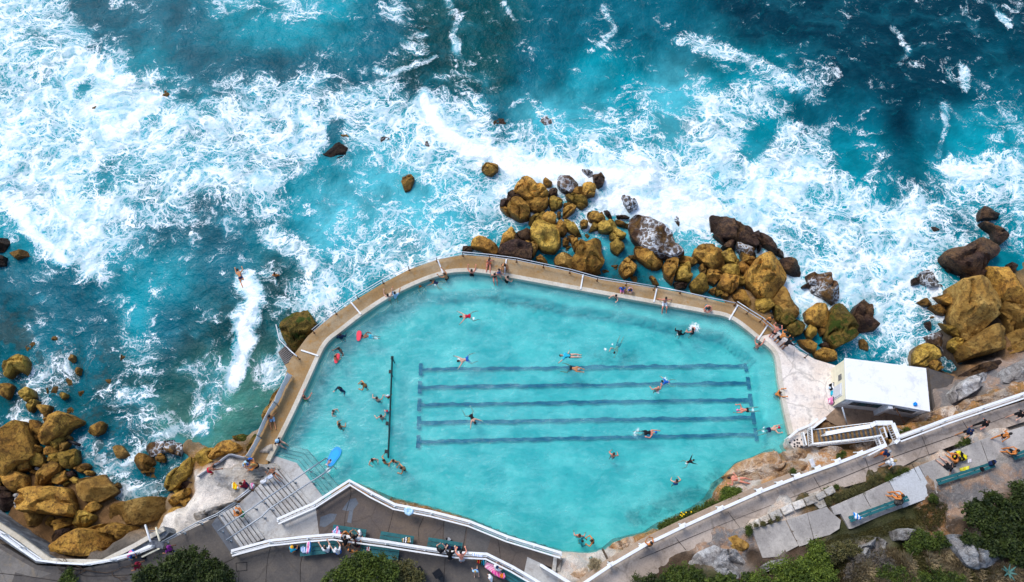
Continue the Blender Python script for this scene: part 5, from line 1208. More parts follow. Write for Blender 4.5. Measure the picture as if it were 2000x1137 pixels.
tube_rail('stair_handrail', 'right steel handrail running down the middle of the stairs', "442,1055 510,1010 526,994 607,941 625,930 651,911", 0, .92, .05, 'steel', 2.0, zs=[PROM, MID + .02, MID, .1, .1, -.4])
tube_rail('stair_handrail', 'short steel rail on the left side of upper steps', "458,977 486,955", MID, .9, .04, 'galv', 1.2, mid=True)
tube_rail('promenade_railing', 'grey tube railing between pipe frame and the upper steps', "316,1058 350,1040 384,1021 423,1004 457,982", PROM, 1.0, .04, 'steel', 2.2, mid=True, cat='railing')
timber_fence('timber_fence', 'pale railing curving along the top of the left seawall', "-60,1010 0,1044 36,1070 71,1094 110,1099 163,1102 215,1093 262,1079 295,1066", PROM, 1.0, top_w=.12, step=1.5)
tube_rail('sea_handrail', 'bent white handrail going down the ramp past the mossy boulder', "539,634 546,664 554,672 568,686 580,696", 0, .8, .045, 'galv', 1.3, zs=[-1.0, -.9, -.6, 0, .35])
# thin white lines across the walkway: raised drain strips
for i, (a, b, lab) in enumerate([((855, 508), (865, 533), 'north-west'), ((989, 506), (985, 535), 'a'), ((1139, 536), (1134, 565), 'b'), ((1283, 563), (1277, 590), 'c'), ((1441, 596), (1424, 625), 'd'), ((685, 590), (705, 614), 'e'), ((588, 684), (622, 695), 'f'), ((1500, 634), (1480, 664), 'g')]):
    mb = MB(); A = P(*a, DECK + .06); B = P(*b, DECK + .07); mb.bar(A, B, .11, .07); tag(mb.build('strip_curb', M['white'], bevel=.01), kind='structure')
# ---- white pool house
RZ = 3.05
roof = chunk("1650,699 1809,719 1817,804 1743,791 1653,780")
R3 = [P(a, b, RZ) for a, b in roof]
t = thing('pool_house', 'white flat-roofed pool house standing at the right end of deck', 'house', P(1730, 760, DECK))
def inset(pts, d):
    return [Vector((*q, 0)) for q in grow([tuple(p[:2]) for p in pts], -d)]
W2 = inset(R3, .10)
mb = MB(); mb.prism([(q.x, q.y) for q in W2], -2.0, RZ - .14); w_ = mb.build('wall', M['white2'], t)
mb = MB(); mb.prism([(q.x, q.y) for q in R3], RZ - .14, RZ); mb.build('roof', M['roof'], t, bevel=.02)
# cream painted west wall (own skin, 3 cm proud)
a, b = W2[4], W2[0]; d = (b - a).normalized(); nn = Vector((d.y, -d.x, 0)); nn = nn if nn.x < 0 else -nn
mb = MB(); L = (b - a).length; mb.box((a + b) / 2 + nn * .02 + UP * ((DECK + RZ - .16) / 2), (L - .02, .05, RZ - .18 - DECK), rz=math.atan2(d.y, d.x)); mb.build('west_wall', M['cream'], t)
def on_wall(a, b, f, z, w, h, name, mat, th=.06, proud=.05, parent=None):
    d = (b - a).normalized(); n_ = Vector((d.y, -d.x, 0)); cen = sum(W2, Vector()) / 5
    if (a + b) .lerp(cen * 2, 0).xy is None: pass
    m = a.lerp(b, f); n_ = n_ if (m - cen).dot(n_) > 0 else -n_
    mb = MB(); mb.box(m + n_ * proud + UP * z, (w, th, h), rz=math.atan2(d.y, d.x)); return mb.build(name, M[mat], parent or t, bevel=.008)
on_wall(a, b, .62, 2.0, .42, .55, 'window', 'glass'); dr = on_wall(a, b, .30, 1.35, .95, 1.9, 'door', 'white2')
on_wall(a, b, .30, 1.35, .75, 1.6, 'door_panel', 'galv', .05, .09, dr)
a2, b2 = W2[4], W2[3]
fr = on_wall(a2, b2, .50, 2.25, 2.9, 1.0, 'window', 'white2', .07); 
for k in range(4): on_wall(a2, b2, .50 + (k - 1.5) * .155, 2.25, .62, .8, 'pane', 'darkteal' if k % 2 else 'glass', .04, .10, fr)
a3, b3 = W2[3], W2[2]
fr = on_wall(a3, b3, .48, 2.2, 1.7, .9, 'window', 'white', .07); on_wall(a3, b3, .48, 2.2, 1.35, .62, 'pane', 'glass', .04, .10, fr)
# rendered pier that breaks the south wall
pc = W2[3]; mb = MB(); mb.prism([(pc.x - .25, pc.y + .2), (pc.x + .05, pc.y + .2), (pc.x + .05, pc.y - .32), (pc.x - .25, pc.y - .32)], DECK, RZ - .16); mb.build('wall_pier', M['white2'], t)
# gutters and downpipes
mb = MB(); mb.tube([P(1645, 796, RZ - .35), P(1657, 838, DECK + .5)], .05); tag(mb.build('drain_pipe', M['galv'], None, True), 'pale pipe leaning from the house corner to the ground', 'pipe')
mb = MB(); mb.tube([P(1749, 797, RZ - .3), P(1767, 827, 1.6)], .04); tag(mb.build('drain_pipe', M['rust'], None, True), 'rusty brown pipe running down beside the recessed window', 'pipe')
mb = MB(); mb.prism(PP(chunk("1640,790 1743,795 1790,812 1780,826 1735,834 1715,832 1690,838 1668,844 1640,835 1610,818"), DECK + .1), -1, DECK + .1); mb.build('yard_slab', concrete('yard_concrete', (.32, .22, .15), (.23, .16, .11), (.08, .06, .045), amount=.6))['kind'] = 'structure'
mb = MB(); mb.prism(PP(chunk("1815,720 1872,738 1840,795 1822,802"), .3), -2, .3); mb.build('yard_slab', concrete('dark_yard', (.10, .09, .085), (.06, .055, .055), (.14, .10, .06), amount=.6))['kind'] = 'structure'
# ---- timber stairs with white balustrades
t = thing('timber_stairs', 'timber stairs with white balustrades from the path down to deck', 'stairs', P(1600, 860, DECK))
z0, z1 = 1.0, PROM + .03; n = 14
s0, s1 = (1592, 855), (1712, 838)  # flight axis in the photo
A0 = P(1592, 856, z0); A1 = P(1714, 842, z1); ax = (A1 - A0); axn = Vector((ax.x, ax.y, 0)).normalized(); sd = Vector((-axn.y, axn.x, 0)); Wd = 1.15
for k in range(n):
    f = (k + .5) / n; c = A0.lerp(A1, f); z = z0 + (z1 - z0) * (k + 1) / n
    mb = MB(); mb.box((c.x - axn.x * .05, c.y - axn.y * .05, z), (.15, Wd, .045), rz=math.atan2(axn.y, axn.x)); mb.build('tread', M['timber'], t)
    mb = MB(); mb.box((c.x + axn.x * .10, c.y + axn.y * .10, z - .01), (.21, Wd - .02, .05), rz=math.atan2(axn.y, axn.x)); mb.build('grip_strip', M['greytimber'], t)
for s in (-1, 1):
    mb = MB(); mb.bar(A0 + sd * s * (Wd / 2 + .03) + UP * .0, A1 + sd * s * (Wd / 2 + .03), .05, .25); mb.build('stringer', M['white'], t)
mb = MB(); mb.prism([A1 + sd * -.62, A1 + axn * 1.0 + sd * -.62, A1 + axn * 1.0 + sd * .62, A1 + sd * .62], z1 - .12, z1); mb.build('top_landing', M['timber'], t)
mb = MB(); q = P(1580, 858, z0); mb.prism(PP(chunk("1571,853 1592,845 1596,866 1576,870"), z0), z0 - .12, z0); mb.build('bottom_landing', M['timber'], t)
mb = MB()
mb.prism(PP(chunk("1728,846 1742,843 1757,860 1740,868"), z1 + .0), z1 - .1, z1 + .0); mb.build('top_landing', M['timber'], t)
def balustrade(pts, zs, h=1.0, sp=.17, label='balustrade', w=.10):
    top = [P(a, b, z + h) for (a, b), z in zip(pts, zs)]; m1 = MB(); m2 = MB()
    for a, b in zip(top[:-1], top[1:]):
        m1.bar(a, b, w, .05); m1.bar(a - UP * (h - .12), b - UP * (h - .12), .06, .07); m1.bar(a - UP * (h - .1), a, .07, .07)
        L = (b - a).length; k = max(2, int(L / sp))
        for i in range(k + 1):
            q = a.lerp(b, i / k); m2.bar(q - UP * (h - .06), q + UP * .03, .05, .03)
    o = m1.build('balustrade_rail', M['white'], t); m2.build('picket', M['white'], o)['kind'] = 'stuff'
Z = (7.69, 1540, 790)
def c8(s): return [(1540 + a / 7.69, 790 + b / 7.69) for a, b in chunk(s)]
balustrade(c8("0,500 140,385 320,310 435,215"), [DECK] * 4, w=.16)
balustrade(c8("365,350 560,200"), [DECK + .1] * 2, w=.16)
balustrade(c8("345,340 365,600"), [z0] * 2, .95, .12)
balustrade(c8("225,420 270,610"), [z0] * 2, .6, .10)
balustrade(c8("370,590 800,545 1280,485 1400,460"), [z0 - .05, 1.7, 2.6, PROM], .95, .16)
balustrade(c8("560,440 850,385 1230,325 1310,275 1565,275"), [z0 + .3, 1.75, 2.6, PROM, PROM], .95, .3, w=.28)
balustrade(c8("1565,280 1620,420 1665,520"), [PROM] * 3, 1.0, .14, w=.30)
balustrade(c8("1430,340 1480,490"), [PROM] * 2, .8, .3)
balustrade(c8("1400,470 1470,620"), [PROM] * 2, .95, .14)
balustrade(c8("1340,490 1400,640"), [PROM] * 2, .6, .14)
balustrade(c8("1600,580 1665,520"), [PROM] * 2, 1.0, .14, w=.22)
# ---- pipe frame by the left seawall (yellow-white posts over a hatch)
t = thing('pipe_frame', 'white and yellow barrier frame over the ladder through the railing', 'frame', P(305, 1060, PROM))
for a, b, m_ in (((284, 1026), (294, 1058), 'white'), ((305, 1031), (312, 1057), 'cream')):
    mb = MB(); mb.tube([P(*a, PROM - .4), P(*a, PROM + .5), P(*b, PROM + .9)], .07); mb.build('side_post', M[m_], t, True)
mb = MB()
for k in range(7):
    f = k / 6; mb.bar(P(288 + 6 * f, 1036 + 20 * f, PROM - .5 + .4 * f), P(307 + 4 * f, 1037 + 19 * f, PROM - .5 + .4 * f), .05, .05)
mb.build('rung', M['greytimber'], t)['kind'] = 'stuff'
for (a, b), m_, nm in ((((254, 1083), (295, 1064)), 'white', 'side_rail'), (((277, 1088), (312, 1071)), 'cream', 'side_rail'), (((293, 1062), (320, 1066)), 'greytimber', 'hatch')):
    mb = MB(); mb.bar(P(*a, PROM + .5), P(*b, PROM + .5), .10 if nm != 'hatch' else .4, .08); mb.build(nm, M[m_], t)
# ---- canvas wind screens along the left walkway
def canvas(label, edgeA, edgeB):
    t = thing('canvas_screen', label, 'canvas screen', P(*edgeA[0], DECK), group='canvas screens on the left walkway')
    A = [P(a, b, DECK + 1.0) for a, b in edgeA]; B = [P(a, b, DECK + .15) for a, b in edgeB]; n = 14; v = []; f = []
    for i in range(n + 1):
        k = i / n * (len(A) - 1); j = min(int(k), len(A) - 2); fr = k - j
        a = A[j].lerp(A[j + 1], fr); k2 = i / n * (len(B) - 1); j2 = min(int(k2), len(B) - 2); b = B[j2].lerp(B[j2 + 1], k2 - j2)
        for m in range(5): q = a.lerp(b, m / 4); v.append(q - UP * .12 * math.sin(math.pi * m / 4) + UP * .03 * math.sin(i * 1.9))
    for i in range(n):
        for m in range(4): f.append((i * 5 + m, i * 5 + m + 1, i * 5 + m + 6, i * 5 + m + 5))
    o = mesh_obj('canvas', v, f, M['canvas'], t, True); s = o.modifiers.new('s', 'SOLIDIFY'); s.thickness = .02
    for q in (A[0], A[-1]): mb = MB(); mb.tube([Vector((q.x, q.y, DECK - .3)), q + UP * .05], .035); mb.build('post', M['steel'], t, True)
M['canvas'] = plain((.82, .83, .84), .9, .1, .1, 2.0)
canvas('upper grey canvas wind screen on the left walkway', chunk("561,728 548,755 540,770 535,785"), chunk("571,733 556,757 549,775 542,789"))
canvas('middle grey canvas wind screen above the lower walkway', chunk("534,785 524,800 508,832 502,850"), chunk("541,790 528,806 513,840 506,853"))
canvas('lower grey canvas wind screen next to the seated group', chunk("502,851 494,868 480,890"), chunk("509,856 500,872 487,896"))
canvas('tattered canvas screen edging the white rock shelf', chunk("386,930 420,906 448,886 478,893"), chunk("392,933 424,910 450,893 481,899"))
# ---- divider in the pool: long black boom with brackets
t = thing('lane_divider', 'long black divider beam standing in the left part of pool', 'divider', P(763, 800, 0))
A, B = P(766, 697, .35), P(758, 894, .35)
mb = MB(); mb.bar(A, B, .11, .09); mb.build('beam', M['black'], t, bevel=.02); mb = MB(); mb.bar(A - UP * .1, B - UP * .1, .05, .45); mb.build('skirt', M['darkteal'], t)
for a, b in ((762, 726), (756, 827), (754, 882), (766, 699)):
    mb = MB(); q = P(a, b, .3); mb.box(q, (.20, .26, .12)); mb.bar(q, q - UP * 1.5, .07, .07); mb.build('bracket', M['black'], t, bevel=.02)
# ---- benches
def wide_bench(label, a, b, z, w=.80, planks=3, group='teal benches'):
    A, B = P(*a, z + .45), P(*b, z + .45); d = (B - A).normalized(); s = Vector((-d.y, d.x, 0)); t = thing('bench', label, 'bench', (A + B) / 2 - UP * .45, group=group)
    pw = w / planks
    for k in range(planks):
        o = s * (k - (planks - 1) / 2) * pw; mb = MB(); mb.bar(A + o, B + o, pw - .025, .045); mb.build('plank', M['teal'], t, bevel=.008)
    L = (B - A).length
    for f in ((.12, .88) if L < 3.2 else (.06, .36, .66, .94)):
        q = A.lerp(B, f); mb = MB(); mb.bar(q + s * w * .42 - UP * .06, q - s * w * .42 - UP * .06, .08, .06)
        for e in (-1, 1): mb.bar(q + s * e * w * .36 - UP * .08, q + s * e * w * .36 - UP * .45, .08, .08)
        mb.build('leg', M['darkteal'], t)
wide_bench('teal bench on the terrace with striped towel and white bag', (649, 1036), (714, 1046), MID)
wide_bench('teal bench on the terrace, middle of three', (742, 1049), (807, 1059), MID)
wide_bench('teal bench on the terrace with dark clothes, rightmost', (835, 1061), (902, 1072), MID)
wide_bench('teal bench under the fence where white-shirted pair sit', (586, 1075), (661, 1067), PROM)
wide_bench('empty teal bench under the fence beside the bright bush', (704, 1074), (779, 1083), PROM)
wide_bench('teal bench covered by the pink striped towel', (955, 1102), (1030, 1146), PROM, .6)
wide_bench('long narrow teal bench with blue towel', (1659, 1015), (1774, 973), TIER + .06, .40, 2)
wide_bench('long narrow teal bench with black bag', (1831, 942), (1942, 907), TIER + .06, .42, 2)
wide_bench('narrow teal bench cut off by the right picture edge', (1979, 893), (2030, 874), TIER + .06, .42, 2)
# ---- soft goods
def towel(name, label, cat, s, z, cols, parent=None, stripes=6, th=.05, ang=0.0, lump=.06, group=None):
    """crumpled cloth: outline in the photo, waves in height, striped"""
    key = ('tw', tuple(cols), stripes, ang)
    if key not in _mc:
        tt = NT('striped_cloth'); p = tt.pos(); r = tt.n('Mapping', Vector=p, Rotation=(0, 0, ang)).outputs[0]
        x = tt.n('SeparateXYZ', Vector=tt.vm('ADD', r, tt.vm('SCALE', tt.noise(p, 3, 2, out=1), sc=.25))).outputs[0]
        fr = tt.math('FRACT', tt.math('MULTIPLY', x, stripes)); c = tt.mix(tt.ss(fr, .45, .5), cols[0], cols[1])
        if len(cols) > 2: c = tt.mix(tt.ss(tt.math('FRACT', tt.math('MULTIPLY', x, stripes * .37)), .62, .66), c, cols[2])
        _mc[key] = tt.done(tt.bsdf(c, .95, tt.bump(tt.noise(p, 9, 4), .5, .03), .1))
    pl = [tuple(P(a, b, z)[:2]) for a, b in chunk(s)]; R = np.array(resample(pl, 28)); c = R.mean(0); v = []; f = []; rings = [1.0, 1.0, .85, .66, .45, .25, .1]; sd = len(label)
    for k, q in enumerate(rings):
        for p in R:
            x = c + (p - c) * q; h = 0 if k == 0 else th * (1 if k > 1 else .5) + lump * float(fbm(x[0] * 5 + sd, x[1] * 5, 3, sd % 9)) * (0.4 if k == 1 else 1.3)
            v.append((x[0], x[1], z + h))
    v.append((c[0], c[1], z + th + lump)); n = 28
    for k in range(len(rings) - 1):
        for j in range(n): f.append((k * n + j, k * n + (j + 1) % n, (k + 1) * n + (j + 1) % n, (k + 1) * n + j))
    for j in range(n): f.append(((len(rings) - 1) * n + j, (len(rings) - 1) * n + (j + 1) % n, len(rings) * n))
    bm = bmesh.new(); me = bpy.data.meshes.new(name); me.from_pydata([Vector(q) - Vector((c[0], c[1], z)) for q in v], [], f); bm.from_mesh(me); bmesh.ops.recalc_face_normals(bm, faces=bm.faces); bm.to_mesh(me); bm.free(); me.shade_smooth()
    me.materials.append(_mc[key]); o = bpy.data.objects.new(name, me); o.location = (c[0], c[1], z); C.objects.link(o)
    return tag(o, label, cat, group)
BL, WH, PK, RD_, YL, OR, BK, NV, CY, GY = (.03, .22, .60), (.75, .77, .80), (.75, .22, .42), (.55, .02, .03), (.70, .60, .02), (.75, .30, .02), (.01, .01, .013), (.01, .025, .08), (.02, .45, .62), (.3, .32, .35)
towel('towel', 'blue and white striped towel heaped on the terrace bench', 'towel', "649,1038 660,1027 664,1035 668,1045 658,1050 650,1044", MID + .48, (BL, WH, PK), stripes=9, lump=.2)
towel('bag', 'white crumpled bag on the right end of terrace bench', 'bag', "697,1037 703,1034 708,1042 706,1048 699,1047", MID + .48, (WH, GY), stripes=3, lump=.2)
towel('towel', 'light blue towel hung over the fence above the terrace', 'towel', "789,994 798,990 808,996 808,1003 799,1008 791,1004", MID + 1.0, ((.35, .60, .80), (.5, .7, .85)), stripes=5, lump=.12)
towel('bag', 'dark and white bag with hat on the middle terrace bench', 'bag', "785,1053 793,1049 802,1050 803,1060 794,1061 786,1060", MID + .48, (BK, WH, (.4, .25, .08)), stripes=6, lump=.2)
towel('backpack', 'black backpack behind the right terrace bench', 'backpack', "871,1051 878,1050 883,1055 878,1059 872,1057", MID + .02, (BK, GY), stripes=2, th=.3, lump=.12)
towel('jacket', 'dark clothes lying on the right terrace bench', 'clothes', "866,1066 872,1060 878,1066 888,1068 898,1066 901,1073 885,1074 870,1073", MID + .48, (BK, NV), stripes=3, lump=.16)
towel('towel', 'blue and white striped towel on the left end of bench', 'towel', "587,1070 592,1066 599,1070 600,1080 592,1081 588,1077", PROM + .48, (BL, WH), stripes=10, lump=.15)
towel('towel', 'white and pink towel draped over fence and bench end', 'towel', "600,1058 607,1056 608,1066 606,1080 598,1082 599,1068", PROM + .9, (WH, PK, BL), stripes=5, lump=.15)
towel('backpack', 'black bag beside the yellow-capped child', 'bag', "576,1066 584,1067 585,1073 578,1077 572,1075", PROM + .02, (BK, NV), stripes=3, th=.25, lump=.1)
towel('towel', 'small red and white towel on the empty bench end', 'towel', "714,1069 722,1068 725,1073 722,1078 715,1076", PROM + .48, (RD_, WH, NV), stripes=8, lump=.1)
towel('towel', 'pink and white striped towel spread on the promenade bench', 'towel', "951,1098 963,1102 975,1112 982,1122 968,1126 956,1115 946,1108", PROM + .48, (PK, (.8, .5, .6)), stripes=7, ang=1.0, lump=.05)
towel('towel', 'bright pink towel under the seated white-shirted person', 'towel', "962,1113 972,1117 988,1124 985,1132 974,1128 960,1119", PROM + .52, ((.65, .05, .30), PK), stripes=5, lump=.08)
towel('bag', 'red and orange beach bag beside the pink towel', 'bag', "977,1121 985,1119 988,1127 983,1131 976,1127", PROM + .6, (RD_, OR, PK), stripes=8, th=.18, lump=.12)
towel('bag', 'black bag with teal straps on the ground by bench', 'bag', "940,1096 946,1093 951,1097 948,1105 941,1104", PROM + .02, (BK, CY, WH), stripes=7, th=.2, lump=.1)
towel('bag', 'bright orange and black bag leaning below the fence', 'bag', "931,1092 937,1090 941,1098 937,1102 931,1099", PROM + .02, (BK, OR, RD_), stripes=8, th=.2, lump=.1)
towel('towel', 'pale blue patterned towel tied along the promenade fence', 'towel', "922,1080 943,1084 943,1089 922,1086", PROM + 1.02, ((.35, .45, .7), WH), stripes=9, lump=.03)
towel('towel', 'blue towel with white pattern on the long narrow bench', 'towel', "1666,1001 1672,1002 1680,1010 1686,1012 1678,1016 1669,1014", TIER + .54, ((.01, .25, .75), WH), stripes=5, lump=.16)
towel('backpack', 'grey speckled backpack beside the man on narrow bench', 'backpack', "1746,976 1755,973 1762,978 1760,986 1752,988 1746,984", TIER + .54, ((.08, .075, .07), (.03, .03, .03)), stripes=9, th=.25, lump=.12)
towel('bag', 'black bag at the far end of the narrow bench', 'bag', "1930,902 1940,898 1944,903 1938,910 1931,910", TIER + .54, (BK, NV), stripes=3, th=.22, lump=.1)
towel('towel', 'small black cloth over the narrow bench edge', 'cloth', "1913,913 1919,912 1923,918 1920,922 1915,919", TIER + .54, (BK, BK), stripes=3, lump=.04)
towel('towel', 'yellow towel under the tanned woman on the slab', 'towel', "1874,915 1884,912 1893,910 1892,917 1882,922 1875,920", TIER + .07, (YL, (.8, .75, .1)), stripes=3, lump=.08)
towel('bag', 'yellow and black bag in front of the seated couple', 'bag', "1862,885 1870,880 1880,888 1888,892 1884,900 1866,902 1858,893", TIER + .07, (BK, YL), stripes=2.3, th=.2, lump=.22)
towel('sandals', 'pair of pale sandals beside the yellow towel', 'sandals', "1888,898 1897,896 1898,903 1890,905", TIER + .07, ((.6, .5, .5), WH), stripes=8, th=.02, lump=.03)
towel('bag', 'white-topped bag leaning on the pool house wall', 'bag', "1619,751 1625,748 1630,752 1630,762 1623,764 1618,759", DECK + .02, (BK, WH, (.4, .6, .8)), stripes=5, th=.3, lump=.2)
towel('bag', 'teal and black bag in the middle by the house wall', 'bag', "1622,765 1629,763 1632,769 1629,774 1622,773", DECK + .02, (BK, CY), stripes=4, th=.25, lump=.15)
towel('bag', 'black and white round bag lowest along the house wall', 'bag', "1617,779 1624,776 1631,779 1631,788 1625,792 1618,788", DECK + .02, (BK, WH, PK), stripes=5, th=.3, lump=.2)
towel('cloth', 'small bright blue cloth lying on the white roof', 'cloth', "1783,788 1787,785 1791,789 1790,793 1784,793", RZ + .01, ((.0, .15, .60), (.02, .3, .75)), stripes=6, lump=.10)
towel('towel', 'white board lying on the orange rocks by fence', 'board', "1579,898 1587,895 1593,910 1586,914", 2.35, ((.55, .56, .6), (.6, .6, .62)), stripes=1, th=.05, lump=.04)
towel('towel', 'orange and yellow towel by the crouching person on white shelf', 'towel', "453,945 458,941 464,948 468,955 460,957 453,954", 1.38, (OR, YL, WH), stripes=5, lump=.12)
towel('towel', 'white towel by the top of the stairs', 'towel', "508,940 517,936 523,931 521,941 514,946 509,945", 1.38, (WH, WH), stripes=2, lump=.14)
towel('towel', 'blue and white towel beside the black bag on shelf', 'towel', "521,932 532,925 538,927 532,934 524,937", 1.38, ((.25, .4, .65), WH), stripes=10, lump=.12)
towel('bag', 'small pink and white bag at the rail end', 'bag', "489,946 495,943 498,948 494,956 489,955", 1.38, (WH, PK), stripes=5, th=.15, lump=.12)
towel('towel', 'blue towel on the rough stone steps', 'towel', "1192,1097 1195,1096 1198,1104 1195,1107 1192,1105 1191,1100", 1.35, ((.01, .12, .55), (.02, .2, .65)), stripes=3, lump=.08)
towel('bag', 'blue and black bag on the yellow ledge', 'bag', "1150,1090 1155,1086 1158,1089 1154,1093 1149,1093", .42, (CY, BK), stripes=6, th=.15, lump=.1)
towel('bag', 'blue dry bag at the end of seawall railing', 'bag', "250,1086 256,1088 260,1093 254,1094", PROM + .02, ((.02, .3, .6), CY), stripes=3, th=.15, lump=.1)
towel('backpack', 'dark backpack below the yellow barrier rail', 'backpack', "278,1088 285,1086 286,1091 280,1093", PROM + .02, (BK, NV), stripes=3, th=.25, lump=.1)
# boards
def board(label, c, L, W, ang, col, z=.10, deck=None, stripe=None):
    t = thing('bodyboard', label, 'bodyboard', P(*c, z), ang); v = []; n = 26
    pr = []
    for k in range(n):
        a = 2 * math.pi * k / n; x = math.copysign(abs(math.cos(a)) ** .7, math.cos(a)) * L / 2; y = math.copysign(abs(math.sin(a)) ** .75, math.sin(a)) * W / 2 * (1 if x > 0 else .88); pr.append((x, y))
    base = P(*c, z); rm = Matrix.Rotation(ang, 3, 'Z')
    for nm, s, z0_, z1_, m_ in (('board', 1.0, -.03, .03, plain(col, .45, .4, .06)), ('deck_pad', .72, .03, .042, plain(deck or col, .5, .4, .06))):
        mb = MB(); mb.prism([base + rm @ Vector((x * s, y * s, 0)) for x, y in pr], base.z + z0_, base.z + z1_); mb.build(nm, m_, t, bevel=.01)
board('bright blue bodyboard in the shallow water by handrail', (652, 892), 1.5, .75, math.radians(62), (.0, .30, .75), deck=(.0, .38, .85))
board('red kickboard held by the swimmer in yellow-blue shorts', (701, 656), .85, .40, math.radians(88), (.75, .01, .05), deck=(.85, .02, .07))
board('red kickboard with a child near the left wall', (658, 700), .80, .36, math.radians(80), (.75, .01, .05))
board('lime green float by the terrace corner rocks', (696, 948), .45, .16, math.radians(-15), (.55, .65, .0))
# litter bins (square black hoods) and cover plates
for i, (a, b, lab) in enumerate(((820, 1116, 'tilted black hooded bin left of the pair by bush'), (857, 1121, 'tilted black hooded bin right of the pair by bush'))):
    t = thing('litter_bin', lab, 'litter bin', P(a, b, PROM), .6, 'black bins beside the bright bush'); c0 = P(a, b, PROM)
    mb = MB(); mb.box(c0 + UP * .40, (.42, .42, .8), rz=.6, taper=1.08); mb.build('body', M['black'], t, bevel=.03)
    mb = MB(); mb.box(c0 + UP * .86, (.56, .50, .06), rot=Matrix.Rotation(.6, 3, 'Z') @ Matrix.Rotation(.35, 3, 'X')); mb.build('lid', M['black'], t, bevel=.02)
mb = MB(); q = [P(a, b, PROM + .005) for a, b in chunk("461,1100 482,1098 482,1114 462,1116")]
for a, b in zip(q, q[1:] + q[:1]): mb.bar(a, b, .05, .02)
tag(mb.build('manhole_frame', M['black']), 'rectangular dark service cover frame set in the promenade', 'cover frame')
# black log in the left cove
mb = MB(); mb.tube([P(132, 861, -.5), P(145, 865, -.4), P(157.5, 870, -.55)], .14, 9, .11); tag(mb.build('driftwood', M['black'], None, True), 'black timber log lying in water beside left cove boulders', 'log')
# stray post over the kerb corner
mb = MB(); mb.bar(P(1177, 1073, .9), P(1191, 1101, PROM + .2), .12, .12); tag(mb.build('timber_prop', M['bark']), 'weathered timber prop leaning at the fence corner', 'timber prop')
# underwater bottles/yellow etc. are left out: nothing readable at this size
# ================================================================ people
SK = {'f': plain((.62, .36, .26), .6, .3, .06, 9.0), 't': plain((.52, .23, .10), .6, .3, .06, 9.0), 'b': plain((.26, .11, .06), .6, .3, .06, 9.0), 'r': plain((.66, .25, .17), .6, .3, .06, 9.0), 'o': plain((.60, .21, .05), .6, .3, .06, 9.0)}
HC = {'k': plain((.010, .008, .007), .5, .3), 'n': plain((.05, .025, .012), .6, .3), 'y': plain((.42, .28, .10), .6, .3), 'g': plain((.35, .33, .31), .6, .3)}
CC = {'black': BK, 'navy': NV, 'blue': (.01, .12, .50), 'teal': (.0, .18, .24), 'red': (.55, .01, .04), 'white': WH, 'cyan': CY, 'pink': PK, 'yellow': YL, 'orange': (.80, .16, .02), 'grey': GY,
      'green': (.0, .35, .16), 'purple': (.25, .03, .25), 'beige': (.50, .38, .28), 'lightblue': (.35, .58, .80), 'gold': (.90, .45, .02), 'maroon': (.22, .01, .03)}
CM = {k: plain(v, .8, .2, .18, 14.0) for k, v in CC.items()}
V3 = Vector
def ik(a, b, l1, l2, pole):
    d = b - a; L = min(d.length, (l1 + l2) * .999); dn = d.normalized(); b = a + dn * L
    x = (l1 * l1 - l2 * l2 + L * L) / (2 * L); h = math.sqrt(max(l1 * l1 - x * x, 0)); p = (pole - dn * pole.dot(dn))
    if p.length < 1e-4: p = V3((0, 0, 1)) - dn * dn.z
    return a + dn * x + p.normalized() * h, b
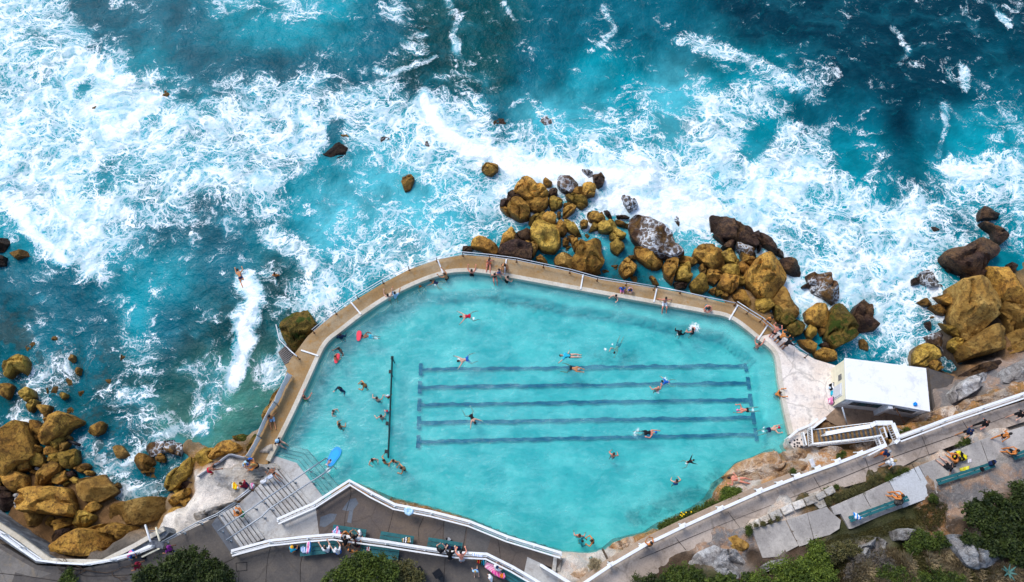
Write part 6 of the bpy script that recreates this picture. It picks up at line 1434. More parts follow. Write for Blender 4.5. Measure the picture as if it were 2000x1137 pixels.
# pose: pelvis, chest, head, (left hand, right hand), (left foot, right foot), elbow pole, knee pole, toe dir, face dir, lateral
POSES = {
 'wade': ((0, 0, .93), (0, .03, 1.38), (0, .05, 1.62), ((-.40, .24, 1.06), (.42, .26, 1.06)), ((-.12, 0, .06), (.12, .02, .06)), (0, -1, -.3), (0, 1, 0), (0, 1, 0), (0, 1, 0)),
 'wade2': ((0, 0, .93), (0, .03, 1.38), (0, .06, 1.62), ((-.52, .12, 1.08), (.24, .42, 1.25)), ((-.12, 0, .06), (.12, .10, .06)), (0, -1, -.3), (0, 1, 0), (0, 1, 0), (0, 1, 0)),
 'wade3': ((0, -.05, .93), (0, .06, 1.36), (0, .12, 1.60), ((-.24, .40, 1.08), (.26, .38, 1.10)), ((-.12, -.1, .06), (.12, -.05, .06)), (1, -.2, -.3), (0, 1, 0), (0, 1, 0), (0, 1, 0)),
 'hold': ((0, -.10, .95), (0, .02, 1.40), (0, .05, 1.64), ((-.32, .42, 1.62), (.30, .46, 1.62)), ((-.12, -.1, .06), (.12, -.2, .06)), (1, -.2, -.8), (0, 1, 0), (0, 1, 0), (0, 1, 0)),
 'free': ((0, 0, -.04), (0, .46, .0), (0, .71, .0), ((-.14, 1.16, .0), (.34, .02, .02)), ((-.10, -.84, -.06), (.11, -.82, -.12)), (1, 0, .2), (0, .1, -1), (0, -1, -.3), (0, .25, -1)),
 'free2': ((0, 0, -.04), (0, .46, .0), (0, .71, .0), ((-.16, 1.10, -.05), (.42, .75, .10)), ((-.10, -.84, -.06), (.22, -.80, -.12)), (1, 0, .6), (0, .1, -1), (0, -1, -.3), (0, .25, -1)),
 'breast': ((0, 0, -.05), (0, .45, .02), (0, .68, .08), ((-.55, .82, -.02), (.50, .86, -.02)), ((-.34, -.66, -.12), (.38, -.62, -.12)), (0, -1, -.1), (0, .6, -.5), (0, -1, -.3), (0, .7, -.7)),
 'glide': ((0, 0, -.06), (0, .45, .0), (0, .64, .03), ((-.10, 1.10, .0), (.12, 1.12, .0)), ((-.36, -.60, -.3), (.34, -.64, -.3)), (1, 0, .1), (0, .6, -.6), (0, -1, -.3), (0, .6, -.8)),
 'float': ((0, 0, -.02), (0, .46, .02), (0, .70, .05), ((-.62, .90, .0), (.40, .05, -.02)), ((-.08, -.84, .0), (.10, -.84, -.02)), (0, -1, 0), (0, 0, 1), (0, -.3, 1), (0, -.1, 1)),
 'sitedge': ((0, -.12, .10), (0, -.12, .55), (0, -.06, .79), ((-.32, -.22, .06), (.32, -.20, .06)), ((-.13, .42, -.38), (.13, .40, -.36)), (0, -1, 0), (0, 1, .6), (0, 1, -.3), (0, 1, -.3)),
 'sitback': ((0, -.12, .10), (0, -.22, .54), (0, -.22, .79), ((-.58, -.46, .06), (.58, -.44, .06)), ((-.20, .46, -.34), (.14, .55, -.36)), (0, -1, 0), (0, 1, .6), (0, 1, -.3), (0, 1, -.1)),
 'sithunch': ((0, -.12, .10), (0, .06, .50), (0, .22, .68), ((-.10, .38, .20), (.12, .36, .20)), ((-.18, .42, -.38), (.18, .40, -.36)), (1, 0, .2), (0, 1, .6), (0, 1, -.3), (0, .6, -.8)),
 'sitground': ((0, -.10, .10), (0, .0, .54), (0, .08, .77), ((-.14, .42, .44), (.16, .44, .40)), ((-.13, .52, .06), (.15, .56, .06)), (1, 0, 0), (0, .3, 1), (0, 1, -.1), (0, 1, -.4)),
 'sitlong': ((0, -.10, .10), (0, -.18, .54), (0, -.12, .78), ((-.36, -.46, .06), (.20, .25, .30)), ((-.16, .76, .06), (.18, .70, .06)), (0, -1, 0), (0, 0, 1), (0, .4, 1), (0, 1, -.3)),
 'bench': ((0, 0, .56), (0, .02, 1.0), (0, .08, 1.24), ((-.16, .40, .66), (.18, .38, .66)), ((-.12, .52, .06), (.13, .50, .06)), (1, 0, 0), (0, .6, 1), (0, 1, -.1), (0, 1, -.3)),
 'benchrail': ((0, 0, .56), (0, .10, .98), (0, .18, 1.21), ((-.34, .62, 1.04), (.25, .58, 1.04)), ((-.12, .46, .06), (.13, .44, .06)), (1, 0, -.2), (0, .6, 1), (0, 1, -.1), (0, 1, -.3)),
 'rail': ((0, -.26, .93), (0, .02, 1.34), (0, .18, 1.54), ((-.28, .42, 1.10), (.28, .42, 1.10)), ((-.12, -.34, .06), (.12, -.26, .06)), (1, 0, -.3), (0, 1, 0), (0, 1, 0), (0, .8, -.6)),
 'stand': ((0, 0, .93), (0, .02, 1.39), (0, .05, 1.63), ((-.30, .10, .82), (.28, .14, .84)), ((-.12, 0, .06), (.12, .04, .06)), (0, -1, 0), (0, 1, 0), (0, 1, 0), (0, 1, -.1)),
 'walk': ((0, 0, .91), (0, .06, 1.37), (0, .10, 1.61), ((-.28, .36, .98), (.30, -.20, .86)), ((-.10, -.38, .14), (.11, .38, .06)), (0, -1, 0), (0, 1, 0), (0, 1, 0), (0, 1, -.1)),
 'photo': ((0, -.05, .93), (0, .0, 1.38), (0, .04, 1.62), ((-.14, .36, 1.52), (.14, .36, 1.52)), ((-.13, 0, .06), (.12, .02, .06)), (1, 0, -.8), (0, 1, 0), (0, 1, 0), (0, 1, -.1)),
 'lie': ((0, 0, .11), (0, .45, .12), (0, .69, .15), ((-.40, .62, .06), (.36, .30, .06)), ((-.12, -.82, .06), (.16, -.78, .06)), (0, -1, 0), (0, 0, 1), (0, -1, -.2), (0, .6, -.8)),
 'crouch': ((0, -.12, .42), (0, .08, .80), (0, .18, 1.02), ((-.18, .42, .40), (.20, .40, .42)), ((-.14, .08, .06), (.16, .0, .06)), (1, 0, 0), (0, 1, .5), (0, 1, 0), (0, .7, -.7)),
 'scramble': ((0, -.30, .80), (0, .10, 1.10), (0, .26, 1.28), ((-.30, .52, .95), (.25, .60, .90)), ((-.14, -.20, .06), (.18, -.42, .06)), (0, -1, 0), (0, 1, 0), (0, 1, 0), (0, .8, -.6)),
}
def capsule(mb, a, b, ra, rb, n=10):
    a, b = V3(a), V3(b); d = b - a; L = d.length
    d = d / L if L > 1e-6 else V3((0, 0, 1)); x = d.cross(V3((0, 0, 1)) if abs(d.z) < .9 else V3((1, 0, 0))).normalized(); y = d.cross(x)
    prof = [(a - d * ra * math.cos(t), ra * math.sin(t)) for t in (.0, .45, .9, 1.57)] + [(b + d * rb * math.cos(t), rb * math.sin(t)) for t in (1.57, .9, .45, .0)]
    rings = []; v = []; f = []
    for c, r in prof:
        r = max(r, .0008); rings.append(len(v)); v += [c + x * r * math.cos(k * 2 * math.pi / n) + y * r * math.sin(k * 2 * math.pi / n) for k in range(n)]
    for i in range(len(prof) - 1):
        for k in range(n): f.append((i * n + k, i * n + (k + 1) % n, (i + 1) * n + (k + 1) % n, (i + 1) * n + k))
    f.append(tuple(range(n))[::-1]); f.append(tuple((len(prof) - 1) * n + k for k in range(n)))
    mb.add(v, f)
def skel(pose):
    pe, ch, hd, hands, feet, ep, kp, toe, face = POSES[pose]
    pe, ch, hd = V3(pe), V3(ch), V3(hd); up = (ch - pe).normalized(); lat = V3((1, 0, 0)); face = V3(face).normalized(); toe = V3(toe).normalized()
    J = dict(pe=pe, ch=ch, hd=hd, up=up, face=face, toe=toe)
    for s, k in ((-1, 'l'), (1, 'r')):
        sh = ch + lat * .175 * s - up * .03; h = V3(hands[0 if s < 0 else 1]); pole = V3((ep[0] * s, ep[1], ep[2])); el, wr = ik(sh, h, .285, .25, pole)
        hp = pe + lat * .09 * s - up * .02; ft = V3(feet[0 if s < 0 else 1]); kn, an = ik(hp, ft, .43, .42, V3(kp) + lat * s * .25)
        J[k] = (sh, el, wr, hp, kn, an, s)
    return J
def remesh(mb, voxel, name):
    me = bpy.data.meshes.new(name); me.from_pydata(mb.v, [], mb.f); o = bpy.data.objects.new(name, me); C.objects.link(o)
    r = o.modifiers.new('r', 'REMESH'); r.mode = 'VOXEL'; r.voxel_size = voxel; r.use_smooth_shade = True
    s = o.modifiers.new('s', 'SMOOTH'); s.iterations = 2; s.factor = .5
    dg = bpy.context.evaluated_depsgraph_get(); out = bpy.data.meshes.new_from_object(o.evaluated_get(dg)); out.name = name
    bpy.data.objects.remove(o); bpy.data.meshes.remove(me); out.shade_smooth(); return out
def hand(mb, el, wr, s, J, kind):
    d = (wr - el).normalized(); side = V3((1, 0, 0)) * s; side = side - d * side.dot(d)
    side = side.normalized() if side.length > .2 else J['up'].cross(d).normalized()
    nrm = d.cross(side).normalized(); nrm = nrm if nrm.z < 0 else -nrm          # palm faces down
    pc = wr + d * .075
    capsule(mb, wr + d * .02 + side * .018, pc + side * .022, .018, .016, 8); capsule(mb, wr + d * .02 - side * .018, pc - side * .022, .018, .016, 8); capsule(mb, wr, pc, .02, .017, 8)
    for i, (o_, L) in enumerate(((-.034, .065), (-.012, .078), (.011, .073), (.033, .056))):
        a = pc + side * o_ * -1 ; b = a + d * L * .55 + nrm * .008 - side * o_ * .25; c = b + d * L * .45 + nrm * (.016 + .004 * i)
        capsule(mb, a, b, .0105, .0095, 8); capsule(mb, b, c, .0095, .0085, 8)
    a = wr + d * .025 - side * .03; b = a + d * .035 - side * .028 + nrm * .01; c = b + d * .03 - side * .006 + nrm * .01
    capsule(mb, a, b, .013, .011, 8); capsule(mb, b, c, .011, .009, 8)
MC = {}
def pose_mesh(pose, kind):
    key = (pose, kind)
    if key in MC: return MC[key]
    J = skel(pose); mb = MB(); pe, ch, hd, up, face = J['pe'], J['ch'], J['hd'], J['up'], J['face']; X = V3((1, 0, 0)); neck = ch + up * .09
    fr = X.cross(up); fr = fr if fr.dot(face) > -.3 else fr
    voxel = .010
    if kind == 'body':
        capsule(mb, pe - X * .075, pe + X * .075, .105, .105, 14); capsule(mb, pe + up * .08, pe + up * .20, .118, .112, 14)
        mid = pe.lerp(ch, .62)
        for s in (-1, 1): capsule(mb, mid + X * .045 * s, ch - up * .06 + X * .075 * s, .105, .10, 12); capsule(mb, ch + up * .045, ch + X * .15 * s - up * .01, .055, .06, 10); capsule(mb, ch - up * .11 + X * .07 * s + face * .0, ch - up * .03 + X * .10 * s, .092, .075, 10)
        capsule(mb, ch, neck + (hd - neck) * .45, .062, .052, 12)
        f = (face - up * face.dot(up) * 0).normalized(); hu = (hd - neck); hu = (hu - f * hu.dot(f)); hu = hu.normalized() if hu.length > .02 else up
        capsule(mb, hd + hu * .035 - f * .015, hd + hu * .02 + f * .02, .092, .086, 14); capsule(mb, hd - hu * .03 + f * .03, hd - hu * .075 + f * .045, .066, .045, 12)
        capsule(mb, hd + f * .102, hd - hu * .03 + f * .118, .010, .014, 8)
        for s in (-1, 1):
            e = hu.cross(f) * s; capsule(mb, hd + e * .088 - hu * .02, hd + e * .092 + hu * .02, .012, .014, 8); capsule(mb, hd + e * .036 + f * .088 + hu * .018, hd + e * .02 + f * .09 + hu * .02, .010, .010, 8)
        for k in 'lr':
            sh, el, wr, hp, kn, an, s = J[k]
            capsule(mb, sh, sh.lerp(el, .35), .060, .052); capsule(mb, sh.lerp(el, .3), el, .052, .040); capsule(mb, el, el.lerp(wr, .35), .041, .042); capsule(mb, el.lerp(wr, .35), wr, .042, .027); hand(mb, el, wr, s, J, pose)
            capsule(mb, hp, hp.lerp(kn, .4), .092, .084, 12); capsule(mb, hp.lerp(kn, .35), kn, .084, .056, 12); capsule(mb, kn, kn.lerp(an, .35), .056, .060, 12); capsule(mb, kn.lerp(an, .35), an, .060, .036, 12)
            t_ = J['toe']; capsule(mb, an - t_ * .04 - UP * .01, an + t_ * .05 - UP * .02, .038, .036, 10); capsule(mb, an + t_ * .05 - UP * .02, an + t_ * .16 - UP * .035, .036, .024, 10)
    elif kind == 'shorts':
        capsule(mb, pe - X * .078, pe + X * .078, .122, .122, 14); capsule(mb, pe, pe + up * .09, .125, .122, 14)
        for k in 'lr':
            sh, el, wr, hp, kn, an, s = J[k]; capsule(mb, hp, hp.lerp(kn, .55), .112, .092, 12)
    elif kind == 'trunks':
        capsule(mb, pe - X * .078, pe + X * .078, .115, .115, 14); capsule(mb, pe, pe + up * .04, .120, .118, 14)
        for k in 'lr':
            sh, el, wr, hp, kn, an, s = J[k]; capsule(mb, hp, hp.lerp(kn, .12), .104, .098, 12)
    elif kind == 'trousers':
        capsule(mb, pe - X * .078, pe + X * .078, .120, .120, 14)
        for k in 'lr':
            sh, el, wr, hp, kn, an, s = J[k]; capsule(mb, hp, kn, .108, .076, 12); capsule(mb, kn, kn.lerp(an, .88), .078, .056, 12)
    elif kind == 'swimsuit':
        capsule(mb, pe - X * .078, pe + X * .078, .114, .114, 14); capsule(mb, pe + up * .08, pe + up * .20, .128, .122, 14); mid = pe.lerp(ch, .6)
        for s in (-1, 1): capsule(mb, mid + X * .045 * s, ch - up * .13 + X * .06 * s, .115, .110, 12); capsule(mb, ch - up * .10 + X * .09 * s, ch + up * .03 + X * .085 * s, .040, .052, 8)
    elif kind == 'bikini':
        for s in (-1, 1): capsule(mb, ch - up * .16 + X * .02 * s, ch - up * .14 + X * .10 * s, .103, .098, 12)
        capsule(mb, pe - X * .078, pe + X * .078, .112, .112, 14)
    elif kind in ('shirt', 'rashie'):
        capsule(mb, pe + up * .03, pe + up * .20, .135, .130, 14); mid = pe.lerp(ch, .6)
        for s in (-1, 1): capsule(mb, mid + X * .045 * s, ch - up * .06 + X * .075 * s, .122, .115, 12); capsule(mb, ch + up * .03, ch + X * .15 * s - up * .01, .068, .074, 10)
        for k in 'lr':
            sh, el, wr, hp, kn, an, s = J[k]; capsule(mb, sh, sh.lerp(el, .62), .078, .066, 12)
            if kind == 'rashie': capsule(mb, sh.lerp(el, .6), el, .056, .050, 10); capsule(mb, el, el.lerp(wr, .9), .052, .038, 10)
    elif kind in ('hair', 'longhair', 'cap', 'hat'):
        f = face.normalized(); nk = hd - neck; hu = nk - f * nk.dot(f); hu = hu.normalized() if hu.length > .02 else up
        if kind in ('hair', 'longhair'):
            capsule(mb, hd + hu * .045 - f * .035, hd + hu * .05 + f * .005, .100, .093, 14); capsule(mb, hd - hu * .01 - f * .045, hd - hu * .04 - f * .045, .088, .072, 12)
            if kind == 'longhair': capsule(mb, hd - hu * .0 - f * .06, hd - hu * .12 - f * .09, .085, .072, 12); capsule(mb, hd - hu * .12 - f * .09, ch - up * .06 - f * .13, .070, .045, 12)
        elif kind == 'cap': capsule(mb, hd + hu * .045 - f * .025, hd + hu * .045 + f * .01, .103, .098, 14)
        else:
            capsule(mb, hd + hu * .06 - f * .01, hd + hu * .07, .112, .105, 14)
            for k in range(14):
                a = 2 * math.pi * k / 14; e = hu.cross(f); q = hd + hu * .035 + (f * math.cos(a) + e * math.sin(a)) * .13; a2 = a + 2 * math.pi / 14; q2 = hd + hu * .035 + (f * math.cos(a2) + e * math.sin(a2)) * .13; capsule(mb, q, q2, .025, .025, 6)
    MC[key] = remesh(mb, voxel if kind == 'body' else .014, pose + '_' + kind); return MC[key]
def attach(parent, name, me, mat):
    o = bpy.data.objects.new(name, me); C.objects.link(o)
    if not len(me.materials): me.materials.append(mat)
    o.material_slots[0].link = 'OBJECT'; o.material_slots[0].material = mat
    if parent is not None: o.parent = parent
    return o
UPRIGHT = {'wade', 'wade2', 'wade3', 'hold', 'sitedge', 'sitback', 'sithunch', 'sitground', 'sitlong', 'bench', 'benchrail', 'rail', 'stand', 'walk', 'photo', 'crouch', 'scramble'}
def person(px, py, pose, ang, skin, hair, wear, label, base=0.0, scale=1.0, head='hair', group=None):
    """px, py: where the head (upright poses) or the hips (lying, swimming) are seen; ang: direction faced, degrees from photo right"""
    scale = scale * .98
    b = pose_mesh(pose, 'body'); o = attach(None, 'person', b, SK[skin]); J = POSES[pose]; a = math.radians(ang - 90); rm = Matrix.Rotation(a, 3, 'Z')
    z0 = base
    anchor = V3(J[2]) if pose in UPRIGHT else (V3(J[0]) * .55 + V3(J[1]) * .45)
    if pose == 'wade' or pose == 'wade2' or pose == 'wade3' or pose == 'hold': z0 = base - 1.10 * scale
    q = rm @ (anchor * scale); tgt = P(px, py, z0 + q.z); o.location = tgt - q; o.location.z = z0; o.rotation_euler = (0, 0, a); o.scale = (scale,) * 3
    NM = {'shorts': 'swim_shorts', 'trunks': 'swim_trunks', 'trousers': 'trousers', 'swimsuit': 'swimsuit', 'bikini': 'bikini', 'shirt': 't_shirt', 'rashie': 'rash_shirt'}
    for w in wear.split():
        k, c = w.split(':'); attach(o, NM[k], pose_mesh(pose, k), CM[c])
    if ':' in head: k, c = head.split(':'); attach(o, k, pose_mesh(pose, k), CM[c])
    elif hair: attach(o, 'hair', pose_mesh(pose, head), HC[hair])
    return tag(o, label, 'person', group)
G1_, G2_, G3_, G4_ = 'swimmers and bathers in the pool', 'people sitting at the pool edge', 'people on the promenade and terrace', 'people on the path and slabs'
PE = [
 (912, 618, 'breast', 188, 'f', 'n', 'swimsuit:red', 'swimmer in a red swimsuit doing breaststroke in the upper pool', 0, 1, 'hair', G1_),
 (1108, 695, 'float', 178, 'f', 'k', 'shirt:cyan bikini:black', 'person in a cyan top floating on their back above the lanes', 0, 1, 'hair', G1_),
 (1120, 720, 'glide', -12, 't', 'g', 'shorts:black', 'swimmer in black shorts stretching both arms along the top lane', 0, 1, 'hair', G1_),
 (907, 703, 'breast', 195, 'f', 'k', 'shorts:blue', 'swimmer in bright blue shorts left above the top lane', 0, 1, 'hair', G1_),
 (1205, 679, 'free2', 242, 'f', 'k', 'shorts:teal', 'swimmer in teal shorts diving down-left above the lanes', -.1, .95, 'hair', G1_),
 (1330, 647, 'wade2', 40, 'f', 'k', 'rashie:black', 'bather in dark clothes with long dark hair, upper right pool', 0, 1, 'longhair', G1_),
 (1353, 643, 'wade3', 120, 'r', 'k', 'swimsuit:black', 'bather splashing next to the one in dark clothes', 0, 1, 'longhair', G1_),
 (1302, 746, 'breast', 172, 'f', 'k', 'shirt:blue', 'child in a blue shirt held by the bald adult', 0, .75, 'hair', G1_),
 (1286, 757, 'wade2', 80, 'r', None, 'trunks:black', 'bald adult in black trunks standing between two lanes', .05, 1, 'hair', G1_),
 (1267, 845, 'free', 0, 'r', 'k', 'swimsuit:black shorts:black', 'lap swimmer in black suit and blue cap on the lowest lane', 0, 1, 'cap:blue', G1_),
 (1454, 801, 'free2', 182, 'r', 'k', 'trunks:black', 'lap swimmer in black trunks and pink cap near lane ends', 0, 1, 'cap:pink', G1_),
 (1508, 838, 'free2', 12, 'f', 'k', 'shorts:navy', 'swimmer in navy patterned shorts and red cap reaching the wall', 0, 1, 'cap:red', G1_),
 (1524, 767, 'hold', 0, 'o', 'n', 'shorts:teal', 'shirtless tanned adult holding the right pool wall', .05, 1, 'hair', G1_),
 (1529, 776, 'wade3', 340, 't', 'n', 'trunks:white', 'child in white trunks beside the tanned adult at right wall', 0, .72, 'hair', G1_),
 (1483, 671, 'hold', 70, 'r', 'n', 'trunks:black', 'pink-skinned bather holding the edge in upper right corner', .05, 1, 'hair', G1_),
 (922, 816, 'breast', 300, 'f', 'k', 'swimsuit:black', 'swimmer in black swimsuit on the fourth lane', 0, .95, 'hair', G1_),
 (1199, 886, 'wade3', 70, 'r', 'n', 'trunks:navy', 'bather alone below the lowest lane, centre right', 0, .95, 'hair', G1_),
 (1346, 902, 'breast', 20, 'f', 'k', 'rashie:black', 'bather in dark rash shirt in the lower right pool', 0, .7, 'hair', G1_),
 (1322, 938, 'wade3', 95, 'f', 'k', 'swimsuit:blue', 'bather in blue top with joined hands, lower right pool', 0, 1, 'hair', G1_),
 (1132, 1045, 'wade', 80, 'r', 'n', '', 'pink-shouldered bather above the pair at the bottom of pool', 0, 1, 'hair', G1_),
 (1138, 1057, 'wade3', 350, 't', 'k', 'rashie:teal', 'dark-haired bather in teal top at the bottom of pool', 0, .9, 'hair', G1_),
 (1155, 1056, 'wade3', 180, 'o', 'k', 'trunks:navy', 'tanned bather leaning left at the bottom of pool', .15, 1, 'hair', G1_),
 (783, 914, 'wade3', 195, 't', 'k', 'trunks:black', 'bather bending left, rightmost of four below the divider', .1, 1, 'hair', G1_),
 (768, 900, 'wade2', 250, 't', 'k', 'bikini:black', 'bather in black bikini, third of four below the divider', 0, .95, 'hair', G1_),
 (750, 899, 'wade2', 20, 't', 'k', '', 'tanned bather reaching right, second of four below the divider', 0, 1, 'hair', G1_),
 (727, 899, 'wade3', 300, 'f', 'k', 'swimsuit:black', 'long-haired bather, leftmost of four below the divider', 0, 1, 'longhair', G1_),
 (744, 812, 'wade2', 90, 'f', 'k', 'trunks:grey', 'man with spread arms touching the divider beam', .1, 1, 'hair', G1_),
 (663, 828, 'wade3', 60, 't', 'k', 'bikini:black', 'long-haired bather alone in the lower left pool', 0, 1, 'longhair', G1_),
 (651, 803, 'wade3', 330, 'f', 'k', 'bikini:black', 'bather with dark hair alone left of the divider, mid height', 0, .85, 'hair', G1_),
 (736, 777, 'wade2', 60, 'f', 'k', 'shorts:black', 'shirtless bather raising an arm left of the divider', .05, 1, 'hair', G1_),
 (757, 773, 'wade', 90, 'f', None, 'shirt:red shorts:yellow', 'small child in red and yellow at the divider beam', .2, .6, 'hat:white', G1_),
 (756, 803, 'wade', 90, 'f', 'n', 'rashie:cyan shorts:cyan', 'small child in cyan at the lower divider beam', .2, .6, 'hat:red', G1_),
 (707, 750, 'wade3', 190, 'o', 'n', 'trunks:navy', 'very tanned adult cradling something in the left pool', .1, 1, 'hair', G1_),
 (662, 758, 'wade2', 230, 'f', 'k', 'rashie:navy shorts:black', 'bather in a dark wetsuit in the left pool', 0, 1, 'longhair', G1_),
 (595, 775, 'hold', 60, 'r', 'n', 'swimsuit:green', 'bather in a green and black suit at the left wall', 0, 1, 'hair', G1_),
 (661, 681, 'wade2', 210, 'b', 'k', 'trunks:navy', 'dark-skinned bather standing beside the child with red board', 0, 1, 'hair', G1_),
 (655, 696, 'wade3', 20, 't', 'n', 'trunks:red', 'child leaning over the red kickboard near left wall', .1, .8, 'hair', G1_),
 (664, 654, 'wade', 100, 'r', 'k', 'rashie:navy', 'bather in navy rash shirt close to the upper left wall', 0, 1, 'hair', G1_),
 (718, 657, 'free', 175, 'b', 'k', 'shorts:cyan', 'swimmer in cyan shorts pushing the red kickboard', 0, .85, 'hair', G1_),
 (641, 905, 'glide', 55, 'f', 'n', 'trunks:white', 'small child lying over the blue bodyboard', .12, .62, 'hair', G1_),
 (819, 557, 'breast', 120, 't', 'n', 'bikini:orange', 'small child paddling near the upper left wall', 0, .7, 'hair', G1_),
 (850, 552, 'breast', 160, 't', 'n', 'swimsuit:navy', 'child in navy swimsuit paddling beside the upper wall', 0, .8, 'hair', G1_),
 (868, 535, 'hold', 150, 't', 'n', 'trunks:black', 'shirtless man with one arm over the upper left coping', .2, 1.05, 'hair', G1_),
 (921, 528, 'hold', 85, 'r', 'k', 'swimsuit:black', 'bather in black and white suit holding upper coping', .1, 1, 'hair', G1_),
 (966, 536, 'sitedge', 280, 'r', 'k', 'swimsuit:black', 'person in black dangling legs, left of the upper trio', DECK, .9, 'longhair', G2_),
 (975, 527, 'sitedge', 310, 'f', 'k', 'swimsuit:blue', 'person in blue and dark swimwear, centre of the upper trio', DECK, .9, 'hair', G2_),
 (986, 518, 'crouch', 290, 't', 'k', 'trunks:black', 'tanned man bending down behind the upper trio', DECK, 1.05, 'hair', G2_),
 (992, 541, 'wade3', 40, 'f', 'k', 'swimsuit:black', 'bather in black suit in the water by the upper trio', .2, 1, 'hair', G1_),
 (955, 508, 'sitlong', 265, 'r', 'n', 'trunks:orange', 'sunburnt person sitting on the upper walkway by the railing', DECK, .9, 'hair', G2_),
 (757, 576, 'hold', 90, 'f', 'k', '', 'pale bather resting both arms on the upper left coping', .1, 1.05, 'hair', G1_),
 (771, 572, 'hold', 75, 't', 'k', 'shirt:lightblue', 'bather in pale blue next to the pale one at coping', .1, 1, 'hair', G1_),
 (1203, 578, 'hold', 230, 'f', 'k', 'swimsuit:black', 'bather in black top in the water below two seated children', .15, 1, 'hair', G1_),
 (1217, 562, 'sitedge', 268, 'f', 'n', 'rashie:blue shorts:pink', 'child in blue top and pink shorts sitting at the edge', DECK, .8, 'hair', G2_),
 (1232, 565, 'sithunch', 262, 'f', 'n', 'shorts:blue', 'shirtless child in blue shorts sitting at the edge', DECK, .85, 'hair', G2_),
 (1301, 583, 'sitback', 268, 'r', 'k', 'shorts:white', 'man in white and blue shorts leaning back on his hands', DECK, 1, 'hair', G2_),
 (1385, 601, 'sithunch', 262, 'r', 'n', 'shorts:teal', 'shirtless man in teal shorts hunched at the edge', DECK, 1.05, 'hair', G2_),
 (1508, 621, 'stand', 250, 'o', 'k', 'shorts:black', 'tanned man in black shorts standing at the railing corner', DECK, 1, 'hair', G2_),
 (1522, 636, 'rail', 60, 'r', 'k', 'trunks:black', 'pink-skinned person leaning on the railing, second from corner', DECK, 1, 'hair', G2_),
 (1537, 650, 'rail', 30, 'o', 'k', 'shorts:black', 'orange-tanned man leaning on the railing, third from corner', DECK, 1, 'hair', G2_),
 (1549, 664, 'rail', 20, 'b', 'k', 'rashie:black', 'person in black top at the railing end, fourth from corner', DECK, 1, 'hair', G2_),
 (541, 861, 'sitedge', 330, 'f', 'g', 'shirt:black', 'person in black with light blue hat at the lower left edge', DECK, 1, 'hat:lightblue', G2_),
 (526, 813, 'sitlong', 285, 't', 'k', 'shorts:lightblue', 'shirtless man in light blue shorts sitting against the canvas screen', DECK, 1, 'hair', G2_),
 (468, 538, 'free2', 115, 't', 'n', 'trunks:navy', 'swimmer in the open sea above the white rip', SEA + .15, 1, 'hair', None),
 (536, 534, 'wade', 90, 'o', 'k', '', 'lone head of a bather in the sea foam left of walkway', SEA - .1, 1, 'hair', None),
 (418, 911, 'scramble', 20, 'b', 'k', 'shorts:red', 'man in red shorts on the white rock shelf', 1.38, 1, 'hair', None),
 (484, 900, 'sitground', 330, 't', 'k', 'shirt:blue', 'person in a blue shirt sitting in the group at shelf corner', 1.38, 1, 'hair', None),
 (492, 908, 'sitground', 200, 'o', 'y', 'shorts:black', 'long-haired tanned person sitting in the group at shelf corner', 1.38, 1, 'longhair', None),
 (478, 906, 'crouch', 300, 'f', 'y', 'shirt:lightblue', 'fair-haired child in light blue in the shelf corner group', 1.38, .8, 'hair', None),
 (470, 944, 'crouch', 150, 't', 'n', 'shirt:maroon shorts:navy', 'person in red pattern bending over an orange towel', 1.38, 1, 'hair', None),
 (464, 1001, 'sitground', 150, 'o', 'n', 'shorts:green', 'tanned person with green shorts sitting on the upper steps', 2.3, 1, 'hair', None),
 (532, 922, 'lie', 140, 'b', 'k', 'trunks:black', 'dark-clothed person lying at the top of the steps', 1.42, .8, 'hair', None),
 (252, 1084, 'crouch', 300, 't', 'k', 'shirt:pink trousers:blue', 'child in pink top and blue trousers by the barrier frame', PROM, .9, 'cap:pink', G3_),
 (260, 1105, 'walk', 180, 'b', 'n', 'shirt:maroon trousers:maroon', 'walker in brown clothes below the seawall railing', PROM, 1, 'longhair', G3_),
 (322, 1072, 'walk', 175, 'b', 'k', 'shirt:purple trousers:black', 'walker in magenta top beside the barrier frame', PROM, 1, 'hair', G3_),
 (336, 1083, 'walk', 170, 't', 'k', 'shirt:navy shorts:grey', 'walker in navy beside the large dark bush', PROM, 1, 'hair', G3_),
 (670, 1042, 'bench', 300, 'o', 'n', 'trunks:black', 'tanned person sitting on bench beside the striped towel heap', MID, 1, 'longhair', G3_),
 (674, 1049, 'rail', 80, 't', 'k', 'shirt:black', 'dark-haired person in black at the fence, left one', PROM, 1, 'hair', G3_),
 (689, 1046, 'photo', 80, 't', 'n', 'shirt:black', 'person in black at the fence, hands raised', PROM, 1, 'hair', G3_),
 (635, 1070, 'benchrail', 110, 'f', 'k', 'shirt:white shorts:navy', 'dark-haired person in white shirt with arm on the fence', PROM, 1, 'hair', G3_),
 (656, 1073, 'benchrail', 110, 'f', 'g', 'shirt:white shorts:blue', 'person in white shirt and white cap on the bench', PROM, 1, 'cap:white', G3_),
 (684, 1075, 'stand', 70, 'o', 'k', 'shorts:beige', 'shirtless tanned man standing behind the fence pair', PROM, 1, 'hair', G3_),
 (694, 1062, 'bench', 80, 't', 'k', 'shirt:black trousers:maroon', 'person in black jacket and dark red trousers on bench', PROM, 1, 'hair', G3_),
 (570, 1069, 'crouch', 60, 't', 'k', 'shirt:cyan', 'child in a bright yellow-orange hat by the fence', PROM, .85, 'hat:gold', G3_),
 (860, 1073, 'photo', 80, 'f', 'k', 'shirt:black', 'person in black tank top leaning on fence, left of three', PROM, 1, 'hair', G3_),
 (879, 1075, 'rail', 85, 'f', 'k', 'shirt:black trousers:black', 'person in black with straps leaning on fence, middle of three', PROM, 1, 'longhair', G3_),
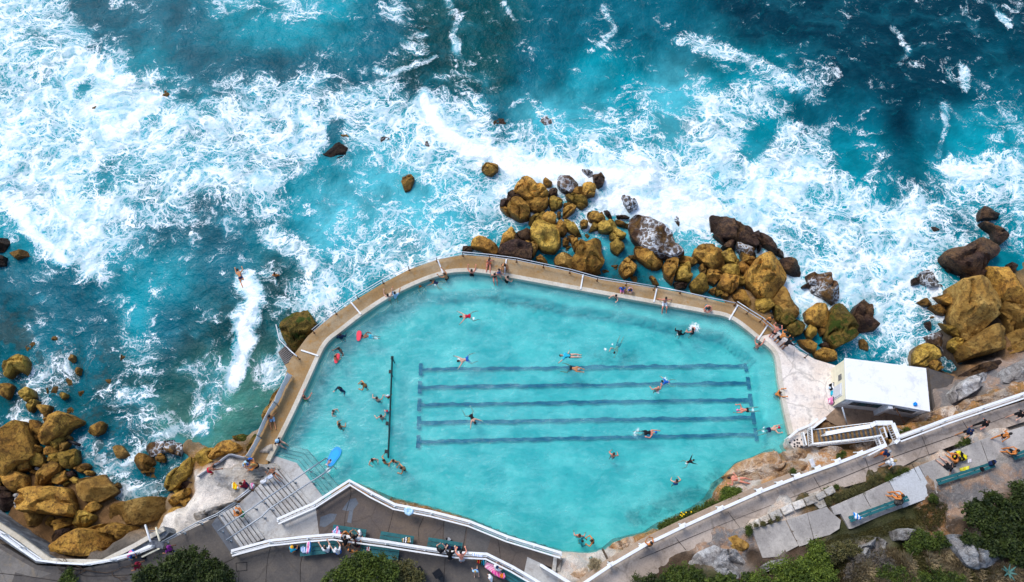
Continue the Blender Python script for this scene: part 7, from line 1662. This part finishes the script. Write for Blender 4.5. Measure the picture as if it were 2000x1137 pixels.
 (900, 1078, 'rail', 95, 'r', 'k', 'shorts:grey', 'bare-backed man leaning on the fence, right of three', PROM, 1.05, 'hair', G3_),
 (971, 1108, 'bench', 40, 'f', 'k', 'shirt:white', 'person in white shirt and navy cap on pink towel', PROM, 1, 'cap:navy', G3_),
 (928, 1117, 'walk', 270, 'f', 'y', 'shirt:lightblue shorts:blue', 'blond child in light blue walking on the promenade', PROM, .8, 'hair', G3_),
 (957, 1129, 'stand', 200, 'f', 'g', 'shirt:white shorts:navy', 'person in pale shirt cut by the bottom picture edge', PROM, 1, 'cap:white', G3_),
 (1272, 1060, 'photo', 120, 'o', 'k', 'shorts:black', 'shirtless man leaning over the straight white path fence', PROM, 1, 'hair', G4_),
 (1738, 882, 'walk', 30, 't', 'g', 'shirt:navy shorts:orange', 'walker in navy striped top and orange shorts on path', PROM, 1, 'cap:grey', G4_),
 (1749, 900, 'walk', 25, 't', 'y', 'shirt:white shorts:white', 'blond walker in white on the path', PROM, 1, 'hair', G4_),
 (1899, 841, 'walk', 200, 't', 'k', 'shirt:navy shorts:black', 'walker in navy printed shirt on the upper path', PROM, 1, 'cap:navy', G4_),
 (1930, 824, 'walk', 200, 'r', 'n', 'shirt:black trousers:black', 'walker in black singlet on the upper path', PROM, 1, 'hair', G4_),
 (1974, 847, 'walk', 20, 'o', 'k', 'trunks:black', 'tanned walker in black trunks on the slabs', TIER, 1, 'hair', G4_),
 (1988, 880, 'bench', 150, 'o', 'k', 'shorts:black', 'very tanned person sitting on the bench at right edge', TIER, 1, 'hair', G4_),
 (1863, 910, 'sitlong', 135, 'f', 'k', 'shirt:black shorts:black', 'person in black sitting against the narrow bench, legs out', TIER + .05, 1.05, 'hair', G4_),
 (1874, 895, 'sitground', 130, 'o', 'k', 'trunks:black', 'long-haired tanned person hugging knees on yellow towel', TIER + .05, 1.05, 'longhair', G4_),
 (1763, 968, 'bench', 150, 'o', 'n', 'trunks:black', 'orange-tanned man sitting at the end of narrow bench', TIER, 1.05, 'hair', G4_),
 (2000, 806, 'walk', 200, 'f', 'k', 'shirt:black shorts:black', 'person in black cut by the right picture edge', PROM, 1, 'hair', G4_),
 (1437, 936, 'lie', 170, 'r', 'k', 'trunks:beige', 'sunbather lying on the orange rocks beside the pool', 1.45, 1, 'hair', None),
]
for q in PE: person(*q)
# ================================================================ bushes, trees, grass
def foliage(name, blobs, mat, n, size, seed, parent=None, shape=.5, flat=1.0, stems=True, under=.0):
    """leaf-sized faces spread through the volume of many small clumps set on larger lobes"""
    r = np.random.RandomState(seed); B = np.array([[b[0].x, b[0].y, b[0].z, b[1]] for b in blobs]); vol = B[:, 3] ** 2.2; pk = vol / vol.sum()
    nc = max(10, n // 38); bi = r.choice(len(B), nc, p=pk); d = r.normal(size=(nc, 3)); d[:, 2] = np.abs(d[:, 2]) * .9 + .05; d /= np.linalg.norm(d, axis=1, keepdims=True)
    rad = B[bi, 3] * (r.uniform(.45, 1.0, nc) ** .5) * np.where(r.uniform(size=nc) < .22, r.uniform(1.0, 1.35, nc), .92); cl = B[bi, :3] + d * rad[:, None] * [1, 1, .8 * flat]
    cs = r.uniform(.08, .36, nc) * B[bi, 3] ** .5; cv = np.clip(r.normal(.5, .36, nc), 0, 1)
    ci = r.randint(0, nc, n); off = r.normal(size=(n, 3)) * .55; P0 = cl[ci] + off * cs[ci][:, None]
    nv = r.normal(size=(n, 3)) * .75 + (P0 - cl[ci]) / (cs[ci][:, None] + 1e-6) * .5 + [0, 0, .7]; nv /= np.linalg.norm(nv, axis=1, keepdims=True)
    t = np.cross(nv, r.normal(size=(n, 3))); t /= np.linalg.norm(t, axis=1, keepdims=True); b = np.cross(nv, t); s = size * r.uniform(.6, 1.5, n)[:, None]
    V = np.stack([P0 - t * s, P0 - b * s * shape, P0 + t * s * 1.1, P0 + b * s * shape], 1).reshape(-1, 3)
    me = bpy.data.meshes.new(name); me.vertices.add(4 * n); me.vertices.foreach_set('co', V.ravel()); me.loops.add(4 * n); me.loops.foreach_set('vertex_index', np.arange(4 * n, dtype=np.int32))
    me.polygons.add(n); me.polygons.foreach_set('loop_start', np.arange(0, 4 * n, 4, dtype=np.int32)); me.polygons.foreach_set('loop_total', np.full(n, 4, np.int32)); me.update()
    lv = np.clip(cv[ci] + r.normal(0, .16, n), 0, 1); at = me.attributes.new('leafv', 'FLOAT', 'POINT'); at.data.foreach_set('value', np.repeat(lv, 4))
    me.materials.append(mat); o = bpy.data.objects.new(name, me); C.objects.link(o)
    if parent is not None: o.parent = parent; o.matrix_parent_inverse = pinv(parent)
    return o
def shrub(kind, label, cat, pts, z, h, mat, n, size=.075, seed=1, shape=.5, trunk=True, group=None, flat=1.0):
    """pts: photo positions and radius (px) of the lobes seen from above"""
    pp = [tuple(map(float, q.split(','))) for q in pts.split()]; blobs = []
    for a, b, r in pp:
        rr = r / 26.0; zz = z + h - rr * .8; blobs.append((P(a, b, z + h * .8) + UP * (zz - z - h * .8), rr))
    cx = sum(b[0].x for b in blobs) / len(blobs); cy = sum(b[0].y for b in blobs) / len(blobs)
    t = thing(kind, label, cat, (cx, cy, z), group=group)
    rn = random.Random(seed); mb = MB(); base = V3((cx, cy, z - .4))
    k = max(1, int(h * .6))
    for bl, rr in blobs:
        m = base.lerp(bl, .5) + V3((rn.uniform(-.2, .2), rn.uniform(-.2, .2), 0)); mb.tube([base, m, bl], .05 + .03 * h, 7, .02)
        for j in range(4):
            e = bl + V3((rn.uniform(-1, 1), rn.uniform(-1, 1), rn.uniform(0, .8))) * rr * .8; mb.tube([m.lerp(bl, .6), e], .025, 5, .008)
    mb.build('trunk' if kind.endswith('tree') else 'stem', M['bark'], t, True)
    foliage('crown' if kind.endswith('tree') else 'foliage', blobs, M[mat], n, size, seed, t, shape, flat)
    return t
shrub('coastal_tree', 'dark green spreading tree on the promenade, bottom left', 'tree', "345,1112,26 380,1088,15 385,1122,22 320,1128,22 398,1108,16 288,1135,20 425,1138,18 355,1140,28 362,1096,14 300,1118,11 340,1098,10", PROM, 4.2, 'leaf_dark', 21000, .075, 3)
shrub('coastal_tree', 'small grey-green bush right of the dark spreading tree', 'bush', "415,1105,14 432,1120,18 440,1138,18 400,1090,10", PROM, 2.0, 'leaf_dark', 5000, .07, 4)
shrub('coastal_tree', 'bright green rounded tree below the promenade benches', 'tree', "710,1104,20 740,1100,15 682,1118,20 652,1134,16 730,1126,26 690,1140,24 760,1120,17 668,1127,15 722,1096,10", PROM, 3.6, 'leaf_mid', 20000, .07, 5)
shrub('coastal_tree', 'olive green lower tree right of the bright rounded tree', 'tree', "775,1120,20 795,1118,18 810,1128,16 780,1138,26 800,1140,24", PROM, 2.6, 'leaf_olive', 8000, .065, 6)
shrub('coastal_tree', 'large dark evergreen bush at the right picture edge', 'tree', "1910,1005,22 1945,992,24 1975,1010,26 2000,985,24 2010,1035,28 1960,1040,24 1930,1025,20 1897,990,12 1990,960,15 1935,972,13", 4.0, 2.4, 'leaf_dark', 26000, .085, 7)
shrub('coastal_tree', 'dark evergreen bush under the large one at right', 'tree', "1900,1058,12 1930,1064,15 1965,1068,18 1995,1080,20 1885,1050,9 2010,1065,20", 4.8, 1.6, 'leaf_dark', 12000, .08, 8)
shrub('hillside_bush', 'lime green bush below the square slab', 'bush', "1595,1072,14 1590,1088,13 1605,1095,14 1575,1100,14", 4.2, 1.2, 'leaf_lime', 6500, .06, 9)
shrub('hillside_bush', 'light green spindly bush on the bottom edge', 'bush', "1570,1115,22 1540,1120,22 1510,1130,22 1600,1125,20 1485,1128,14 1620,1132,16 1555,1137,24", 4.6, 1.8, 'leaf_lime', 13000, .06, 10)
shrub('hillside_bush', 'olive green bush between lime bush and rock ridge', 'bush', "1640,1075,13 1660,1070,12 1625,1085,12 1675,1078,9", 4.2, 1.0, 'leaf_olive', 5000, .055, 11)
shrub('hillside_bush', 'low dark green bush at the bottom of the path', 'bush', "1320,1125,16 1345,1118,14 1300,1135,14 1365,1125,12 1340,1137,16", 3.6, 1.0, 'leaf_mid', 7000, .06, 12)
shrub('hillside_bush', 'dark scrub at the lower end of the path', 'bush', "1270,1138,14 1250,1145,16 1290,1140,12", 3.0, .8, 'leaf_dark', 3500, .06, 13)
shrub('hillside_bush', 'cactus-like green clumps at bottom edge', 'bush', "1405,1133,8 1425,1130,8 1445,1136,8 1460,1128,8 1475,1135,9 1390,1140,9", 4.2, .8, 'leaf_mid', 3500, .075, 14, shape=.7)
shrub('hillside_bush', 'green shrub draped over the middle of the hillside', 'bush', "1800,1052,14 1820,1062,14 1785,1068,12 1845,1060,10 1835,1048,9", 5.0, .8, 'leaf_mid', 6500, .055, 15)
shrub('hillside_bush', 'grey twiggy scrub on the slope left of dry grass', 'bush', "1690,1105,18 1720,1095,16 1710,1118,18 1675,1125,16 1740,1110,14", 5.0, .7, 'leaf_grey', 7500, .075, 16, shape=.16)
shrub('hillside_bush', 'yellow-green shrub on the slope at the bottom', 'bush', "1740,1118,14 1765,1125,14 1715,1128,12 1790,1133,14 1755,1137,14", 5.4, .6, 'leaf_mid', 6000, .05, 17)
shrub('hillside_bush', 'green ground shrub at lower right bottom edge', 'bush', "1830,1122,14 1860,1130,14 1810,1133,12 1845,1137,14 1880,1137,10", 5.6, .6, 'leaf_mid', 6000, .05, 18)
shrub('creeper', 'bright lime bush on the rocks at pool corner', 'bush', "1424,963,11 1434,968,10 1416,972,9 1440,960,7 1418,958,6", 1.6, 1.1, 'leaf_lime', 6500, .05, 19)
shrub('creeper', 'dark creeper hanging between pool and path fence', 'creeper', "1400,985,9 1385,990,9 1375,997,8 1412,982,8 1445,968,7", 1.6, .7, 'leaf_mid', 4500, .05, 20)
shrub('creeper', 'long green creeper with yellow flowers above the pool edge', 'creeper', "1362,1000,8 1348,1006,8 1334,1012,8 1320,1018,8 1306,1025,8 1292,1030,7", 1.6, .7, 'leaf_mid', 7500, .05, 21)
par = [o for o in bpy.data.objects if o.get('label', '').startswith('long green creeper')][0]
mb = MB()
for i, (a, b) in enumerate(((1331, 1001), (1334, 1004), (1340, 1001), (1332, 1008), (1350, 1000), (1336, 1005), (1329, 1006))): mb.lathe([(.03, 0), (.05, .02), (.01, .03)], P(a, b, 2.45), 8)
mb.build('flower', plain((.85, .55, .0), .6), par)['kind'] = 'stuff'
shrub('grass_tussock', 'brown and green grass tussock beside the stone steps', 'grass clump', "1162,1107,8 1158,1100,7 1166,1100,6", 1.9, .9, 'leaf_dry', 2600, .13, 22, shape=.09)
shrub('grass_strip', 'green grass strip between path and the long bench slab', 'grass strip', "1620,977,7 1635,972,8 1650,967,8 1665,961,9 1680,955,9 1695,948,9 1708,940,8 1720,934,6", PROM, .5, 'leaf_olive', 9000, .07, 23, shape=.12)
shrub('grass_strip', 'green tuft at the corner above the long bench slab', 'grass strip', "1745,930,6 1757,926,6 1770,920,6 1735,936,5", PROM, .5, 'leaf_mid', 3000, .06, 24, shape=.14)
shrub('grass_strip', 'green weeds beside the white concrete step', 'weeds', "1880,866,5 1888,861,6 1872,870,4", PROM, .5, 'leaf_mid', 2400, .05, 25, shape=.2)
shrub('grass_strip', 'reddish weeds along the top of square slab', 'weeds', "1478,1027,4 1490,1023,4 1505,1018,4 1520,1013,4 1463,1036,5", TIER, .3, 'leaf_olive', 3000, .045, 26, shape=.2)
shrub('grass_strip', 'dark weeds where the path meets the square slab', 'weeds', "1461,1032,5 1462,1040,5", TIER, .5, 'leaf_mid', 1500, .045, 27, shape=.25)
shrub('grass_strip', 'short green weeds by the corner of stone steps', 'weeds', "1612,958,4 1622,955,5 1634,951,4", PROM, .3, 'leaf_mid', 1800, .045, 28, shape=.2)
shrub('grass_strip', 'green weeds on the rocks under the timber stairs', 'weeds', "1642,890,6 1648,886,4 1638,893,4", 2.0, .4, 'leaf_mid', 1800, .05, 29, shape=.3)
shrub('grass_strip', 'tiny green tuft left of the white board on rocks', 'weeds', "1549,919,4 1553,921,3", 2.1, .3, 'leaf_mid', 900, .05, 30, shape=.3)
shrub('grass_strip', 'green tuft at the corner of new concrete slab', 'weeds', "1823,971,5 1830,976,5 1817,975,4", TIER, .4, 'leaf_mid', 1800, .05, 31, shape=.25)
shrub('grass_strip', 'green weeds on the rocks right of the stair top', 'weeds', "1768,843,5 1774,840,4 1762,847,4", 2.2, .35, 'leaf_mid', 1600, .05, 32, shape=.3)
shrub('creeper', 'leafy twigs growing on the promenade near left bottom', 'bush', "135,1118,6 130,1128,8 140,1135,8 122,1135,6", PROM, .7, 'leaf_mid', 2500, .06, 33)
# meadow grass and dry tussocks on the slope (nobody could count these)
def scatter(name, poly, z, n, L, mat, seed, wid=.02, tilt=.8, label=None):
    r = np.random.RandomState(seed); pl = [tuple(P(a, b, z)[:2]) for a, b in chunk(poly)]; xs = [p[0] for p in pl]; ys = [p[1] for p in pl]
    X = r.uniform(min(xs), max(xs), n * 3); Y = r.uniform(min(ys), max(ys), n * 3); m = poly_mask(X, Y, pl) & (fbm(X * .9, Y * .9, 3, seed) > .34); X, Y = X[m][:n], Y[m][:n]; k = len(X)
    Z, _ = ground_z(X[None], Y[None]); Z = Z[0]; a = r.uniform(0, 6.283, k); cl = fbm(X * 2.2, Y * 2.2, 3, seed + 3)
    l = L * r.uniform(.5, 1.4, k) * (.5 + cl); tl = tilt * r.uniform(.4, 1.3, k); d = np.stack([np.cos(a) * tl, np.sin(a) * tl, np.ones(k)], 1); d /= np.linalg.norm(d, axis=1, keepdims=True)
    s = np.stack([-np.sin(a), np.cos(a), 0 * a], 1) * wid; b = np.stack([X, Y, Z - .03], 1); tp = b + d * l[:, None]; md = b + d * l[:, None] * .6 + np.array([0, 0, .12]) * l[:, None]
    V = np.stack([b - s, b + s, md + s * .8, tp, md - s * .8], 1).reshape(-1, 3); i = np.arange(k) * 5; me = bpy.data.meshes.new(name)
    me.vertices.add(5 * k); me.vertices.foreach_set('co', V.ravel()); me.loops.add(5 * k); me.loops.foreach_set('vertex_index', np.arange(5 * k, dtype=np.int32)); me.polygons.add(k); me.polygons.foreach_set('loop_start', np.arange(0, 5 * k, 5, dtype=np.int32)); me.polygons.foreach_set('loop_total', np.full(k, 5, np.int32)); me.update()
    at = me.attributes.new('leafv', 'FLOAT', 'POINT'); at.data.foreach_set('value', np.repeat(np.clip(cl * 1.2 - .1 + r.normal(0, .2, k), 0, 1), 5)); me.materials.append(mat); o = bpy.data.objects.new(name, me); C.objects.link(o)
    return tag(o, label, 'grass', kind='stuff')
scatter('dry_grass', "1640,1137 1680,1100 1740,1078 1800,1062 1860,1058 1890,1090 1920,1115 1990,1100 2040,1110 2040,1160 1600,1160", 5.6, 42000, .42, M['leaf_dry'], 41, .022, 1.1, 'pale dry tangled grass over the slope')
scatter('slope_greenery', "1560,1150 1600,1110 1680,1085 1760,1070 1860,1055 1900,1100 1960,1120 2040,1110 2040,1160 1600,1160", 5.6, 16000, .28, M['leaf_olive'], 42, .022, .9, 'olive green growth mixed through the dry slope grass')
scatter('lawn_grass', "1610,1060 1640,1045 1680,1040 1720,1028 1770,1008 1822,975 1850,985 1845,1020 1820,1040 1780,1035 1740,1045 1700,1058 1650,1070 1600,1075", 3.2, 16000, .13, M['leaf_olive'], 43, .014, .9, 'short brown-green lawn below the bench slab')
# agave
t = thing('agave', 'blue-green agave with long pointed leaves near the corner', 'agave', P(1969, 1118, 5.8)); b0 = P(1969, 1118, 5.9)
for k in range(9):
    a = k * 2.4 + .3; el_ = .35 + .5 * ((k * 37) % 10) / 10; L = .48 + .18 * ((k * 13) % 7) / 7; v = []; f = []
    for i in range(7):
        s = i / 6; r_ = L * s * math.cos(el_ * (1 - .4 * s)); zz = L * s * math.sin(el_) - .25 * s * s * L; w = .075 * (1 - s) ** .6 * (1 if i else .7)
        c = b0 + V3((math.cos(a) * r_, math.sin(a) * r_, zz)); sd_ = V3((-math.sin(a), math.cos(a), 0)) * w; v += [c - sd_, c - UP * .03 * (1 - s), c + sd_]
        if i:
            for m in range(2): f.append((3 * i - 3 + m, 3 * i - 2 + m, 3 * i + 1 + m, 3 * i + m))
    o = mesh_obj('leaf', v, f, M['leaf_blue'], t, True); o.data.attributes.new('leafv', 'FLOAT', 'POINT').data.foreach_set('value', [.2 + .08 * k] * len(v))
# bare vine on the promenade
rn = random.Random(3); mb = MB()
def vine(p, d, L, k):
    if k == 0 or L < .25: return
    q = p + V3((math.cos(d), math.sin(d), rn.uniform(-.02, .02))) * L; m = p.lerp(q, .5) + V3((rn.uniform(-.1, .1), rn.uniform(-.1, .1), .05)); mb.tube([p, m, q], .02 * k / 4 + .008, 5)
    for j in range(2): vine(q, d + rn.uniform(-.8, .8), L * rn.uniform(.6, .9), k - 1)
vine(P(195, 1118, PROM + .08), math.pi * .95, .9, 5); vine(P(195, 1118, PROM + .08), 0.05, .8, 4); vine(P(165, 1117, PROM + .08), 2.6, .8, 4)
tag(mb.build('bare_vine', M['bark']), 'bare brown vine lying across the promenade at left', 'vine')
# ================================================================ light and camera
sc = bpy.context.scene
w = bpy.data.worlds.new('World'); sc.world = w; w.use_nodes = True
nt = w.node_tree; nt.nodes.clear()
sky = nt.nodes.new('ShaderNodeTexSky'); sky.sky_type = 'NISHITA'; sky.sun_disc = False
SUN_EL, SUN_AZ = math.radians(52), math.radians(-38)   # azimuth from +y (out to sea) towards +x
sky.sun_elevation = SUN_EL; sky.sun_rotation = SUN_AZ
sky.air_density = 1.0; sky.dust_density = 1.5; sky.ozone_density = 1.0
bg = nt.nodes.new('ShaderNodeBackground'); bg.inputs[1].default_value = .13
wo = nt.nodes.new('ShaderNodeOutputWorld'); nt.links.new(sky.outputs[0], bg.inputs[0]); nt.links.new(bg.outputs[0], wo.inputs[0])
sl = bpy.data.lights.new('sun', 'SUN'); sl.energy = 1.5; sl.angle = math.radians(22); sl.color = (1, .95, .88)
so = bpy.data.objects.new('sun', sl); C.objects.link(so)
d = Vector((math.sin(SUN_AZ) * math.cos(SUN_EL), math.cos(SUN_AZ) * math.cos(SUN_EL), math.sin(SUN_EL)))
so.rotation_euler = d.to_track_quat('Z', 'Y').to_euler(); so.location = d * 80
cam = bpy.data.cameras.new('camera'); cam.sensor_width = 36; cam.lens = 36 * F / 2000; cam.clip_start = .5; cam.clip_end = 1500
co = bpy.data.objects.new('camera', cam); C.objects.link(co); co.location = (0, 0, H); co.rotation_euler = (TILT, 0, 0)
sc.camera = co
sc.view_settings.view_transform = 'Standard'; sc.view_settings.look = 'None'; sc.view_settings.gamma = 1; sc.view_settings.exposure = EXPO
sc.cycles.transparent_max_bounces = 12; sc.cycles.max_bounces = 6
